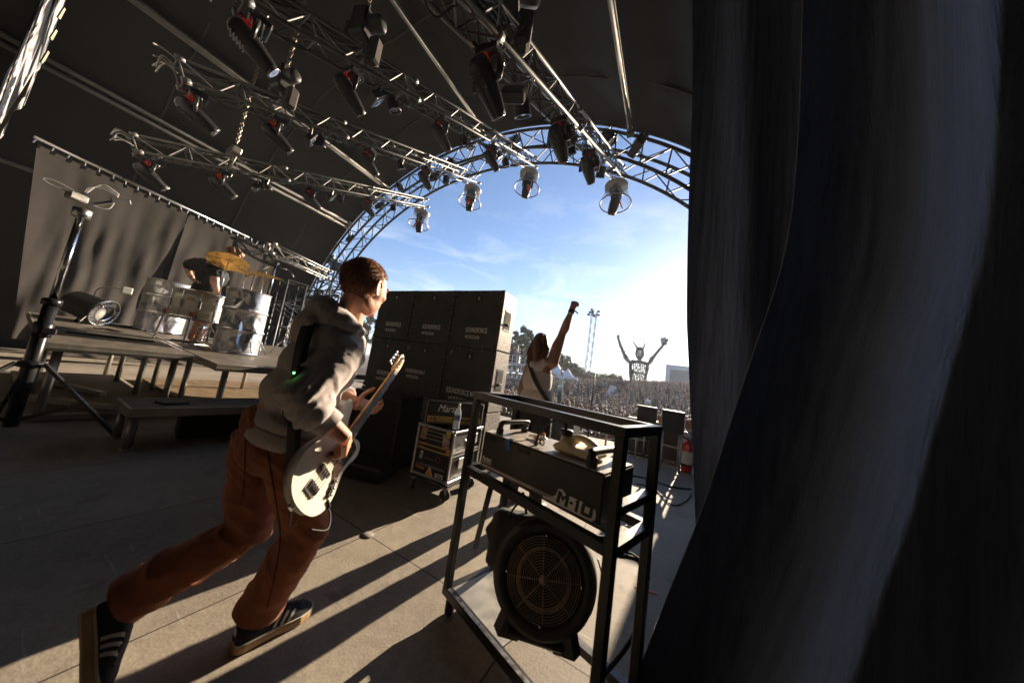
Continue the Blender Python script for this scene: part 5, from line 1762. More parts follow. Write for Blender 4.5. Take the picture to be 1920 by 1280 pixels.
def head_shapes(mb, c, fwd, rgt, s=1.0):
    up = V(rgt).cross(V(fwd)).normalized()
    Rm = Matrix((V(rgt), V(fwd), up)).transposed()
    def P(x, y, z): return V(c) + Rm @ V((x * s, y * s, z * s))
    def B(p, r, sg=14, rg=10, extra=None):
        mb.ball(P(*p), tuple(k * s for k in r), sg, rg, Rm @ extra if extra else Rm)
    B((0, -.012, .030), (.077, .098, .092), 20, 14)
    B((0, .030, .005), (.067, .066, .092), 18, 12)
    B((0, .026, -.048), (.058, .064, .066), 18, 12)
    B((0, .064, -.090), (.026, .026, .020))
    for x in (-1, 1):
        B((x * .043, .010, -.062), (.014, .040, .030))            # jaw corners
        B((x * .040, .060, -.016), (.022, .024, .022))            # cheekbones
        B((x * .028, .080, .027), (.030, .013, .011))             # brow
        B((x * .031, .079, .006), (.015, .012, .011))             # eyelids
        er = Matrix.Rotation(x * .5, 3, 'Z')
        B((x * .079, -.012, -.004), (.0065, .019, .031), 12, 10, er)   # ears with a raised rim
        mb.tube([P(x * .082 + x * .010 * max(0, -cos(a_)) , -.014 + .020 * cos(a_), .002 + .032 * sin(a_)) for a_ in [.2 + 5.2 * k_ / 14 for k_ in range(15)]], .0052 * s, 6)
    mb.tube([P(0, .080, .022), P(0, .096, -.012), P(0, .106, -.028), P(0, .090, -.040)], [.012 * s, .0125 * s, .014 * s, .011 * s], 10)
    B((0, .084, -.060), (.025, .011, .0075))
    B((0, .082, -.070), (.021, .012, .0085))
    return Rm, P

def hair_cap(c, Rm, m, parent, test, s=1.0, thick=.008, strands=2500, ln=.016, name='hair', droop=.3, seed=3, rad=(.077, .098, .092)):
    rnd = random.Random(seed)
    q = MB()
    nu, nv = 56, 34
    idx = {}
    def pt(i, j, k=1.0):
        a, b = 2 * pi * i / nu, -pi / 2 + pi * j / nv
        d = V((cos(b) * cos(a), cos(b) * sin(a), sin(b)))
        p = V((d.x * (rad[0] + thick * k), -.012 + d.y * (rad[1] + thick * k), .030 + d.z * (rad[2] + thick * k)))
        p += d * (.0015 * noise.noise(p * 45))
        return p, d
    vs, fs = [], []
    for j in range(nv + 1):
        for i in range(nu):
            p, d = pt(i, j)
            if not test(p):
                p = V((p.x * .9, -.012 + (p.y + .012) * .9, .03 + (p.z - .03) * .9))
            vs.append(V(c) + Rm @ (p * s))
    for j in range(nv):
        for i in range(nu):
            fs.append((j * nu + i, j * nu + (i + 1) % nu, (j + 1) * nu + (i + 1) % nu, (j + 1) * nu + i))
    keep = []
    for j in range(nv):
        for i in range(nu):
            if sum(test(pt(a % nu, b)[0]) for a, b in ((i, j), (i + 1, j), (i, j + 1), (i + 1, j + 1))) >= 1:
                keep.append(fs[j * nu + i])
    q.add(vs, keep, sm=True)
    for k in range(strands):
        a, b = rnd.uniform(0, 2 * pi), math.asin(rnd.uniform(-1, 1))
        d = V((cos(b) * cos(a), cos(b) * sin(a), sin(b)))
        p = V((d.x * (rad[0] + thick * .8), -.012 + d.y * (rad[1] + thick * .8), .030 + d.z * (rad[2] + thick * .8)))
        if not test(p):
            continue
        dr = (d * .32 + V((rnd.gauss(0, .18), rnd.gauss(0, .18) + (.25 if p.z > .08 else -.15), rnd.gauss(0, .18) - droop))).normalized()
        w_ = dr.cross(V((rnd.random(), rnd.random(), rnd.random()))).normalized() * .0010
        L = ln * rnd.uniform(.6, 1.3)
        A = [p - w_, p + w_, p + dr * L]
        q.add([V(c) + Rm @ (x * s) for x in A], [(0, 1, 2)])
    return q.obj(name, m, parent)

# ---------------------------------------------------------------- the bass player
BP = thing('person', 'bass player striding to the right in a grey hoodie, rust trousers and dark striped sneakers', 'person', (-1.45, .65, 0))
def rel(mb, o): mb.v = [(x - o.location.x, y - o.location.y, z - o.location.z) for x, y, z in mb.v]; return mb
J = dict(P=dep(520, 815, 1.24), N=dep(650, 600, 1.30), H=dep(684, 540, 1.31), RS=dep(650, 655, 1.25), RE=dep(563, 748, 1.07), RW=dep(649, 822, 1.15),
         RK=dep(577, 990, 1.24), RA=V((-1.425, .715, .09)), RH_=dep(548, 838, 1.20), LH_=dep(492, 818, 1.30), LK=dep(468, 988, 1.27), LA=V((-1.655, .415, .235)),
         LS=V((-1.555, .86, 1.25)), LE=V((-1.66, .98, 1.0)))
LT, LHL = V((-1.525, .352, .02)), V((-1.69, .318, .222))     # rear foot: toe on the floor, heel lifted
az = R(24)
rv, fv = V((cos(az), -sin(az), 0)), V((sin(az), cos(az), 0))
spine = (J['N'] - J['P']).normalized()
TB3 = Matrix((rv, (spine.cross(rv)).normalized(), spine)).transposed()
# bass frame (needed by the hands)
B0, B1 = dep(561, 946, 1.045), dep(757, 670, 1.86)
ba = (B1 - B0).normalized(); BLN = (B1 - B0).length
bn_ = V((.78, .50, .24)); bn_ = (bn_ - ba * bn_.dot(ba)).normalized()
bs = bn_.cross(ba)
if bs.z < 0: bs = -bs
KB = BLN / 1.15                                              # drawn at 1.15 m, scaled to fit
def BP3(s_, w_, n_=0.0): return B0 + ba * (s_ * KB) + bs * (w_ * KB) + bn_ * (n_ * KB)

ph = R(-14)
hf = V((sin(ph), cos(ph), -.06)).normalized(); hr = V((cos(ph), -sin(ph), -.03)).normalized(); hr = (hr - hf * hr.dot(hf)).normalized()
q = MB()
Rh, HP = head_shapes(q, J['H'], hf, hr, 1.05)
q.tube([HP(0, -.02, -.03), lerp(HP(0, -.02, -.03), J['N'], .55), J['N'] - V((0, 0, .03))], [.058, .056, .068], 14)
q.tube([J['P'], lerp(J['P'], J['N'], .5), J['N'] - spine * .06], [.12, .12, .11], 16)
q.tube([J['RS'], J['RE']], [.052, .045], 12); q.tube([J['LS'], J['LE']], [.052, .045], 12)
q.tube([J['RS'], J['N'] - spine * .09, J['LS']], .06, 12)
q.tube([J['RE'], lerp(J['RE'], J['RW'], .4), J['RW']], [.047, .045, .030], 12, flat=(1.05, .95))
LHW = BP3(.64, -.02, -.095)
q.tube([J['LE'], lerp(J['LE'], LHW, .4), LHW], [.045, .043, .029], 12)
for h_, k_, a_ in (('RH_', 'RK', 'RA'), ('LH_', 'LK', 'LA')):
    q.tube([J['P'] * .4 + J[h_] * .6, J[h_], J[k_], J[a_]], [.09, .085, .058, .040], 12)
# right hand over the strings
kn = BP3(.262, .03, .075)
d_ = (kn - J['RW']).normalized()
n_r = (bn_ * .75 + bs * .45 - d_ * (bn_ * .75 + bs * .45).dot(d_)).normalized()
t_r = n_r.cross(d_).normalized()
if t_r.dot(ba) < 0: t_r = -t_r
hand(q, J['RW'], d_, n_r, t_r, [(.55, .55, .4), (.6, .6, .45), (.65, .65, .5), (.7, .7, .5)], [t_r * .022 + d_ * .03 - n_r * .012, t_r * .026 + d_ * .06 - n_r * .026], .98)
# left hand round the neck: thumb on top, fingers underneath
d_ = (-bs * .35 + bn_ * .45 + ba * .35).normalized()
d_l = (ba * .25 - bs * .55 + bn_ * .2).normalized()
n_l = (-bn_ * .8 - bs * .5); n_l = (n_l - d_l * n_l.dot(d_l)).normalized()
t_l = n_l.cross(d_l).normalized()
if t_l.dot(ba) < 0: t_l = -t_l
hand(q, LHW + bs * .03 * KB, d_l, n_l, t_l, [(.5, 1.0, .8), (.55, 1.05, .8), (.6, 1.05, .8), (.7, 1.0, .8)], [ba * .026 + bs * .012 + bn_ * .016, ba * .050 + bs * .016 + bn_ * .036, ba * .074 + bs * .012 + bn_ * .046], .98)
body = fuse(rel(q, BP), 'body', skin_m, .0046, 3, BP)
hair_m = mat('short_brown_hair', (.20, .090, .050), .65, var=.5, scale=60, spec=.3, col2=(.40, .20, .11))
hair_cap(V(J['H']) - BP.location, Rh * 1.05, hair_m, BP, lambda p: (p.z > .052 + max(0, p.y) * .25 and p.y < .072) or (p.z > -.052 + max(0, (p.y + .02)) * 2.6 and p.y < .012 and not (abs(p.x) > .055 and p.y > -.030 and p.z < .022)), strands=12000, ln=.009, thick=.0035)
# hoodie
hood_m = mat('grey_marl_fleece', (.47, .42, .405), .95, var=.16, scale=90, bump=.25, bscale=500, spec=.15, sheen=.3)
def wrinkles(scale, amp, dirv, amp2=.0):
    dirv = V(dirv).normalized()
    def f(c):
        p = V(c)
        along = dirv * p.dot(dirv)
        pp = (p - along) * scale * .8 + along * scale * 2.4 + V((noise.noise(p * 5), noise.noise(p * 5 + V((9, 0, 0))), 0)) * .35
        r1 = 1 - abs(noise.noise(pp + V((3, 1, 7)))) * 2.2
        r2 = 1 - abs(noise.noise(pp * 1.7 + V((1, 9, 4)))) * 2.2
        g = .5 + .5 * noise.noise(p * 3.1 + V((5, 5, 1)))
        return amp * (max(0, r1) ** 3 * .9 + max(0, r2) ** 3 * .5) * (.35 + g) - amp * .3 + amp2 * noise.noise(p * 7)
    return f
q = MB()
def TBall(c, r): q.ball(c, r, 22, 14, TB3)
W0, W1, W2, W3 = dep(545, 792, 1.235), dep(568, 735, 1.25), dep(598, 690, 1.275), dep(622, 645, 1.29)
TBall(W0, (.172, .135, .075)); TBall(W1, (.188, .148, .13)); TBall(W2, (.190, .150, .14)); TBall(W3, (.185, .135, .125))
q.tube([J['RS'] - rv * .0, J['N'] - spine * .075, J['LS']], [.085, .10, .085], 16)
q.tube([J['N'] - spine * .02, J['N'] - spine * .12], [.085, .12], 16)
cuff = lerp(J['RE'], J['RW'], .58)
q.tube([J['RS'], lerp(J['RS'], J['RE'], .5), J['RE'], lerp(J['RE'], J['RW'], .28), lerp(J['RE'], J['RW'], .46)], [.092, .090, .088, .082, .066], 16)
q.tube([J['LS'], lerp(J['LS'], J['LE'], .5), J['LE'], lerp(J['LE'], LHW, .55)], [.09, .085, .08, .06], 14)
def hd(c):
    base = wrinkles(4.2, .0055, (J['RE'] - J['RS']) + rv * .1, .0025)(c)
    w_ = V(c) + BP.location
    el = math.exp(-((w_ - lerp(J['RE'], J['RW'], .15)).length / .11) ** 2)
    ax_ = (J['RW'] - J['RE']).normalized()
    return base + el * .008 * sin((w_ - J['RE']).dot(ax_) * 120 + 6 * noise.noise(w_ * 9)) + .0015 * noise.noise(w_ * 45)
hoodie = fuse(rel(q, BP), 'hoodie', hood_m, .008, 5, BP, disp=hd)
q = MB()                                                      # ribbed hem and cuff
def ring(c, axis_m, r, h, nn=60, rib=.002):
    vs = []
    q2 = MB()
    prof = [(.92, -h), (1.0, -h * .7), (1.02, 0), (1.0, h * .8)]
    vs, fs = [], []
    for k, (f_, z) in enumerate(prof):
        for j in range(nn):
            a = 2 * pi * j / nn
            rr = 1 + rib / r[0] * (1 if j % 2 else -1)
            vs.append(V(c) + axis_m @ V((r[0] * f_ * rr * cos(a), r[1] * f_ * rr * sin(a), z)))
    for k in range(len(prof) - 1):
        for j in range(nn):
            fs.append((k * nn + j, k * nn + (j + 1) % nn, (k + 1) * nn + (j + 1) % nn, (k + 1) * nn + j))
    q.add(vs, fs, sm=True)
hem_ax = TB3
ring(W0 - spine * .055, hem_ax, (.165, .130), .035, 90)
rel(q, BP).obj('hem_rib', hood_m, hoodie)
q = MB()
ca_ = (J['RW'] - J['RE']).normalized(); u_, w_, a_ = frame(ca_)
ring(lerp(J['RE'], J['RW'], .56), Matrix((u_, w_, a_)).transposed(), (.056, .053), .028, 44, .0012)
rel(q, BP).obj('cuff', hood_m, hoodie)
# hood lying on the shoulders
q = MB()
hpts = []
for k in range(13):
    a = -2.3 + 4.6 * k / 12
    hpts.append(J['N'] - spine * (.005 + .035 * abs(sin(a / 2))) + V((0, 0, .0)) + rv * (.112 * sin(a)) - fv * (.095 * cos(a)) + V((0, 0, .028 * cos(a))))
q.tube(hpts, [.026, .036, .044, .052, .058, .062, .064, .062, .058, .052, .044, .036, .026], 14)
q.ball(J['N'] - spine * .06 - fv * .115, (.125, .055, .085), 18, 12, TB3)
rel(q, BP)
fuse(q, 'hood', hood_m, .007, 3, hoodie, disp=lambda c: wrinkles(10, .010, rv)(c) + .002 * noise.noise(V(c) * 40))
# trousers
tr_m = mat('rust_corduroy', (.31, .110, .058), .9, var=.25, scale=7, bump=.25, bscale=420, spec=.15, sheen=.5, sheen_tint=(1, .6, .4), stretch=(1, 1, .3))
q = MB()
PB = Matrix((rv, V((0, 0, 1)).cross(rv), V((0, 0, 1)))).transposed()
q.ball(J['P'] + V((0, 0, .045)), (.160, .128, .10), 20, 14, TB3)
q.ball(J['P'] - V((0, 0, .03)), (.160, .132, .13), 20, 14, PB)
hemR, hemL = J['RA'] + V((.0, .015, .035)), lerp(J['LA'], J['LK'], -.06)
q.tube([lerp(J['P'], J['RH_'], .8) + V((0, 0, .02)), lerp(J['RH_'], J['RK'], .35), J['RK'], lerp(J['RK'], hemR, .5), hemR], [.112, .104, .090, .086, .082], 18)
q.tube([lerp(J['P'], J['LH_'], .8) + V((0, 0, .02)), lerp(J['LH_'], J['LK'], .4), J['LK'], lerp(J['LK'], hemL, .5), hemL], [.112, .106, .092, .086, .082], 18)
def td(c):
    w_ = V(c) + BP.location
    f_ = wrinkles(5.0, .011, (.5, .3, .6), .004)(c)
    low = max(0, 1 - (w_.z - .06) / .22)
    kn_ = math.exp(-((w_ - J['RK']).length / .13) ** 2) + math.exp(-((w_ - J['LK']).length / .13) ** 2)
    return f_ + low * .005 * sin(w_.z * 95 + 7 * noise.noise(w_ * 7)) + kn_ * .004 * sin(w_.z * 60 + w_.y * 40 + 5 * noise.noise(w_ * 6)) + .0012 * noise.noise(w_ * 50)
trousers = fuse(rel(q, BP), 'trousers', tr_m, .008, 4, BP, disp=td)
for hem_, kn__ in ((hemR, J['RK']), (hemL, J['LK'])):         # the legs end in flat open hems
    ax_ = (hem_ - kn__).normalized(); c_ = hem_ - BP.location + ax_ * .004
    for v in trousers.data.vertices:
        d_ = (v.co - c_)
        if d_.length < .17:
            al = d_.dot(ax_)
            if al > -.06:
                rad_ = d_ - ax_ * al
                k_ = max(0, min(1, (al + .06) / .06))
                tgt = rad_.normalized() * (.088 + .004 * noise.noise(v.co * 30)) if rad_.length > .045 else rad_
                v.co = c_ + rad_.lerp(tgt, k_) + ax_ * min(al, .0)
trousers.data.update()
tb = surface(trousers)
def seam_line(pts, r_, name, m, par, bvh):
    P_ = [on_surface(bvh, x, y) for x, y in pts]
    P_ = [p for p in P_ if p is not None]
    if len(P_) > 2:
        q = MB(); q.tube(spline(P_, 3), r_, 5); rel(q, BP).obj(name, m, par)
dark_rust = mat('rust_seam', (.09, .024, .011), .9)
def pix(pts, n=6):
    s_ = spline([V((a, b, 0)) for a, b in pts], n); return [(p.x, p.y) for p in s_]
seam_line(pix([(496, 812), (508, 880), (520, 950), (526, 1010), (515, 1080), (500, 1140)]), .0022, 'side_seam', dark_rust, trousers, tb)
seam_line(pix([(498, 822), (512, 836), (530, 846), (548, 850)]), .0026, 'pocket_welt', dark_rust, trousers, tb)
seam_line(pix([(462, 810), (460, 870), (455, 930)]), .0020, 'back_seam', dark_rust, trousers, tb)
# shoes
suede = mat('navy_suede', (.018, .022, .034), .85, var=.3, scale=40, bump=.15, bscale=300)
gum = mat('gum_sole', (.42, .27, .14), .6, var=.12, scale=20)
cream = mat('cream_rubber', (.55, .48, .36), .55, var=.08)
stripe_m = mat('pale_stripe', (.58, .54, .50), .6, var=.08)
def shoe(heel, toe, upv, side, lab):
    f_ = (V(toe) - V(heel)); L = f_.length; f_.normalize()
    u_ = V(upv); u_ = (u_ - f_ * u_.dot(f_)).normalized()
    s_ = f_.cross(u_)
    if s_.dot(V(side)) < 0: s_ = -s_
    o = V(heel) - BP.location
    def Q(a, b, c): return o + f_ * (a * L) + s_ * b + u_ * c
    ST_ = [(0.0, .018, .022), (.03, .030, .034), (.10, .037, .040), (.25, .038, .041), (.45, .040, .038), (.62, .049, .043), (.76, .053, .047), (.88, .046, .043), (.96, .030, .030), (1.0, .012, .014)]   # station, outer, inner half width
    q = MB()
    def band(zs, grow):
        vs, fs = [], []
        rings = []
        for z, g in zip(zs, grow):
            r_ = [Q(a, b + g * .5, z) for a, b, c in ST_] + [Q(a, -c - g * .5, z) for a, b, c in ST_[::-1]]
            rings.append(r_)
        n = len(rings[0])
        for r_ in rings: vs += r_
        for k in range(len(rings) - 1):
            for j in range(n):
                fs.append((k * n + j, k * n + (j + 1) % n, (k + 1) * n + (j + 1) % n, (k + 1) * n + j))
        fs.append(tuple(range(n))); fs.append(tuple((len(rings) - 1) * n + j for j in range(n))[::-1])
        q.add(vs, fs, sm=False)
    band([0, .004, .024, .030], [.002, .008, .008, .002])
    so = q.obj('sole', gum, BP)
    q = MB(); band([-.003, .0005], [-.006, -.004]); q.obj('outsole', mat('gum_outsole', (.20, .10, .045), .6, var=.2, scale=30, bump=.5, bscale=240), so)
    q = MB(); band([.028, .034], [.009, .007]); q.obj('foxing', cream, so)
    # upper: arches over the stations
    hs = [.070, .088, .096, .098, .094, .078, .060, .050, .040, .032]
    vs, fs, n = [], [], 13
    for (a, b, c), h in zip(ST_, hs):
        for j in range(n):
            t_ = pi * j / (n - 1)
            x = (b if cos(t_) > 0 else c) * (abs(cos(t_)) ** .62) * (1 if cos(t_) > 0 else -1) * .98
            vs.append(Q(a * .99 + .004, x, .030 + (h - .030) * sin(t_) ** .75))
    for k in range(len(ST_) - 1):
        for j in range(n - 1):
            fs.append((k * n + j, k * n + j + 1, (k + 1) * n + j + 1, (k + 1) * n + j))
    q = MB(); q.add(vs, fs, sm=True); q.add([vs[j] for j in range(n)], [tuple(range(n))])
    up_ = q.obj('upper', suede, BP)
    def surf(a, t_, lift=.0012):
        for k in range(len(ST_) - 1):
            if ST_[k][0] <= a <= ST_[k + 1][0]:
                w_ = (a - ST_[k][0]) / (ST_[k + 1][0] - ST_[k][0]); b = ST_[k][1] * (1 - w_) + ST_[k + 1][1] * w_; h = hs[k] * (1 - w_) + hs[k + 1] * w_
        return Q(a, (b * (cos(t_) ** .62) + lift) * .99, .030 + (h - .030) * sin(t_) ** .75 + lift * .5)
    for k in range(3):
        q = MB()
        a0 = .40 + k * .085
        q.grid(lambda u, v: surf(a0 + .042 * u + .09 * v, .06 + 1.05 * v), 4, 12)
        q.obj('stripe', stripe_m, up_)
    q = MB()
    for k in range(5):
        a = .55 + k * .055
        q.tube([surf(a, 1.05, .003), surf(a + .012, 1.57, .006), surf(a, 1.05, .003) - s_ * .045], .003, 5)
    q.obj('laces', mat('navy_laces', (.02, .03, .07), .7), up_)
    q = MB(); q.grid(lambda u, v: Q(-.004, -.012 + .024 * u, .060 + .024 * v), 2, 2); q.obj('heel_tab', stripe_m, up_)
shoe(V((-1.422, .662, .003)), V((-1.408, .945, .003)), (0, 0, 1), (1, 0, 0), 'front')
shoe(LHL, LT, (.40, .91, .25), (.8, -.5, 0), 'rear')
# strap across the back, wireless pack and its lead
strap_m = mat('black_strap', (.014, .014, .015), .6)
q = MB()
sp = [dep(598, 575, 1.215), dep(580, 605, 1.135), dep(568, 640, 1.10), dep(560, 680, 1.085), dep(556, 720, 1.08), dep(553, 770, 1.09), dep(551, 810, 1.09), dep(548, 862, 1.09), dep(546, 910, 1.09)]
pp_ = spline(sp, 5)
vs = []
wd = [.024] * len(pp_)
for k, p in enumerate(pp_):
    d_ = (pp_[min(k + 1, len(pp_) - 1)] - pp_[max(k - 1, 0)]).normalized()
    view = (p - V((0, 0, CAM_H))).normalized()
    nrm = V((.55, -.80, .1)); x_ = d_.cross(nrm).normalized()
    vs += [p - x_ * .024, p + x_ * .024]
q.add(vs, [(2 * k, 2 * k + 1, 2 * k + 3, 2 * k + 2) for k in range(len(pp_) - 1)], sm=True)
rel(q, BP); so_ = q.obj('strap', strap_m, BP)
md = so_.modifiers.new('t', 'SOLIDIFY'); md.thickness = .003
q = MB(); c_ = dep(552, 706, 1.055)
q.box(c_, (.048, .022, .085), Matrix((rv, (-fv), V((.15, .1, 1)).normalized())).transposed(), bev=.008)
pk_ = rel(q, BP).obj('wireless_pack', BLACK_PLASTIC, BP)
q = MB(); q.ball(dep(551, 699, 1.035), .0035, 8, 6); rel(q, BP).obj('green_led', mat('green_led', (.05, .6, .08), .4, emit=(.1, 1, .15), estr=4), pk_)
q = MB(); q.tube(spline([dep(548, 722, 1.05), dep(538, 745, 1.045), dep(531, 775, 1.04), dep(541, 795, 1.035), dep(550, 808, 1.04), dep(549, 826, 1.06)], 8), .0032, 6)
q.tube(spline([dep(556, 722, 1.05), dep(553, 745, 1.04), dep(551, 775, 1.035), dep(553, 800, 1.04)], 8), .0028, 6)
rel(q, BP).obj('pack_lead', BLACK_RUBBER, pk_)
q = MB()
vs = [dep(528, 806, 1.055), dep(520, 820, 1.05)]
# ---------------------------------------------------------------- the bass guitar
BG = thing('bass_guitar', 'cream bass guitar with rosewood neck held by the bass player', 'bass guitar', tuple(BP3(.2, 0)))
cream_l = mat('cream_lacquer', (.74, .70, .60), .16, var=.04, coat=.8, rvar=.04)
out = [(0, .0), (.004, .05), (.022, .098), (.055, .136), (.10, .158), (.15, .163), (.20, .150), (.25, .130), (.30, .122), (.35, .132), (.40, .150), (.445, .164), (.478, .164), (.492, .148), (.484, .124), (.455, .100), (.42, .080), (.398, .055), (.392, .030),
       (.392, -.030), (.398, -.052), (.412, -.082), (.418, -.108), (.408, -.134), (.380, -.148), (.345, -.144), (.305, -.128), (.26, -.122), (.21, -.134), (.16, -.156), (.11, -.166), (.06, -.152), (.022, -.112), (.004, -.055)]
# smooth the outline
def smooth2(poly, n=3):
    P_ = [V((a, b, 0)) for a, b in poly]; m = len(P_); o = []
    for k in range(m):
        p0, p1, p2, p3 = P_[k - 1], P_[k], P_[(k + 1) % m], P_[(k + 2) % m]
        for j in range(n):
            t = j / n
            o.append(.5 * ((2 * p1) + (p2 - p0) * t + (2 * p0 - 5 * p1 + 4 * p2 - p3) * t * t + (3 * p1 - p0 - 3 * p2 + p3) * t ** 3))
    return [(p.x, p.y) for p in o]
out = smooth2(out)
q = MB()
cx_, cy_ = .2, 0
lay = [(-.040, -.008), (-.036, -.002), (-.028, 0), (-.010, 0), (-.002, -.003), (.002, -.010)]
n = len(out); vs, fs = [], []
for z, g in lay:
    for k in range(n):
        a, b = out[k]
        t1, t0 = out[(k + 1) % n], out[k - 1]
        tx, ty = t1[0] - t0[0], t1[1] - t0[1]; l_ = math.hypot(tx, ty) or 1
        vs.append(BP3(a - g * (ty / l_) * -1 * -1 if False else a + g * (-ty / l_) * -1, b + g * (tx / l_) * -1, z))
for k in range(len(lay) - 1):
    for j in range(n):
        fs.append((k * n + j, k * n + (j + 1) % n, (k + 1) * n + (j + 1) % n, (k + 1) * n + j))
fs.append(tuple(range(n))[::-1]); fs.append(tuple((len(lay) - 1) * n + j for j in range(n)))
q.add(vs, fs[:-2], sm=True); q.add([vs[j] for j in range(n)], [tuple(range(n))]); q.add([vs[(len(lay) - 1) * n + j] for j in range(n)], [tuple(range(n))])
gb = rel(q, BG).obj('body', cream_l, BG)
Bm = Matrix((ba, bs, bn_)).transposed()
def gbox(name, s_, w_, z_, size, m, par, bev=.002):
    q = MB(); q.box(BP3(s_, w_, z_), tuple(k * KB for k in size), Bm, bev=bev); return rel(q, BG).obj(name, m, par)
rose = mat('rosewood', (.10, .045, .025), .45, var=.35, scale=30, stretch=(1, 1, 1))
maple = mat('maple_neck', (.60, .36, .13), .3, var=.15, scale=20, coat=.5)
q = MB()
for k in range(1):
    vs = []
    for s0, hw in ((.372, .030), (.968, .021)):
        for w_, z_ in ((-hw, .012), (hw, .012), (hw * .9, -.004), (hw * .4, -.014), (-hw * .4, -.014), (-hw * .9, -.004)):
            vs.append(BP3(s0, w_, z_))
    q.add(vs, [tuple(range(6))[::-1], tuple(range(6, 12))] + [(j, (j + 1) % 6, 6 + (j + 1) % 6, 6 + j) for j in range(6)])
nk = rel(q, BG).obj('neck', maple, BG)
q = MB()
vs = []
for s0, hw in ((.330, .031), (.968, .021)):
    for w_, z_ in ((-hw, .0125), (hw, .0125), (hw * .9, .019), (-hw * .9, .019)):
        vs.append(BP3(s0, w_, z_))
q.add(vs, [(0, 1, 2, 3)[::-1], (4, 5, 6, 7)] + [(j, (j + 1) % 4, 4 + (j + 1) % 4, 4 + j) for j in range(4)])
fb = rel(q, BG).obj('fingerboard', rose, nk)
q = MB()
sc_len = .858
for k in range(1, 21):
    s0 = .968 - sc_len * (1 - 2 ** (-k / 12))
    hw = .021 + (.031 - .021) * (.968 - s0) / .638
    q.bar(BP3(s0, -hw * .92, .0195), BP3(s0, hw * .92, .0195), .0022 * KB, .0016 * KB, up=tuple(bn_))
rel(q, BG).obj('frets', CHROME, fb, kind='stuff')
q = MB()
hs_ = smooth2([(.962, -.022), (.985, -.030), (1.02, -.036), (1.06, -.036), (1.10, -.030), (1.135, -.018), (1.150, .006), (1.146, .030), (1.125, .040), (1.10, .040), (1.05, .036), (1.0, .034), (.985, .030), (.962, .022)], 2)
q.prism([(a * KB, b * KB) for a, b in hs_], B0 - bn_ * .012 * KB, ba, bs, bn_ * .017 * KB)
hs2 = rel(q, BG).obj('headstock', maple, nk)
gbox('nut', .968, 0, .016, (.006, .044, .012), mat('bone_nut', (.6, .55, .45), .4), nk)
for k in range(4):
    s0 = 1.0 + .037 * k
    q = MB(); q.rod(BP3(s0, .016, .004), BP3(s0, .016, .022), .008 * KB, 10); q.lathe([(0, 0), (.012 * KB, 0), (.012 * KB, .004), (0, .005)], BP3(s0, .016, .005), bn_, 12)
    q.rod(BP3(s0, .03, -.018), BP3(s0, .062, -.018), .0045 * KB, 7); q.ball(BP3(s0, .072, -.018), (.015 * KB, .013 * KB, .005 * KB), 10, 8, Bm)
    rel(q, BG).obj('tuner', CHROME, hs2)
br = gbox('bridge', .075, 0, .006, (.052, .082, .008), CHROME, gb)
for k in range(4):
    q = MB(); w_ = -.0285 + .019 * k; q.rod(BP3(.062, w_, .015), BP3(.094, w_, .015), .0055 * KB, 8); rel(q, BG).obj('saddle', mat('saddle_dark', (.2, .2, .2), .3, .9), br)
gbox('pickup_cover', .078, -.0, .0145, (.022, .075, .012), mat('black_cover', (.02, .02, .02), .3), br) if False else None
for s0, w_ in ((.165, .0),):
    gbox('pickup', s0, w_, .010, (.024, .086, .014), mat('pickup_black', (.015, .012, .012), .3), gb)
gbox('pickup', .232, .020, .010, (.030, .050, .014), mat('pickup_black', (.015, .012, .012)), gb); gbox('pickup', .258, -.026, .010, (.030, .050, .014), mat('pickup_black', (.015, .012, .012)), gb)
q = MB()
pgp = smooth2([(.20, -.045), (.225, -.055), (.24, -.10), (.215, -.135), (.17, -.145), (.13, -.135), (.12, -.115), (.155, -.075), (.17, -.055)], 2)
q.prism([(a * KB, b * KB) for a, b in smooth2([(.105, -.142), (.12, -.108), (.18, -.082), (.215, -.045), (.30, -.040), (.385, -.034), (.395, -.075), (.385, -.118), (.32, -.115), (.26, -.108), (.20, -.118), (.15, -.142)], 2)], B0 + bn_ * .0022 * KB, ba, bs, bn_ * .0025 * KB)
rel(q, BG).obj('control_plate', mat('tort_plate', (.05, .03, .022), .2, var=.6, scale=40), gb)
for k, (s0, w_) in enumerate(((.155, -.118), (.128, -.128), (.185, -.105))):
    q = MB(); q.lathe([(0, 0), (.011 * KB, 0), (.010 * KB, .016 * KB), (0, .017 * KB)], BP3(s0, w_, .004), bn_, 14); rel(q, BG).obj('knob', CHROME, gb)
for k in range(4):
    w0, w1 = -.0285 + .019 * k, (-.0165 + .011 * k)
    q = MB(); q.tube([BP3(.066, w0, .021), BP3(.968, w1, .0205), BP3(1.0 + .037 * (3 - k), .016, .014)], [.0013, .0013, .0013], 5); rel(q, BG).obj('string', mat('steel_string', (.6, .55, .48), .25, 1.0), BG)
q = MB(); q.lathe([(.006, 0), (.006, .012), (.012, .016), (0, .018)], BP3(.0, .01, -.018), -ba, 10); q.box(BP3(-.012, .014, -.018), (.03, .03, .012), Bm, bev=.004); rel(q, BG).obj('strap_button', CHROME, gb)
q = MB(); q.tube(spline([BP3(.10, -.15, -.01), BP3(.07, -.20, .02), BP3(.0, -.20, .05), BP3(-.04, -.12, .03)], 8), .0035, 6); q.rod(BP3(.105, -.145, .006), BP3(.095, -.185, .006), .006, 8); rel(q, BG).obj('jack_lead', BLACK_RUBBER, gb)
q = MB(); q.tube(spline([dep(556, 930, 1.06), dep(548, 958, 1.05), dep(545, 985, 1.05), dep(556, 982, 1.06)], 8), .0022, 5); rel(q, BG).obj('loose_lead', mat('grey_lead', (.3, .3, .3), .5), gb)
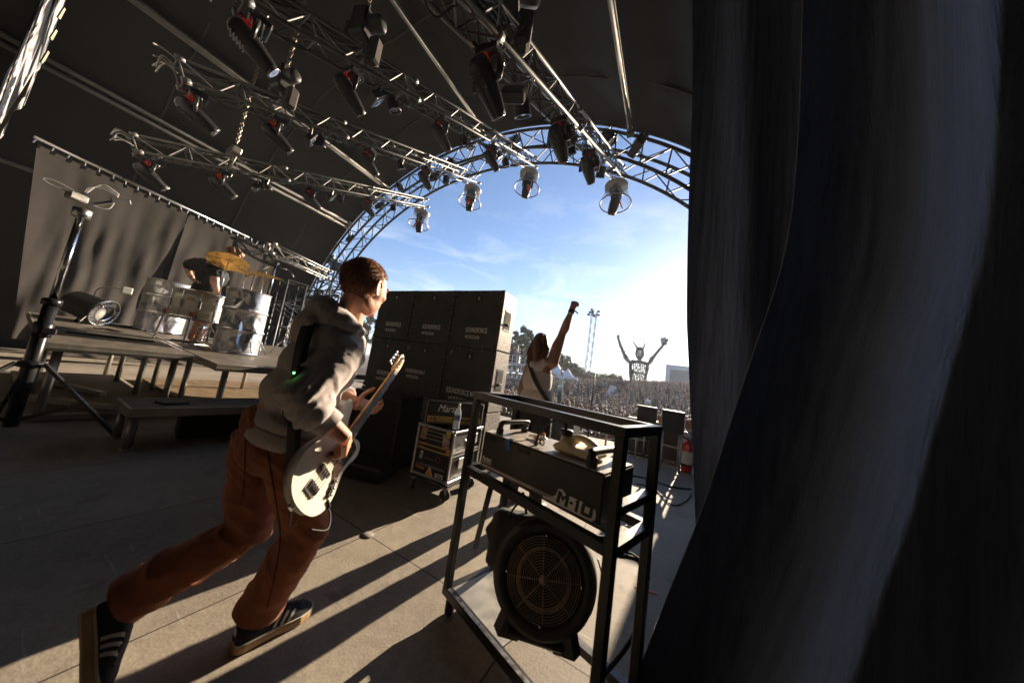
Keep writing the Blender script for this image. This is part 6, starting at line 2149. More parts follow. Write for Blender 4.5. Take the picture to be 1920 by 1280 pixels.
# ---------------------------------------------------------------- the vocalist with the raised fist
VP = thing('person', 'person in a white sleeveless top with long brown hair, right fist raised to the crowd', 'person', (-1.21, 2.7, 0))
vy = 2.7
def vd(x, y, o=0.0): return ony(x, y, vy + o)
vaz = R(12)
vr, vf = V((cos(vaz), -sin(vaz), 0)), V((sin(vaz), cos(vaz), 0))
vH, vN = vd(1014, 646), vd(1012, 672)
vRS, vLS = vd(1036, 680, .0), vd(996, 684, .1)
vFist, vW, vE = vd(1078, 566, .06), vd(1073, 580, .06), vd(1055, 624, .10)
vP_ = vd(1003, 768)
TV = Matrix((vr, vf, V((0, 0, 1)))).transposed()
q = MB()
vhf = V((-.10, .99, -.02)).normalized(); vhr = V((.99, .10, 0)).normalized(); vhr = (vhr - vhf * vhr.dot(vhf)).normalized()
Rv, HPv = head_shapes(q, vH, vhf, vhr, .88)
q.tube([HPv(0, -.02, -.03), vN - V((0, 0, .05))], [.052, .062], 12)
q.tube([vN - V((0, 0, .08)), vP_], [.115, .12], 16)
q.ball(lerp(vN, vP_, .25), (.14, .10, .13), 18, 12, TV); q.ball(lerp(vN, vP_, .62), (.135, .10, .16), 18, 12, TV)
q.tube([vRS - V((0, 0, .03)) - vr * .05, vRS, lerp(vRS, vE, .25) - vr * .006, lerp(vRS, vE, .55) - vr * .008, lerp(vRS, vE, .85), vE, lerp(vE, vW, .22) + vr * .006, lerp(vE, vW, .45), lerp(vE, vW, .75), vW], [.062, .063, .060, .058, .044, .041, .046, .041, .030, .024], 14)
q.ball(vRS, .058, 12, 10)
vLE, vLW = vd(978, 732, .05), vd(982, 775, .16)
q.tube([vLS, vLE, vLW], [.058, .044, .03], 12); q.ball(vLS, .062, 12, 10)
for s_ in (-1, 1):
    a = vP_ + vr * (.09 * s_) - V((0, 0, .02)); b = V((a.x + .03 * s_, a.y + .02, .46)); c = V((a.x + .05 * s_, a.y - .01, .07))
    q.tube([a, b, c], [.085, .058, .042], 12)
    q.ball(c + vf * .07 - V((0, 0, .035)), (.045, .13, .035), 10, 8, TV)
dF = (vFist - vW).normalized(); nF = -vf; nF = (nF - dF * nF.dot(dF)).normalized(); tF = -vr
tF = (tF - dF * tF.dot(dF)).normalized()
q.tube([lerp(vE, vW, .8), vW, vW + dF * .05], [.027, .024, .026], 12)
hand(q, vW - dF * .005, dF, nF, tF, [(1.45, 1.5, 1.0), (1.5, 1.5, 1.0), (1.5, 1.5, 1.0), (1.5, 1.4, 1.0)], [tF * .012 + dF * .03 - nF * .03, tF * .0 + dF * .06 - nF * .045, -tF * .025 + dF * .062 - nF * .045], 1.02)
hand(q, vLW, V((.2, .4, -.7)), -vr, vf, [(.4, .5, .4)] * 4, [vf * .03 - V((0, 0, .03)), vf * .03 - V((0, 0, .06))], .95)
fuse(rel(q, VP), 'body', skin_shade, .0058, 3, VP)
q = MB()                                                      # sleeveless top with wide arm holes
q.ball(lerp(vN, vP_, .20), (.118, .125, .13), 20, 14, TV); q.ball(lerp(vN, vP_, .45), (.152, .140, .17), 20, 14, TV); q.ball(lerp(vN, vP_, .80), (.168, .145, .17), 20, 14, TV)
for s_ in (-1, 1):
    q.tube([vN - V((0, 0, .03)) + vr * .05 * s_ - vf * .03, vN - V((0, 0, .07)) + vr * .11 * s_ - vf * .02], [.058, .055], 10)
fuse(rel(q, VP), 'tank_top', mat('white_cotton', (.80, .73, .69), .9, var=.06, scale=10, bump=.1, bscale=300), .008, 4, VP,
     disp=lambda c: .008 * sin(c.dot(vr) * 55 + 3 * noise.noise(V(c) * 4)) * max(.2, noise.noise(V(c) * 3) + .6) + .004 * noise.noise(V(c) * 12))
q = MB()
q.tube([vP_ + V((0, 0, .07)), vP_ - V((0, 0, .06))], [.150, .150], 16, flat=(1, .85))
for s_ in (-1, 1):
    a = vP_ + vr * (.09 * s_) - V((0, 0, .02)); b = V((a.x + .03 * s_, a.y + .02, .46)); c = V((a.x + .05 * s_, a.y - .01, .08))
    q.tube([a, b, c], [.105, .078, .062], 14)
fuse(rel(q, VP), 'trousers', mat('black_denim', (.022, .022, .025), .85, bump=.15, bscale=300), .009, 4, VP, disp=lambda c: wrinkles(6, .006, (0, .3, 1), .004)(c))
# long hair
lh = mat('long_brown_hair', (.085, .042, .022), .45, var=.5, scale=40, spec=.5, stretch=(3, 3, .4), col2=(.26, .125, .055), bump=.3, bscale=90)
q = MB()
q.ball(HPv(0, -.014, .034), (.080, .100, .090), 20, 14, Rv * 1.0)
q.tube([HPv(0, -.055, .03), HPv(0, -.085, -.06), HPv(0, -.085, -.14), HPv(.01, -.075, -.20)], [.066, .070, .062, .040], 16, flat=(1.1, .75))
q.tube([HPv(-.05, -.02, .03), HPv(-.085, -.03, -.06), HPv(-.10, -.03, -.14), HPv(-.085, -.05, -.21)], [.040, .040, .036, .022], 12)
q.tube([HPv(.05, -.02, .03), HPv(.080, -.02, -.05), HPv(.085, -.03, -.12)], [.038, .036, .024], 12)
fuse(rel(q, VP), 'hair', lh, .007, 3, VP, disp=lambda c: .007 * noise.noise(V((c[0] * 38, c[1] * 38, c[2] * 7))))
q = MB(); rnd = random.Random(4)
for k in range(420):
    a = rnd.uniform(-1, 1)
    p0 = HPv(a * .085, -.09 * math.sqrt(max(0, 1 - a * a)) - .015, rnd.uniform(-.08, .05)); L = rnd.uniform(.10, .22)
    p1 = p0 + Rv @ V((a * .025 + rnd.gauss(0, .012), rnd.gauss(-.004, .012), -L * .6)); p2 = p1 + Rv @ V((rnd.gauss(a * .01, .02), rnd.gauss(0, .016), -L * .45))
    w_ = Rv @ V((.0022, 0, 0))
    q.add([p0 - w_, p0 + w_, p1 + w_, p1 - w_, p2], [(0, 1, 2, 3), (3, 2, 4)])
rel(q, VP).obj('loose_strands', lh, VP, kind='stuff')
q = MB(); wd_ = (vW - vE).normalized(); q.lathe([(.030, -.02), (.033, -.018), (.033, .018), (.030, .02)], lerp(vE, vW, .93), wd_, 16, cap=False)
q.tube(spline([lerp(vE, vW, .95) + vr * .03, lerp(vE, vW, .93) + vr * .055 - V((0, 0, .01)), lerp(vE, vW, .93) + vr * .075 - V((0, 0, .03))], 4), .007, 5)
rel(q, VP).obj('wristband', BLACK_RUBBER, VP)
q = MB(); q.lathe([(.031, -.008), (.033, -.006), (.033, .006), (.031, .008)], lerp(vE, vW, .84), wd_, 16, cap=False); rel(q, VP).obj('paper_band', mat('paper_band', (.7, .68, .62), .6), VP)
q = MB()                                                      # guitar strap across the back
sp_ = spline([vd(991, 676, -.06), vd(995, 690, -.125), vd(1003, 712, -.15), vd(1014, 732, -.152), vd(1026, 750, -.14), vd(1034, 764, -.09)], 6)
vs = []
for k, p in enumerate(sp_):
    d_ = (sp_[min(k + 1, len(sp_) - 1)] - sp_[max(k - 1, 0)]).normalized(); x_ = d_.cross(V((0, -1, 0))).normalized(); vs += [p - x_ * .021, p + x_ * .021]
q.add(vs, [(2 * k, 2 * k + 1, 2 * k + 3, 2 * k + 2) for k in range(len(sp_) - 1)], sm=True)
rel(q, VP).obj('strap', strap_m, VP)
VG = thing('electric_guitar', 'pale blue electric guitar slung in front of the raised fist player', 'guitar', tuple(vd(1045, 752, .18)))
gout = smooth2([(0, 0), (.01, .09), (.06, .14), (.13, .145), (.2, .11), (.26, .105), (.33, .14), (.39, .13), (.37, .07), (.34, .03), (.34, -.03), (.38, -.08), (.36, -.12), (.30, -.115), (.22, -.10), (.14, -.14), (.06, -.14), (.01, -.08)])
gx, gy = V((-.30, .85, .35)).normalized(), None
gn = V((.9, .35, .1)); gn = (gn - gx * gn.dot(gx)).normalized(); gy = gn.cross(gx)
if gy.z < 0: gy = -gy
q = MB(); q.prism([(a - .06, b) for a, b in gout], V((0, 0, 0)), gx, gy, gn * .042)
q.obj('body', mat('pale_blue_lacquer', (.22, .42, .58), .18, coat=.7, var=.04), VG)
q = MB(); q.bar(gx * .28 + gn * .03, gx * .86 + gn * .03, .045, .022, up=tuple(gn)); q.obj('neck', maple, VG)
q = MB(); q.prism([(.86, -.03), (1.02, -.045), (1.05, 0), (1.0, .035), (.86, .025)], V((0, 0, 0)), gx, gy, gn * .02); q.obj('headstock', maple, VG)

# ---------------------------------------------------------------- the drummer
dk = 5.35
def dd(x, y, o=0.0): return dep(x, y, dk + o)
dz0 = deck_z(dd(380, 560).x)
DP = thing('person', 'drummer bending forward in a black tee shirt behind the tilted golden cymbal', 'person', (dd(380, 560).x, dd(380, 560).y, 0))
S_ = 1.0
dHip = dd(376, 566); dNeck = dd(408, 496); dHd = dd(436, 484)
dLS_, dRS_ = dd(366, 496, .1), dd(404, 508, -.12)
drv = (dRS_ - dLS_).normalized(); dup_ = (dNeck - dHip).normalized(); dfv = dup_.cross(drv); 
TD = Matrix((drv, dup_.cross(drv).normalized(), dup_)).transposed()
TD[0][0]
q = MB()
hf_ = (dHd - dNeck).normalized(); hfw = V((.2, .5, -.8)); hfw = (hfw - hf_ * hfw.dot(hf_)).normalized()
Rd, HPd = head_shapes(q, dHd, hfw, hfw.cross(hf_).normalized(), 1.15)
q.tube([dNeck - dup_ * .05, dHd], [.075, .07], 12)
q.tube([dHip, dNeck], [.15, .15], 14)
q.tube([dLS_, dd(349, 498, .1), dd(357, 517, .05), dd(360, 520)], [.075, .06, .045, .04], 12)
q.tube([dRS_, dd(402, 530, -.15), dd(408, 548, -.1)], [.075, .062, .045], 12)
hand(q, dd(408, 548, -.1), (dd(414, 560, -.1) - dd(408, 548, -.1)), V((.4, -.8, .2)), drv, [(.5, .6, .4)] * 4, [drv * .03, drv * .03 - dup_ * .04], 1.2)
hand(q, dd(360, 520), (dd(366, 530) - dd(360, 520)), V((.4, -.8, .2)), -drv, [(.5, .6, .4)] * 4, [drv * .03, drv * .03 - dup_ * .04], 1.2)
for s_, px in ((-1, 366), (1, 388)):
    a = dHip + drv * (.10 * s_); c = V((a.x, a.y + .05, dz0 + .06)); b = lerp(a, c, .5) + V((.08, .06, 0))
    q.tube([a, b, c], [.10, .075, .055], 12)
    q.ball(c + V((.08, .03, -.02)), (.14, .06, .045), 10, 8)
fuse(rel(q, DP), 'body', skin_pale, .011, 3, DP)
tee = mat('black_tee', (.018, .021, .026), .9, bump=.15, bscale=200)
q = MB()
q.tube([dLS_, dNeck - dup_ * .08, dRS_], [.13, .16, .13], 12); q.ball(lerp(dHip, dNeck, .25), (.25, .19, .24), 16, 12, TD); q.ball(lerp(dHip, dNeck, .70), (.28, .20, .24), 16, 12, TD)
q.tube([dLS_, lerp(dLS_, dd(349, 498, .1), .8)], [.12, .10], 12); q.tube([dRS_, dd(403, 520, -.14)], [.12, .10], 12)
q.ball(dHip, (.24, .18, .10), 14, 10, TD)
sh = fuse(rel(q, DP), 'tee_shirt', tee, .014, 3, DP, disp=lambda c: wrinkles(4, .016, (1, 0, .3), .01)(c))
q = MB(); sp_ = spline([dd(374, 540, -.26), dd(388, 545, -.30), dd(398, 556, -.30), dd(402, 566, -.28)], 4)
vs = []
for p in sp_: vs += [p, p + V((0, 0, .05))]
q.add(vs, [(2 * k, 2 * k + 2, 2 * k + 3, 2 * k + 1) for k in range(len(sp_) - 1)])
q = MB()
for s_ in (-1, 1):
    a = dHip + drv * (.10 * s_); c = V((a.x, a.y + .05, dz0 + .48)); b = lerp(a, c, .5) + V((.07, .05, 0)); q.tube([a, b, c], [.15, .13, .12], 12)
q.ball(dHip - dup_ * .05, (.22, .17, .13), 14, 10, TD)
fuse(rel(q, DP), 'shorts', mat('black_shorts', (.02, .02, .022), .9), .014, 3, DP)
dh = mat('curly_brown_hair', (.09, .045, .022), .5, var=.5, scale=30, col2=(.26, .14, .06))
q = MB(); rnd = random.Random(9)
q.ball(HPd(0, -.02, .05), (.105, .125, .105), 16, 12, Rd)
for k in range(60):
    a, b = rnd.uniform(0, 2 * pi), rnd.uniform(-.1, 1.5); d_ = V((cos(a) * cos(b), sin(a) * cos(b), sin(b)))
    q.ball(HPd(d_.x * .105, -.02 + d_.y * .12, .05 + d_.z * .105), rnd.uniform(.018, .034), 7, 5)
fuse(rel(q, DP), 'hair', dh, .011, 1, DP, disp=lambda c: .008 * noise.noise(V(c) * 50))
SK = []
for lab, a, b in (('wooden drum stick held by the drummer over the white drum', dd(410, 556, -.1), dd(396, 574, -.35)),):
    q = MB(); q.tube([a, lerp(a, b, .8), b], [.012, .010, .006], 7); q.obj('drum_stick', mat('stick_wood', (.5, .34, .18), .5), label=lab, cat='drum stick')
# ================================================================ BEYOND THE STAGE
# front of stage: subs, wedges, fan, extinguisher
wedge_m = mat('wedge_black', (.010, .010, .011), .6, bump=.15, bscale=150)
for k, (a, b, Y0, lab) in enumerate([((1200, 760), (1226, 800), 6.4, 'black monitor speaker on a stand at the stage front, left of its pair'), ((1246, 768), (1276, 812), 6.0, 'black monitor speaker on a stand at the stage front beside the curtain')]):
    p0, p1 = ony(a[0], a[1], Y0), ony(b[0], b[1], Y0)
    cx, w_, h_ = (p0.x + p1.x) / 2, abs(p1.x - p0.x) + .06, abs(p0.z - p1.z)
    zc = (p0.z + p1.z) / 2
    t = thing('monitor_speaker', lab, 'speaker', (cx, Y0, 0), (0, 0, R(4)), 'speakers at the stage front')
    q = MB(); q.prism([(-.20, -h_ / 2), (.20, -h_ / 2), (.20, h_ / 2 - .02), (-.12, h_ / 2)], (-w_ / 2, 0, zc), (0, 1, 0), (0, 0, 1), (w_, 0, 0)); q.obj('cabinet', wedge_m, t)
    q = MB(); q.box((0, 0, zc + h_ / 2 + .006), (w_, .30, .008)); q.obj('top_edge', mat('worn_edge', (.25, .23, .2), .5), t)
    q = MB(); q.box((w_ / 2 + .10, .05, zc - .02), (.12, .03, .14), bev=.004); q.obj('orange_tag_board', mat('orange_board', (.60, .30, .13), .7), t)
    q = MB()
    for sx in (-1, 1):
        for sy in (-1, 1): q.rod((sx * w_ * .42, sy * .16, .01), (sx * w_ * .42, sy * .16, zc - h_ / 2 + .01), .018, 6)
    q.obj('stand_legs', ALU_DULL, t) if False else None
    for sx in (-1, 1):
        for sy in (-1, 1):
            q = MB(); q.rod((sx * w_ * .42, sy * .16, .01), (sx * w_ * .42, sy * .16, zc - h_ / 2 + .01), .018, 6); q.obj('leg', ALU_DULL, t)
fc = onz(1236, 858)
fy0 = fc.y
FF = thing('floor_fan', 'round floor fan standing on a tube frame near the stage front', 'fan', tuple(fc), (0, 0, R(10)))
q = MB(); q.lathe([(.0, -.12), (.26, -.12), (.30, -.08), (.30, .08), (.27, .09), (.26, .03), (0, .03)], (0, 0, .36), (.55, -.8, .1), 28); q.obj('drum', mat('fan_grey', (.05, .055, .06), .4, .3), FF)
q = MB()
fu, fw_, fa = frame((.55, -.8, .1))
for r_ in (.06, .11, .16, .21, .25): q.tube([V((0, 0, .36)) + fa * .075 + (fu * cos(a) + fw_ * sin(a)) * r_ for a in [2 * pi * j / 24 for j in range(24)]], .004, 4, closed=True)
for j in range(8): q.rod(V((0, 0, .36)) + fa * .075, V((0, 0, .36)) + fa * .075 + (fu * cos(j * pi / 4) + fw_ * sin(j * pi / 4)) * .27, .004, 4)
q.obj('guard', CHROME, FF)
for s_ in (-1, 1):
    q = MB(); q.tube([V((0, 0, .36)) + fu * (.32 * s_), fu * (.34 * s_) + V((0, 0, .02)), fu * (.34 * s_) + fa * .28 * V((1, 1, 0)).length / 1.4142 + V((0, 0, .02 - fa.z * .28))], .016, 6); q.obj('leg', BLACK_STEEL, FF)
q = MB(); q.rod(fu * -.34 + V((0, 0, .03)) - fa * .15, fu * .34 + V((0, 0, .03)) - fa * .15, .014, 6); q.obj('floor_bar', ALU_DULL, FF)
ex = onz(1286, 884)
EX = thing('fire_extinguisher', 'red fire extinguisher standing by the curtain edge', 'fire extinguisher', (ex.x, ex.y, 0), (0, 0, R(20)))
zt_ = ony(1286, 826, ex.y).z
er = .085
q = MB(); q.lathe([(0, 0), (er * .96, 0), (er, .02), (er, zt_ - .08), (er * .8, zt_ - .02), (er * .3, zt_ + .02), (0, zt_ + .02)], seg=24); cy = q.obj('cylinder', mat('red_enamel_gloss', (.48, .018, .02), .25, coat=.6, var=.05), EX)
q = MB(); q.lathe([(er + .0015, .14), (er + .0015, zt_ - .17)], seg=24, cap=False); q.obj('label_plate', mat('label_white', (.62, .58, .54), .5, var=.35, scale=45), cy)
q = MB(); q.lathe([(er + .002, .10), (er + .002, .135)], seg=24, cap=False); q.obj('black_band', BLACK_RUBBER, cy)
q = MB(); q.lathe([(0, 0), (.025, 0), (.025, .05), (0, .05)], (0, 0, zt_ + .01), seg=12); q.box((0, -.06, zt_ + .075), (.022, .16, .018), Matrix.Rotation(.2, 3, 'X')); q.box((0, -.06, zt_ + .05), (.022, .14, .014)); q.obj('valve', BLACK_STEEL, EX)
q = MB(); q.tube(spline([(0, .03, zt_ + .04), (-.09, .05, zt_ + .05), (-.15, .02, zt_ - .1), (-.13, -.02, zt_ - .32)], 6), .013, 7); q.obj('hose', BLACK_RUBBER, EX)
for k, (x, lab) in enumerate([(-.52, 'added black flight case under the left monitor speaker, shading the stage floor'), (.02, 'black flight case under the right monitor speaker at the stage front')]):  # solid cases under the speakers, the left one added for more floor shade
    t = thing('shading_flight_case', lab, 'flight case', (x, 6.95, 0), group='flight cases at the stage front')
    q = MB(); q.box((0, 0, .36), (.50, .34, .70), bev=.01); q.obj('case', mat('case_laminate', (.03, .03, .03)), t)
    q = MB()
    for z in (.02, .70):
        q.box((0, -.172, z), (.50, .012, .025))
    q.obj('edge_extrusion', ALU, t)
PW = thing('shade_speaker_wing', 'added unseen speaker wing behind the black curtain, shading the floor by the stand', 'loudspeaker', (1.45, 7.25, 0))  # hidden stack added to shade the floor right of the fog stand
for r_ in range(3):
    q = MB(); q.box((0, 0, .34 + r_ * .67), (2.06, .55, .66), bev=.012); q.obj('cabinet', box_m, PW)
# barrier truss and clutter along the stage front
FT = thing('front_rail', 'alloy rail frame along the stage front under the monitor speakers', 'rail', (.15, 6.75, 0))
for x0, x1, z in ((-1.4, .9, .62), (-1.4, .9, .30)):
    q = MB(); q.rod((x0, 0, z), (x1, 0, z), .022, 6); q.obj('tube', ALU_DULL, FT)
for x in (-1.3, -.55, .1, .55):
    q = MB(); q.rod((x, 0, .0), (x, 0, .66), .022, 6); q.obj('upright', ALU_DULL, FT)
rnd = random.Random(12)
for k, pts in enumerate([[(1010, 826), (1080, 832), (1150, 842), (1230, 862), (1290, 880)], [(1175, 845), (1215, 850), (1255, 862), (1290, 868)], [(1190, 905), (1225, 915), (1258, 945), (1285, 940), (1296, 925)], [(1090, 812), (1130, 822), (1180, 826), (1230, 835)],
                         [(1180, 890), (1215, 897), (1260, 912), (1296, 916)], [(1040, 806), (1060, 815), (1100, 808), (1135, 815), (1165, 812)]]):
    q = MB(); q.tube(spline([onz(x, y, .011) for x, y in pts], 8), .011 if k != 2 else .008, 6)
    q.obj('floor_cable', BLACK_RUBBER, label=['long black cable running across the stage to the curtain', 'black cable by the floor fan', 'curled black cable beside the right posts of the fog stand', 'black cable along the monitor speakers', 'black cable passing behind the fog stand posts', 'tangled cable behind the fog machine canister'][k], cat='cable', group='cables on the stage floor')
for k in range(12):
    p = onz(rnd.uniform(1050, 1190), rnd.uniform(797, 816), .0)
    t = thing('effects_pedal', 'small metal effects pedal among the cables at the stage front', 'pedal', tuple(p), (0, 0, rnd.uniform(0, 3)), 'effects pedals at the stage front')
    q = MB(); q.box((0, 0, .028), (.08, .13, .05), bev=.006); q.obj('casing', mat('pedal_%d' % (k % 3), [(.35, .35, .36), (.05, .05, .06), (.45, .42, .38)][k % 3], .4, .5), t)
    q = MB(); q.lathe([(0, 0), (.012, 0), (.012, .015), (0, .016)], (0, -.035, .053), seg=8); q.obj('switch', CHROME, t)
MS = stand('vocal_mic_stand', 'straight microphone stand in front of the raised fist player', 'mic stand', V((-1.05, 4.6, 0)), 1.45, m=BLACK_STEEL, group=None)
SB = thing('dark_side_fill', 'blue black speaker box behind the legs of the raised fist player', 'speaker', (-2.15, 5.6, 0))
q = MB(); q.box((0, 0, .35), (1.3, .5, .70), bev=.02); q.obj('cabinet', mat('blue_black', (.03, .035, .05), .5), SB)
bo2 = dup(BO, (-1.86, 5.38, .70), (0, 0, 1), 'clear plastic water bottle standing on the blue black speaker box')
tape = MB(); p0, p1 = onz(1191, 1098, .003), onz(1232, 1112, .003); tape.bar(p0, p1, .022, .002); tape.obj('floor_tape', mat('red_tape', (.55, .10, .06), .6), label='strip of red tape stuck to the floor right of the blower', cat='tape')
dk_ = MB(); dk_.lathe([(0, 0), (.045, 0), (.045, .002), (0, .0025)], onz(688, 1003, .0), seg=20); dk_.obj('floor_disc', mat('grey_disc', (.16, .15, .14), .8), label='round grey cap let into the stage floor at the panel corner', cat='cap')

# ---------------------------------------------------------------- crowd
def crowd_person(seed, arms):
    rnd = random.Random(seed)
    q = MB()
    h = 1.0
    q.i = 0                                                    # clothes
    q.tube([(0, 0, .0), (0, 0, .45), (0, 0, .80)], [.11, .15, .17], 8, flat=(1.1, .8))
    q.tube([(0, 0, .78), (0, 0, 1.05), (0, .01, 1.32), (0, .01, 1.42)], [.165, .17, .20, .11], 9, flat=(1.12, .68))
    for s_ in (-1, 1):
        if arms == 2 or (arms == 1 and s_ == 1):
            q.i = 0; q.tube([(s_ * .20, 0, 1.36), (s_ * .28, .10, 1.55)], [.065, .055], 6)
            q.i = 1; q.tube([(s_ * .28, .10, 1.55), (s_ * .24, .16, 1.85), (s_ * .24, .16, 1.96)], [.045, .035, .045], 6)
        else:
            q.i = 0; q.tube([(s_ * .21, 0, 1.36), (s_ * .27, .02, 1.10)], [.068, .055], 6)
            q.i = 1; q.tube([(s_ * .27, .02, 1.10), (s_ * .22, .16, .92)], [.045, .038], 6)
    q.i = 1
    q.tube([(0, .01, 1.38), (0, .0, 1.52)], [.055, .055], 7)
    q.ball((0, -.01, 1.60), (.078, .098, .118), 10, 8)
    q.ball((0, -.10, 1.585), (.014, .018, .02), 6, 4)
    q.i = 2
    rr = random.Random(seed)
    q.ball((0, .018, 1.635), (.092, .106, .105), 10, 8)
    if seed % 2: q.tube([(0, .05, 1.62), (0, .085, 1.42)], [.09, .06], 8)
    return q
tops = [(.012, .012, .014), (.025, .025, .03), (.12, .115, .11), (.10, .02, .02), (.02, .035, .09), (.34, .33, .32), (.05, .04, .035), (.10, .09, .06), (.01, .01, .011), (.03, .06, .045)]
topn = ['black', 'charcoal', 'pale grey', 'dark red', 'navy', 'white', 'brown', 'olive', 'black hooded', 'dark green']
hairs = [(.02, .012, .008), (.07, .038, .018), (.20, .12, .05), (.010, .008, .007)]
hairn = ['brown', 'light brown', 'blond', 'black']
protos = []
for k in range(10):
    me = crowd_person(k, [0, 1, 0, 2, 0, 0, 1, 0, 0, 2][k])
    protos.append(me.mesh('crowd_figure', [mat('crowd_top_%d' % k, tops[k], .85), mat('crowd_skin_%d' % (k % 2), (.19, .10, .07) if k % 2 else (.24, .13, .095), .6), mat('crowd_hair_%d' % (k % 4), hairs[k % 4], .6)]))
def crowd_spot(rnd, y0, y1):
    y = rnd.uniform(y0, y1)
    x = rnd.uniform(-y * .98 - 2, y * .10 + 4)
    return x, y
rnd = random.Random(31)
near_sp, far_sp = [], []
def visible(x, y, z):
    u, v = proj((x, y, z + 1.6))
    return 940 < u < 1312 and 680 < v < 830
y = 9.4
row = 0
while y < 78:
    step = .46 + y * .003
    x = -y * .98
    while x < y * .14 + 5:
        xx, yy = x + rnd.uniform(-.22, .22), y + rnd.uniform(-.3, .3)
        z = ground_z(xx, yy) + .10 * noise.noise(V((xx * .5, yy * .5, 9)))
        if visible(xx, yy, z) and rnd.random() > .06 and noise.noise(V((xx * .22, yy * .16, 3))) > -.34:
            (near_sp if len(near_sp) < 300 else far_sp).append((xx, yy, z))
        x += step
    y += .62 + y * .004
for k, (x, y_, z) in enumerate(near_sp):
    j = rnd.randrange(10)
    o = bpy.data.objects.new('person', protos[j])
    COL.objects.link(o)
    o.location = (x, y_, z + .02)
    a = math.atan2(-6 - x, -y_ + 3)
    o.rotation_euler = (0, 0, -a + pi + rnd.uniform(-.5, .5)) if False else (0, 0, math.atan2(y_ - 3, x + 5) - pi / 2 + rnd.uniform(-.5, .5))
    s_ = rnd.uniform(.93, 1.09)
    o.scale = (s_, s_, s_)
    tag(o, f'{topn[j]} top, {hairn[j % 4]} hair, person in the crowd below the stage' + [', one arm raised' if j in (1, 6) else (', both arms raised' if j in (3, 9) else '')][0], 'person', 'people in the crowd')
fm = MB()
cl = [mat('crowd_top_%d' % k, tops[k]) for k in range(10)] + [mat('crowd_skin_0', (0, 0, 0)), mat('crowd_hair_0', (0, 0, 0)), mat('crowd_hair_2', (0, 0, 0))]
for x, y_, z in far_sp:
    fm.i = rnd.randrange(10)
    s_ = rnd.uniform(.92, 1.1)
    fm.tube([(x, y_, z), (x, y_, z + .8 * s_), (x, y_, z + 1.36 * s_), (x, y_, z + 1.46 * s_)], [.17, .18, .22, .1], 6, flat=(1.1, .7))
    fm.i = 10; fm.ball((x, y_ - .02, z + 1.60 * s_), (.085, .095, .12), 6, 5)
    fm.i = rnd.choice((11, 11, 12)); fm.ball((x, y_ + .02, z + 1.64 * s_), (.095, .10, .105), 6, 5)
    if rnd.random() < .12:
        fm.i = 10; fm.rod((x + .2, y_, z + 1.35), (x + .24, y_ - .1, z + 1.95), .045, 5)
fm.obj('crowd', cl, label='dense festival crowd filling the arena up to the bank', cat='crowd', kind='stuff')

# ---------------------------------------------------------------- giant horned wicker figure
def far(x, y, d): return dep(x, y, d)
wk = mat('dark_branches', (.022, .018, .015), .8, var=.4, scale=2)
GD = 62.0
GF = thing('wicker_giant', 'giant horned figure woven from dark branches, arms raised, behind the crowd', 'sculpture', tuple(far(1196, 715, GD)))
go = V(GF.location)
rnd = random.Random(5)
def G(x, y, o=0.0): return far(x, y, GD + o) - go
pxm = GD / 541.5
q = MB()
def strand(pts, r_=.10, wob=.12, mb=None):
    p = spline(pts, 5)
    (mb or q).tube([a + V((rnd.gauss(0, wob), rnd.gauss(0, wob), rnd.gauss(0, wob))) * .6 for a in p], r_, 5)
# ribcage like torso: vertical canes between shoulder and hip hoops, front and back
def torso_pt(u, v, side):
    """u around -1..1, v 0 shoulders ..1 waist"""
    wdt = 17.5 * (1 - .28 * v - .12 * (v - .4) ** 2)
    if v < .08: wdt *= .93
    cx = 1199 - 4.2 * v
    cy = 678 + 42 * v + 2.0 * u
    return G(cx + wdt * u, cy - 2.5 * (1 - u * u) * (1 - v) + 1, side * 1.6 * math.sqrt(max(0, 1 - u * u)))
for side in (-1, 1):
    for k in range(11):
        u = -1 + 2 * k / 10
        strand([torso_pt(u, v / 5, side) for v in range(6)], .10 if abs(u) < .95 else .28)
    for v in (.02, .06, .5, .97):
        strand([torso_pt(-1 + 2 * k / 8, v, side) for k in range(9)], .13 if v > .1 else .22)
q.obj('torso', wk, GF)
q = MB()
for k in range(9):                                             # head cage
    a = pi * k / 8
    strand([G(1199.5 + 7.4 * cos(a) * sin(b), 662 - 11 * cos(b), 1.0 * sin(a) * sin(b)) for b in [pi * j / 7 for j in range(8)]], .11, .05)
    strand([G(1199.5 + 7.4 * cos(a) * sin(b), 662 - 11 * cos(b), -1.0 * sin(a) * sin(b)) for b in [pi * j / 7 for j in range(8)]], .11, .05)
for y0, r_ in ((655, 6.3), (662, 7.4), (668, 6.6)):
    q.tube([G(1199.5 + r_ * cos(a), y0, 1.0 * sin(a)) for a in [2 * pi * j / 16 for j in range(16)]], .10, 5, closed=True)
for x in (-2.5, 0, 2.5): strand([G(1199 + x, 671), G(1198.5 + x * 1.3, 679)], .13)
q.obj('head', wk, GF)
pale = mat('pale_branches', (.22, .19, .16), .8)
for pts in ([(1195.5, 653), (1191, 646), (1186, 638)], [(1205, 654), (1208, 649), (1209.5, 641)]):
    q = MB(); pp_ = spline([G(*p) for p in pts], 5); q.tube(pp_, [.24 * (1 - k / len(pp_)) + .04 for k in range(len(pp_))], 7); q.obj('horn', pale, GF)
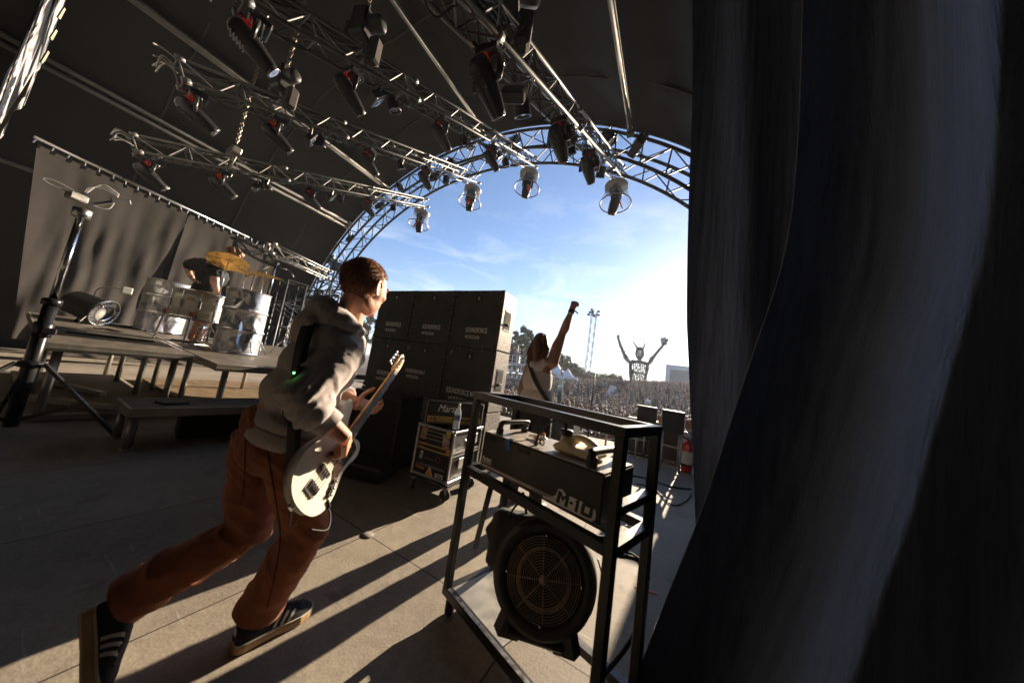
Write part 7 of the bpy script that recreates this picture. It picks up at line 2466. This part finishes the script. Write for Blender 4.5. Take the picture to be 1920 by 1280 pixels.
for pts, w_ in (([(1182, 680), (1176, 674), (1168, 659), (1163, 646), (1159, 632)], 3.4), ([(1217, 682), (1224, 670), (1232, 660), (1241, 650), (1250, 637)], 3.4)):
    q = MB()
    for k in range(7):
        a = 2 * pi * k / 7
        strand([G(x + w_ * cos(a) * (.8 if j in (0,) else (1.05 if j == 1 else .8 - .12 * j)), y, 1.2 * sin(a)) for j, (x, y) in enumerate(pts)], .12)
    for j, (x, y) in enumerate(pts):
        q.tube([G(x + w_ * .8 * cos(a), y + .8 * sin(a), 1.0 * sin(a)) for a in [2 * pi * i / 10 for i in range(10)]], .09, 4, closed=True)
    q.obj('arm', wk, GF)
q = MB()
for k in range(4): strand([G(1160, 634), G(1159.5 + (k - 1.5) * 1.4, 628.5 + (0 if k != 1 else -2.5))], .10, .03)
q.obj('hand', wk, GF)
q = MB()
c0 = G(1244.5, 640); Rb = Matrix.Rotation(.12, 3, 'Y')
q.box(c0, (9.5 * pxm, .5, 15 * pxm), CAM_ROT @ Matrix.Rotation(R(90), 3, 'X') @ Matrix.Rotation(.20, 3, 'Y'), bev=.05)
q.obj('book', mat('pale_board', (.34, .32, .30), .7), GF)
q = MB()
for k in range(4): strand([G(1250, 640), G(1252.5, 634 + k * 1.5)], .12, .05)
q.obj('hand', wk, GF)

# light masts
def mast(name, label, x0, y0, x1, y1, d, w_, lamps, group=None, m=None):
    a, b = far(x0, y0, d), far(x1, y1, d)
    t = thing(name, label, 'light mast' if lamps else 'mast', (a.x, a.y, a.z), group=group)
    H_ = b.z - a.z
    q = MB()
    for k in range(4): q.rod((w_ / 2 * (-1 if k % 2 else 1), w_ / 2 * (-1 if k > 1 else 1), 0), (w_ / 2 * (-1 if k % 2 else 1), w_ / 2 * (-1 if k > 1 else 1), H_), w_ * .06, 5)
    n = int(H_ / w_)
    for k in range(n):
        z0, z1 = H_ * k / n, H_ * (k + 1) / n
        for s_ in (-1, 1):
            e = 1 if k % 2 else -1
            q.rod((-w_ / 2 * e, s_ * w_ / 2, z0), (w_ / 2 * e, s_ * w_ / 2, z1), w_ * .04, 4); q.rod((s_ * w_ / 2, -w_ / 2 * e, z0), (s_ * w_ / 2, w_ / 2 * e, z1), w_ * .04, 4)
    q.obj('lattice', m or mat('mast_steel', (.20, .20, .21), .5, .4), t)
    if lamps:
        for k in range(lamps):
            q = MB(); c = V((w_ * rnd.uniform(-1.1, 1.3), w_ * rnd.uniform(-.6, .6), H_ + w_ * rnd.uniform(-.9, .5)))
            q.box(c, (w_ * .5, w_ * .4, w_ * .42), Matrix.Rotation(rnd.uniform(-1, 1), 3, 'Z')); q.rod(c, (0, 0, H_ - w_), w_ * .06, 4)
            q.obj('flood_light', BLACK_STEEL, t)
    return t
mast('light_mast', 'tall lattice light mast with a cluster of lamps at its top', 1101, 700, 1112, 581, 58, .95, 9)
mast('thin_mast', 'thin pale mast between the tall light mast and the wicker giant', 1157, 708, 1160, 676, 90, .5, 0, 'thin masts on the horizon')
mast('thin_mast', 'thin pale mast close beside the raised left hand of the giant', 1163, 708, 1166, 664, 80, .5, 0, 'thin masts on the horizon')
mast('thin_mast', 'thin short mast left of the tall light mast', 1094, 700, 1097, 672, 80, .45, 0, 'thin masts on the horizon')
lp = far(966, 690, 40); tp = far(970, 646, 40)
t = thing('street_lamp', 'grey street lamp in front of the dark poplars', 'street lamp', tuple(lp))
q = MB(); q.tube([(0, 0, 0), (0, 0, tp.z - lp.z)], [.09, .06], 7); q.obj('pole', ALU_DULL, t)
q = MB(); q.tube([(0, 0, tp.z - lp.z), (.3, 0, tp.z - lp.z + .1), (.7, 0, tp.z - lp.z + .08)], [.05, .05, .1], 6); q.obj('lamp', ALU_DULL, t)

# big screen on the right
sp0, sp1 = far(1246, 742, 70), far(1300, 742, 70)
SC = thing('big_screen', 'large grey screen with a white frame standing on the bank beside the curtain', 'screen', tuple(sp0))
wS = 12.0; hS = (far(1248, 684, 70) - far(1246, 742, 70)).z
sx = V((.92, .10, 0)).normalized(); sn = V((-.1, -.92, 0)).normalized()
q = MB(); q.box(sx * (wS / 2 - .2) + V((0, 0, hS / 2)), (wS, .6, hS + .6), Matrix((sx, -sn, V((0, 0, 1)))).transposed(), bev=.04); q.obj('frame', mat('white_frame', (.62, .62, .62), .5), SC)
q = MB(); q.box(sx * (wS / 2 + .2) + sn * .31 + V((0, 0, hS / 2 - .35)), (wS - 1.2, .06, hS - .9), Matrix((sx, -sn, V((0, 0, 1)))).transposed()); q.obj('panel', mat('grey_screen', (.26, .24, .225), .6, var=.03, scale=.4), SC)
for x in (1.5, 8):
    q = MB(); q.box(sx * x + V((0, .2, -1.6)), (.4, .4, 3.2)); q.obj('leg', ALU_DULL, SC)
# stepped aisles on the bank
for k, (a, b, c, d_, dd_, lab) in enumerate([((1146, 720), (1132, 742), (1158, 724), (1142, 746), 36, 'pale stepped aisle climbing the bank left of the giant'), ((1221, 738), (1209, 750), (1230, 741), (1220, 753), 34, 'pale stepped aisle climbing the bank right of the giant')]):
    P0, P1, P2, P3 = far(*a, dd_ + 6), far(*b, dd_), far(*c, dd_ + 6), far(*d_, dd_)
    q = MB(); n = 14
    for j in range(n):
        l0, r0 = lerp(P1, P0, j / n), lerp(P3, P2, j / n)
        l1, r1 = lerp(P1, P0, (j + 1) / n), lerp(P3, P2, (j + 1) / n)
        q.add([l0, r0, V((l1.x, l1.y, l0.z)), V((r1.x, r1.y, r0.z)), l0 - V((0, 0, .4)), r0 - V((0, 0, .4))], [(0, 1, 3, 2), (4, 5, 1, 0)])
    q.obj('aisle_steps', mat('pale_steps', (.42, .42, .44), .7), label=lab, cat='steps', group='stepped aisles')
# dark wall at the foot of the bank, white tents, side stand
wl0, wl1 = far(1066, 704, 62), far(1138, 716, 52)
q = MB(); q.prism([(0, -3.0), ((wl1 - wl0).length, -3.0), ((wl1 - wl0).length, .3), (0, .9)], wl0, (wl1 - wl0).normalized(), (0, 0, 1), (.0, .6, 0)); q.obj('dark_fence', mat('dark_fence_cloth', (.04, .035, .032), .9, var=.3, scale=1.5), label='long dark cloth covered fence behind the crowd left of the giant', cat='fence')
tent_m = mat('white_canvas', (.72, .72, .72), .7, var=.04)
def tent(label, px, py, d, w_, h_, rh):
    c = far(px, py, d)
    t = thing('tent', label, 'tent', (c.x, c.y, c.z), (0, 0, R(12)), 'white event tents')
    q = MB()
    vs = [(-w_, -w_, h_), (w_, -w_, h_), (w_, w_, h_), (-w_, w_, h_), (0, 0, h_ + rh)]
    n = 8
    def fn(k):
        a, b = V(vs[k]), V(vs[(k + 1) % 4])
        q.grid(lambda u, v: lerp(lerp(a, b, u), V(vs[4]), v) - V((0, 0, rh * .28 * sin(pi * v) * 1.0)), 7, 7)
    for k in range(4): fn(k)
    for k in range(4):
        a, b = V(vs[k]), V(vs[(k + 1) % 4]); q.add([a, b, b - V((0, 0, .35)), a - V((0, 0, .35))], [(0, 1, 2, 3)])
    q.obj('canopy', tent_m, t)
    for k in range(4):
        q = MB(); q.rod((vs[k][0], vs[k][1], -1), vs[k], .05, 6); q.obj('pole', ALU_DULL, t)
tent('white peaked tent just right of the raised fist player', 1040, 712, 44, 1.9, 1.2, 1.6)
tent('white peaked tent nearer the dark fence', 1062, 716, 42, 1.5, .8, 1.2)
def side_stand():
    t = thing('side_stand', 'scaffold viewing deck with people left of the raised fist player', 'viewing deck', tuple(far(960, 720, 34)))
    o = V(t.location)
    for y0 in (683, 697, 709):
        a, b = far(945, y0 - 3, 36) - o, far(1000, y0 + 4, 34) - o
        q = MB(); q.bar(a, b, 2.2, .16); q.obj('deck', mat('pale_deck', (.45, .45, .46), .6), t)
        q = MB()
        for z in (.5, 1.0): q.rod(a + V((0, -1.1, z)), b + V((0, -1.1, z)), .035, 5)
        for k in range(8): p = lerp(a, b, k / 7) + V((0, -1.1, 0)); q.rod(p, p + V((0, 0, 1.0)), .035, 5)
        q.obj('railing', ALU, t)
    for k in range(5):
        p = lerp(far(947, 680, 36), far(999, 686, 34), k / 4) - o; q = MB(); q.rod((p.x, p.y, p.z + 1), (p.x, p.y, -2.5), .06, 6); q.obj('upright', ALU_DULL, t)
    return t
side_stand()
for k in range(9):
    a = lerp(far(948, 680, 35.6), far(998, 686, 33.8), rnd.random()) + V((0, -.5, .1))
    j = rnd.randrange(10)
    o = bpy.data.objects.new('person', protos[j]); COL.objects.link(o); o.location = a; o.rotation_euler = (0, 0, rnd.uniform(-1, 1))
    tag(o, f'person in {topn[j]} top standing on the scaffold viewing deck', 'person', 'people on the viewing deck')

# ---------------------------------------------------------------- trees
bark = mat('bark', (.07, .05, .035), .9, var=.3, scale=12, bump=.4, bscale=30)
def leafm(k): return mat('leaves_%d' % k, [(.045, .075, .022), (.035, .055, .028), (.07, .10, .03), (.055, .07, .03)][k], .6, var=.5, scale=.7, spec=.3)
def tree(label, px, py, d, h_, w_, kind, leaf, seed, group, dens=1.0):
    c = far(px, py, d); gz = ground_z(c.x, c.y) if d < 90 else c.z - 1.5
    base = V((c.x, c.y, min(c.z, gz + 3)))
    rnd = random.Random(seed)
    t = thing('tree', label, 'tree', tuple(base), group=group)
    q = MB(); q.tube([(0, 0, -1.5), (.03, 0, h_ * .4), (.0, .05, h_ * .82)], [.035 * h_, .022 * h_, .006 * h_], 8)
    limbs = []
    for k in range(9):
        a = rnd.uniform(0, 2 * pi); z = h_ * rnd.uniform(.22, .7); r_ = w_ * rnd.uniform(.5, .9) * (1 - .5 * abs(z / h_ - .5))
        e = V((cos(a) * r_, sin(a) * r_, z + h_ * rnd.uniform(.08, .2))); q.tube([(0, 0, z), tuple(lerp((0, 0, z), e, .5) + V((0, 0, .04 * h_))), tuple(e)], [.011 * h_, .008 * h_, .003 * h_], 5); limbs.append(e)
    q.obj('trunk', bark, t)
    q = MB()
    clumps = []
    for k in range(int(38 * dens)):
        z = rnd.random()
        prof = (sin(pi * (z * .88 + .10)) ** (.6 if kind == 'round' else .45)) * (1.0 if kind == 'round' else (1.0 - .35 * z))
        a = rnd.uniform(0, 2 * pi); r_ = w_ * prof * math.sqrt(rnd.random()) * .95
        clumps.append(V((cos(a) * r_, sin(a) * r_, h_ * (.12 + .86 * z))))
    for c_ in clumps + limbs:
        cr_ = w_ * rnd.uniform(.16, .30)
        for j in range(int(60 * dens)):
            dv = V((rnd.gauss(0, 1), rnd.gauss(0, 1), rnd.gauss(0, .8))).normalized() * (cr_ * rnd.random() ** .4)
            p = c_ + dv; s_ = w_ * rnd.uniform(.05, .095)
            n_ = V((rnd.gauss(0, 1), rnd.gauss(0, 1), rnd.gauss(.4, 1))).normalized(); u_, v_, _ = frame(n_)
            q.add([p - u_ * s_, p + v_ * s_ * .6, p + u_ * s_, p - v_ * s_ * .6], [(0, 1, 2, 3)])
    q.obj('crown', leafm(leaf), t)
for k, (px, py, d, h_, w_, lab) in enumerate([(968, 706, 48, 8.6, 1.7, 'dark poplar just right of the speaker stack'), (982, 708, 50, 8.4, 1.7, 'dark poplar behind the hair of the raised fist player'), (956, 704, 52, 8.0, 1.6, 'dark poplar half hidden by the speaker stack'), (995, 710, 54, 7.6, 1.7, 'dark poplar behind the raised fist player')]):
    tree(lab, px, py, d, h_, w_, 'tall', 1 if k % 2 else 3, 40 + k, 'poplars behind the stack', 2.0)
for k, (px, py, d, h_, w_, lab) in enumerate([(1042, 706, 60, 5.2, 3.0, 'green bushy tree right of the raised arm, tallest of its row'), (1056, 706, 62, 3.6, 2.6, 'low green tree behind the white tents'), (1070, 708, 64, 2.9, 2.6, 'low round tree right of the white tents'), (1084, 710, 66, 2.4, 2.4, 'small green tree left of the tall light mast'),
                                 (1108, 714, 70, 1.9, 2.0, 'small bush at the foot of the tall light mast'), (1146, 720, 74, 2.2, 3.4, 'dark bush on the rim left of the giant'), (1226, 736, 74, 2.4, 3.0, 'bush on the rim right of the giant'), (1236, 738, 78, 2.2, 2.6, 'bush on the rim beside the big screen'), (696, 598, 60, 7.5, 2.8, 'green tree glimpsed between the bass player and the speaker stack')]):
    tree(lab, px, py, d, h_, w_, 'round', 0 if k % 3 else 2, 60 + k, 'green trees on the rim')
# people standing on the rim against the sky
for k in range(26):
    px = rnd.uniform(1206, 1262) if k < 20 else rnd.uniform(1128, 1180)
    p = far(px, 733 + (px - 1206) * .10 if k < 20 else 722 + (px - 1128) * .1, 50 + rnd.uniform(-3, 3))
    j = rnd.randrange(10)
    o = bpy.data.objects.new('person', protos[j]); COL.objects.link(o); o.location = p - V((0, 0, .9)); o.rotation_euler = (0, 0, rnd.uniform(-2, 2))
    tag(o, f'person in {topn[j]} top standing high on the rim of the bank', 'person', 'people standing on the rim')
# ---------------------------------------------------------------- dusty evening air
hz = bpy.data.materials.new('evening_air'); hz.use_nodes = True
hn, hl = hz.node_tree.nodes, hz.node_tree.links
hn.clear()
ho = hn.new('ShaderNodeOutputMaterial'); hv = hn.new('ShaderNodeVolumePrincipled')
hv.inputs['Color'].default_value = (.84, .90, 1.0, 1)
hv.inputs['Density'].default_value = .0007
hv.inputs['Anisotropy'].default_value = .35
hl.new(hv.outputs['Volume'], ho.inputs['Volume'])
q = MB(); q.box((0, 330, 14), (900, 940, 36))
q.obj('haze', hz, kind='stuff', label='thin dusty evening air over the whole arena', cat='haze')
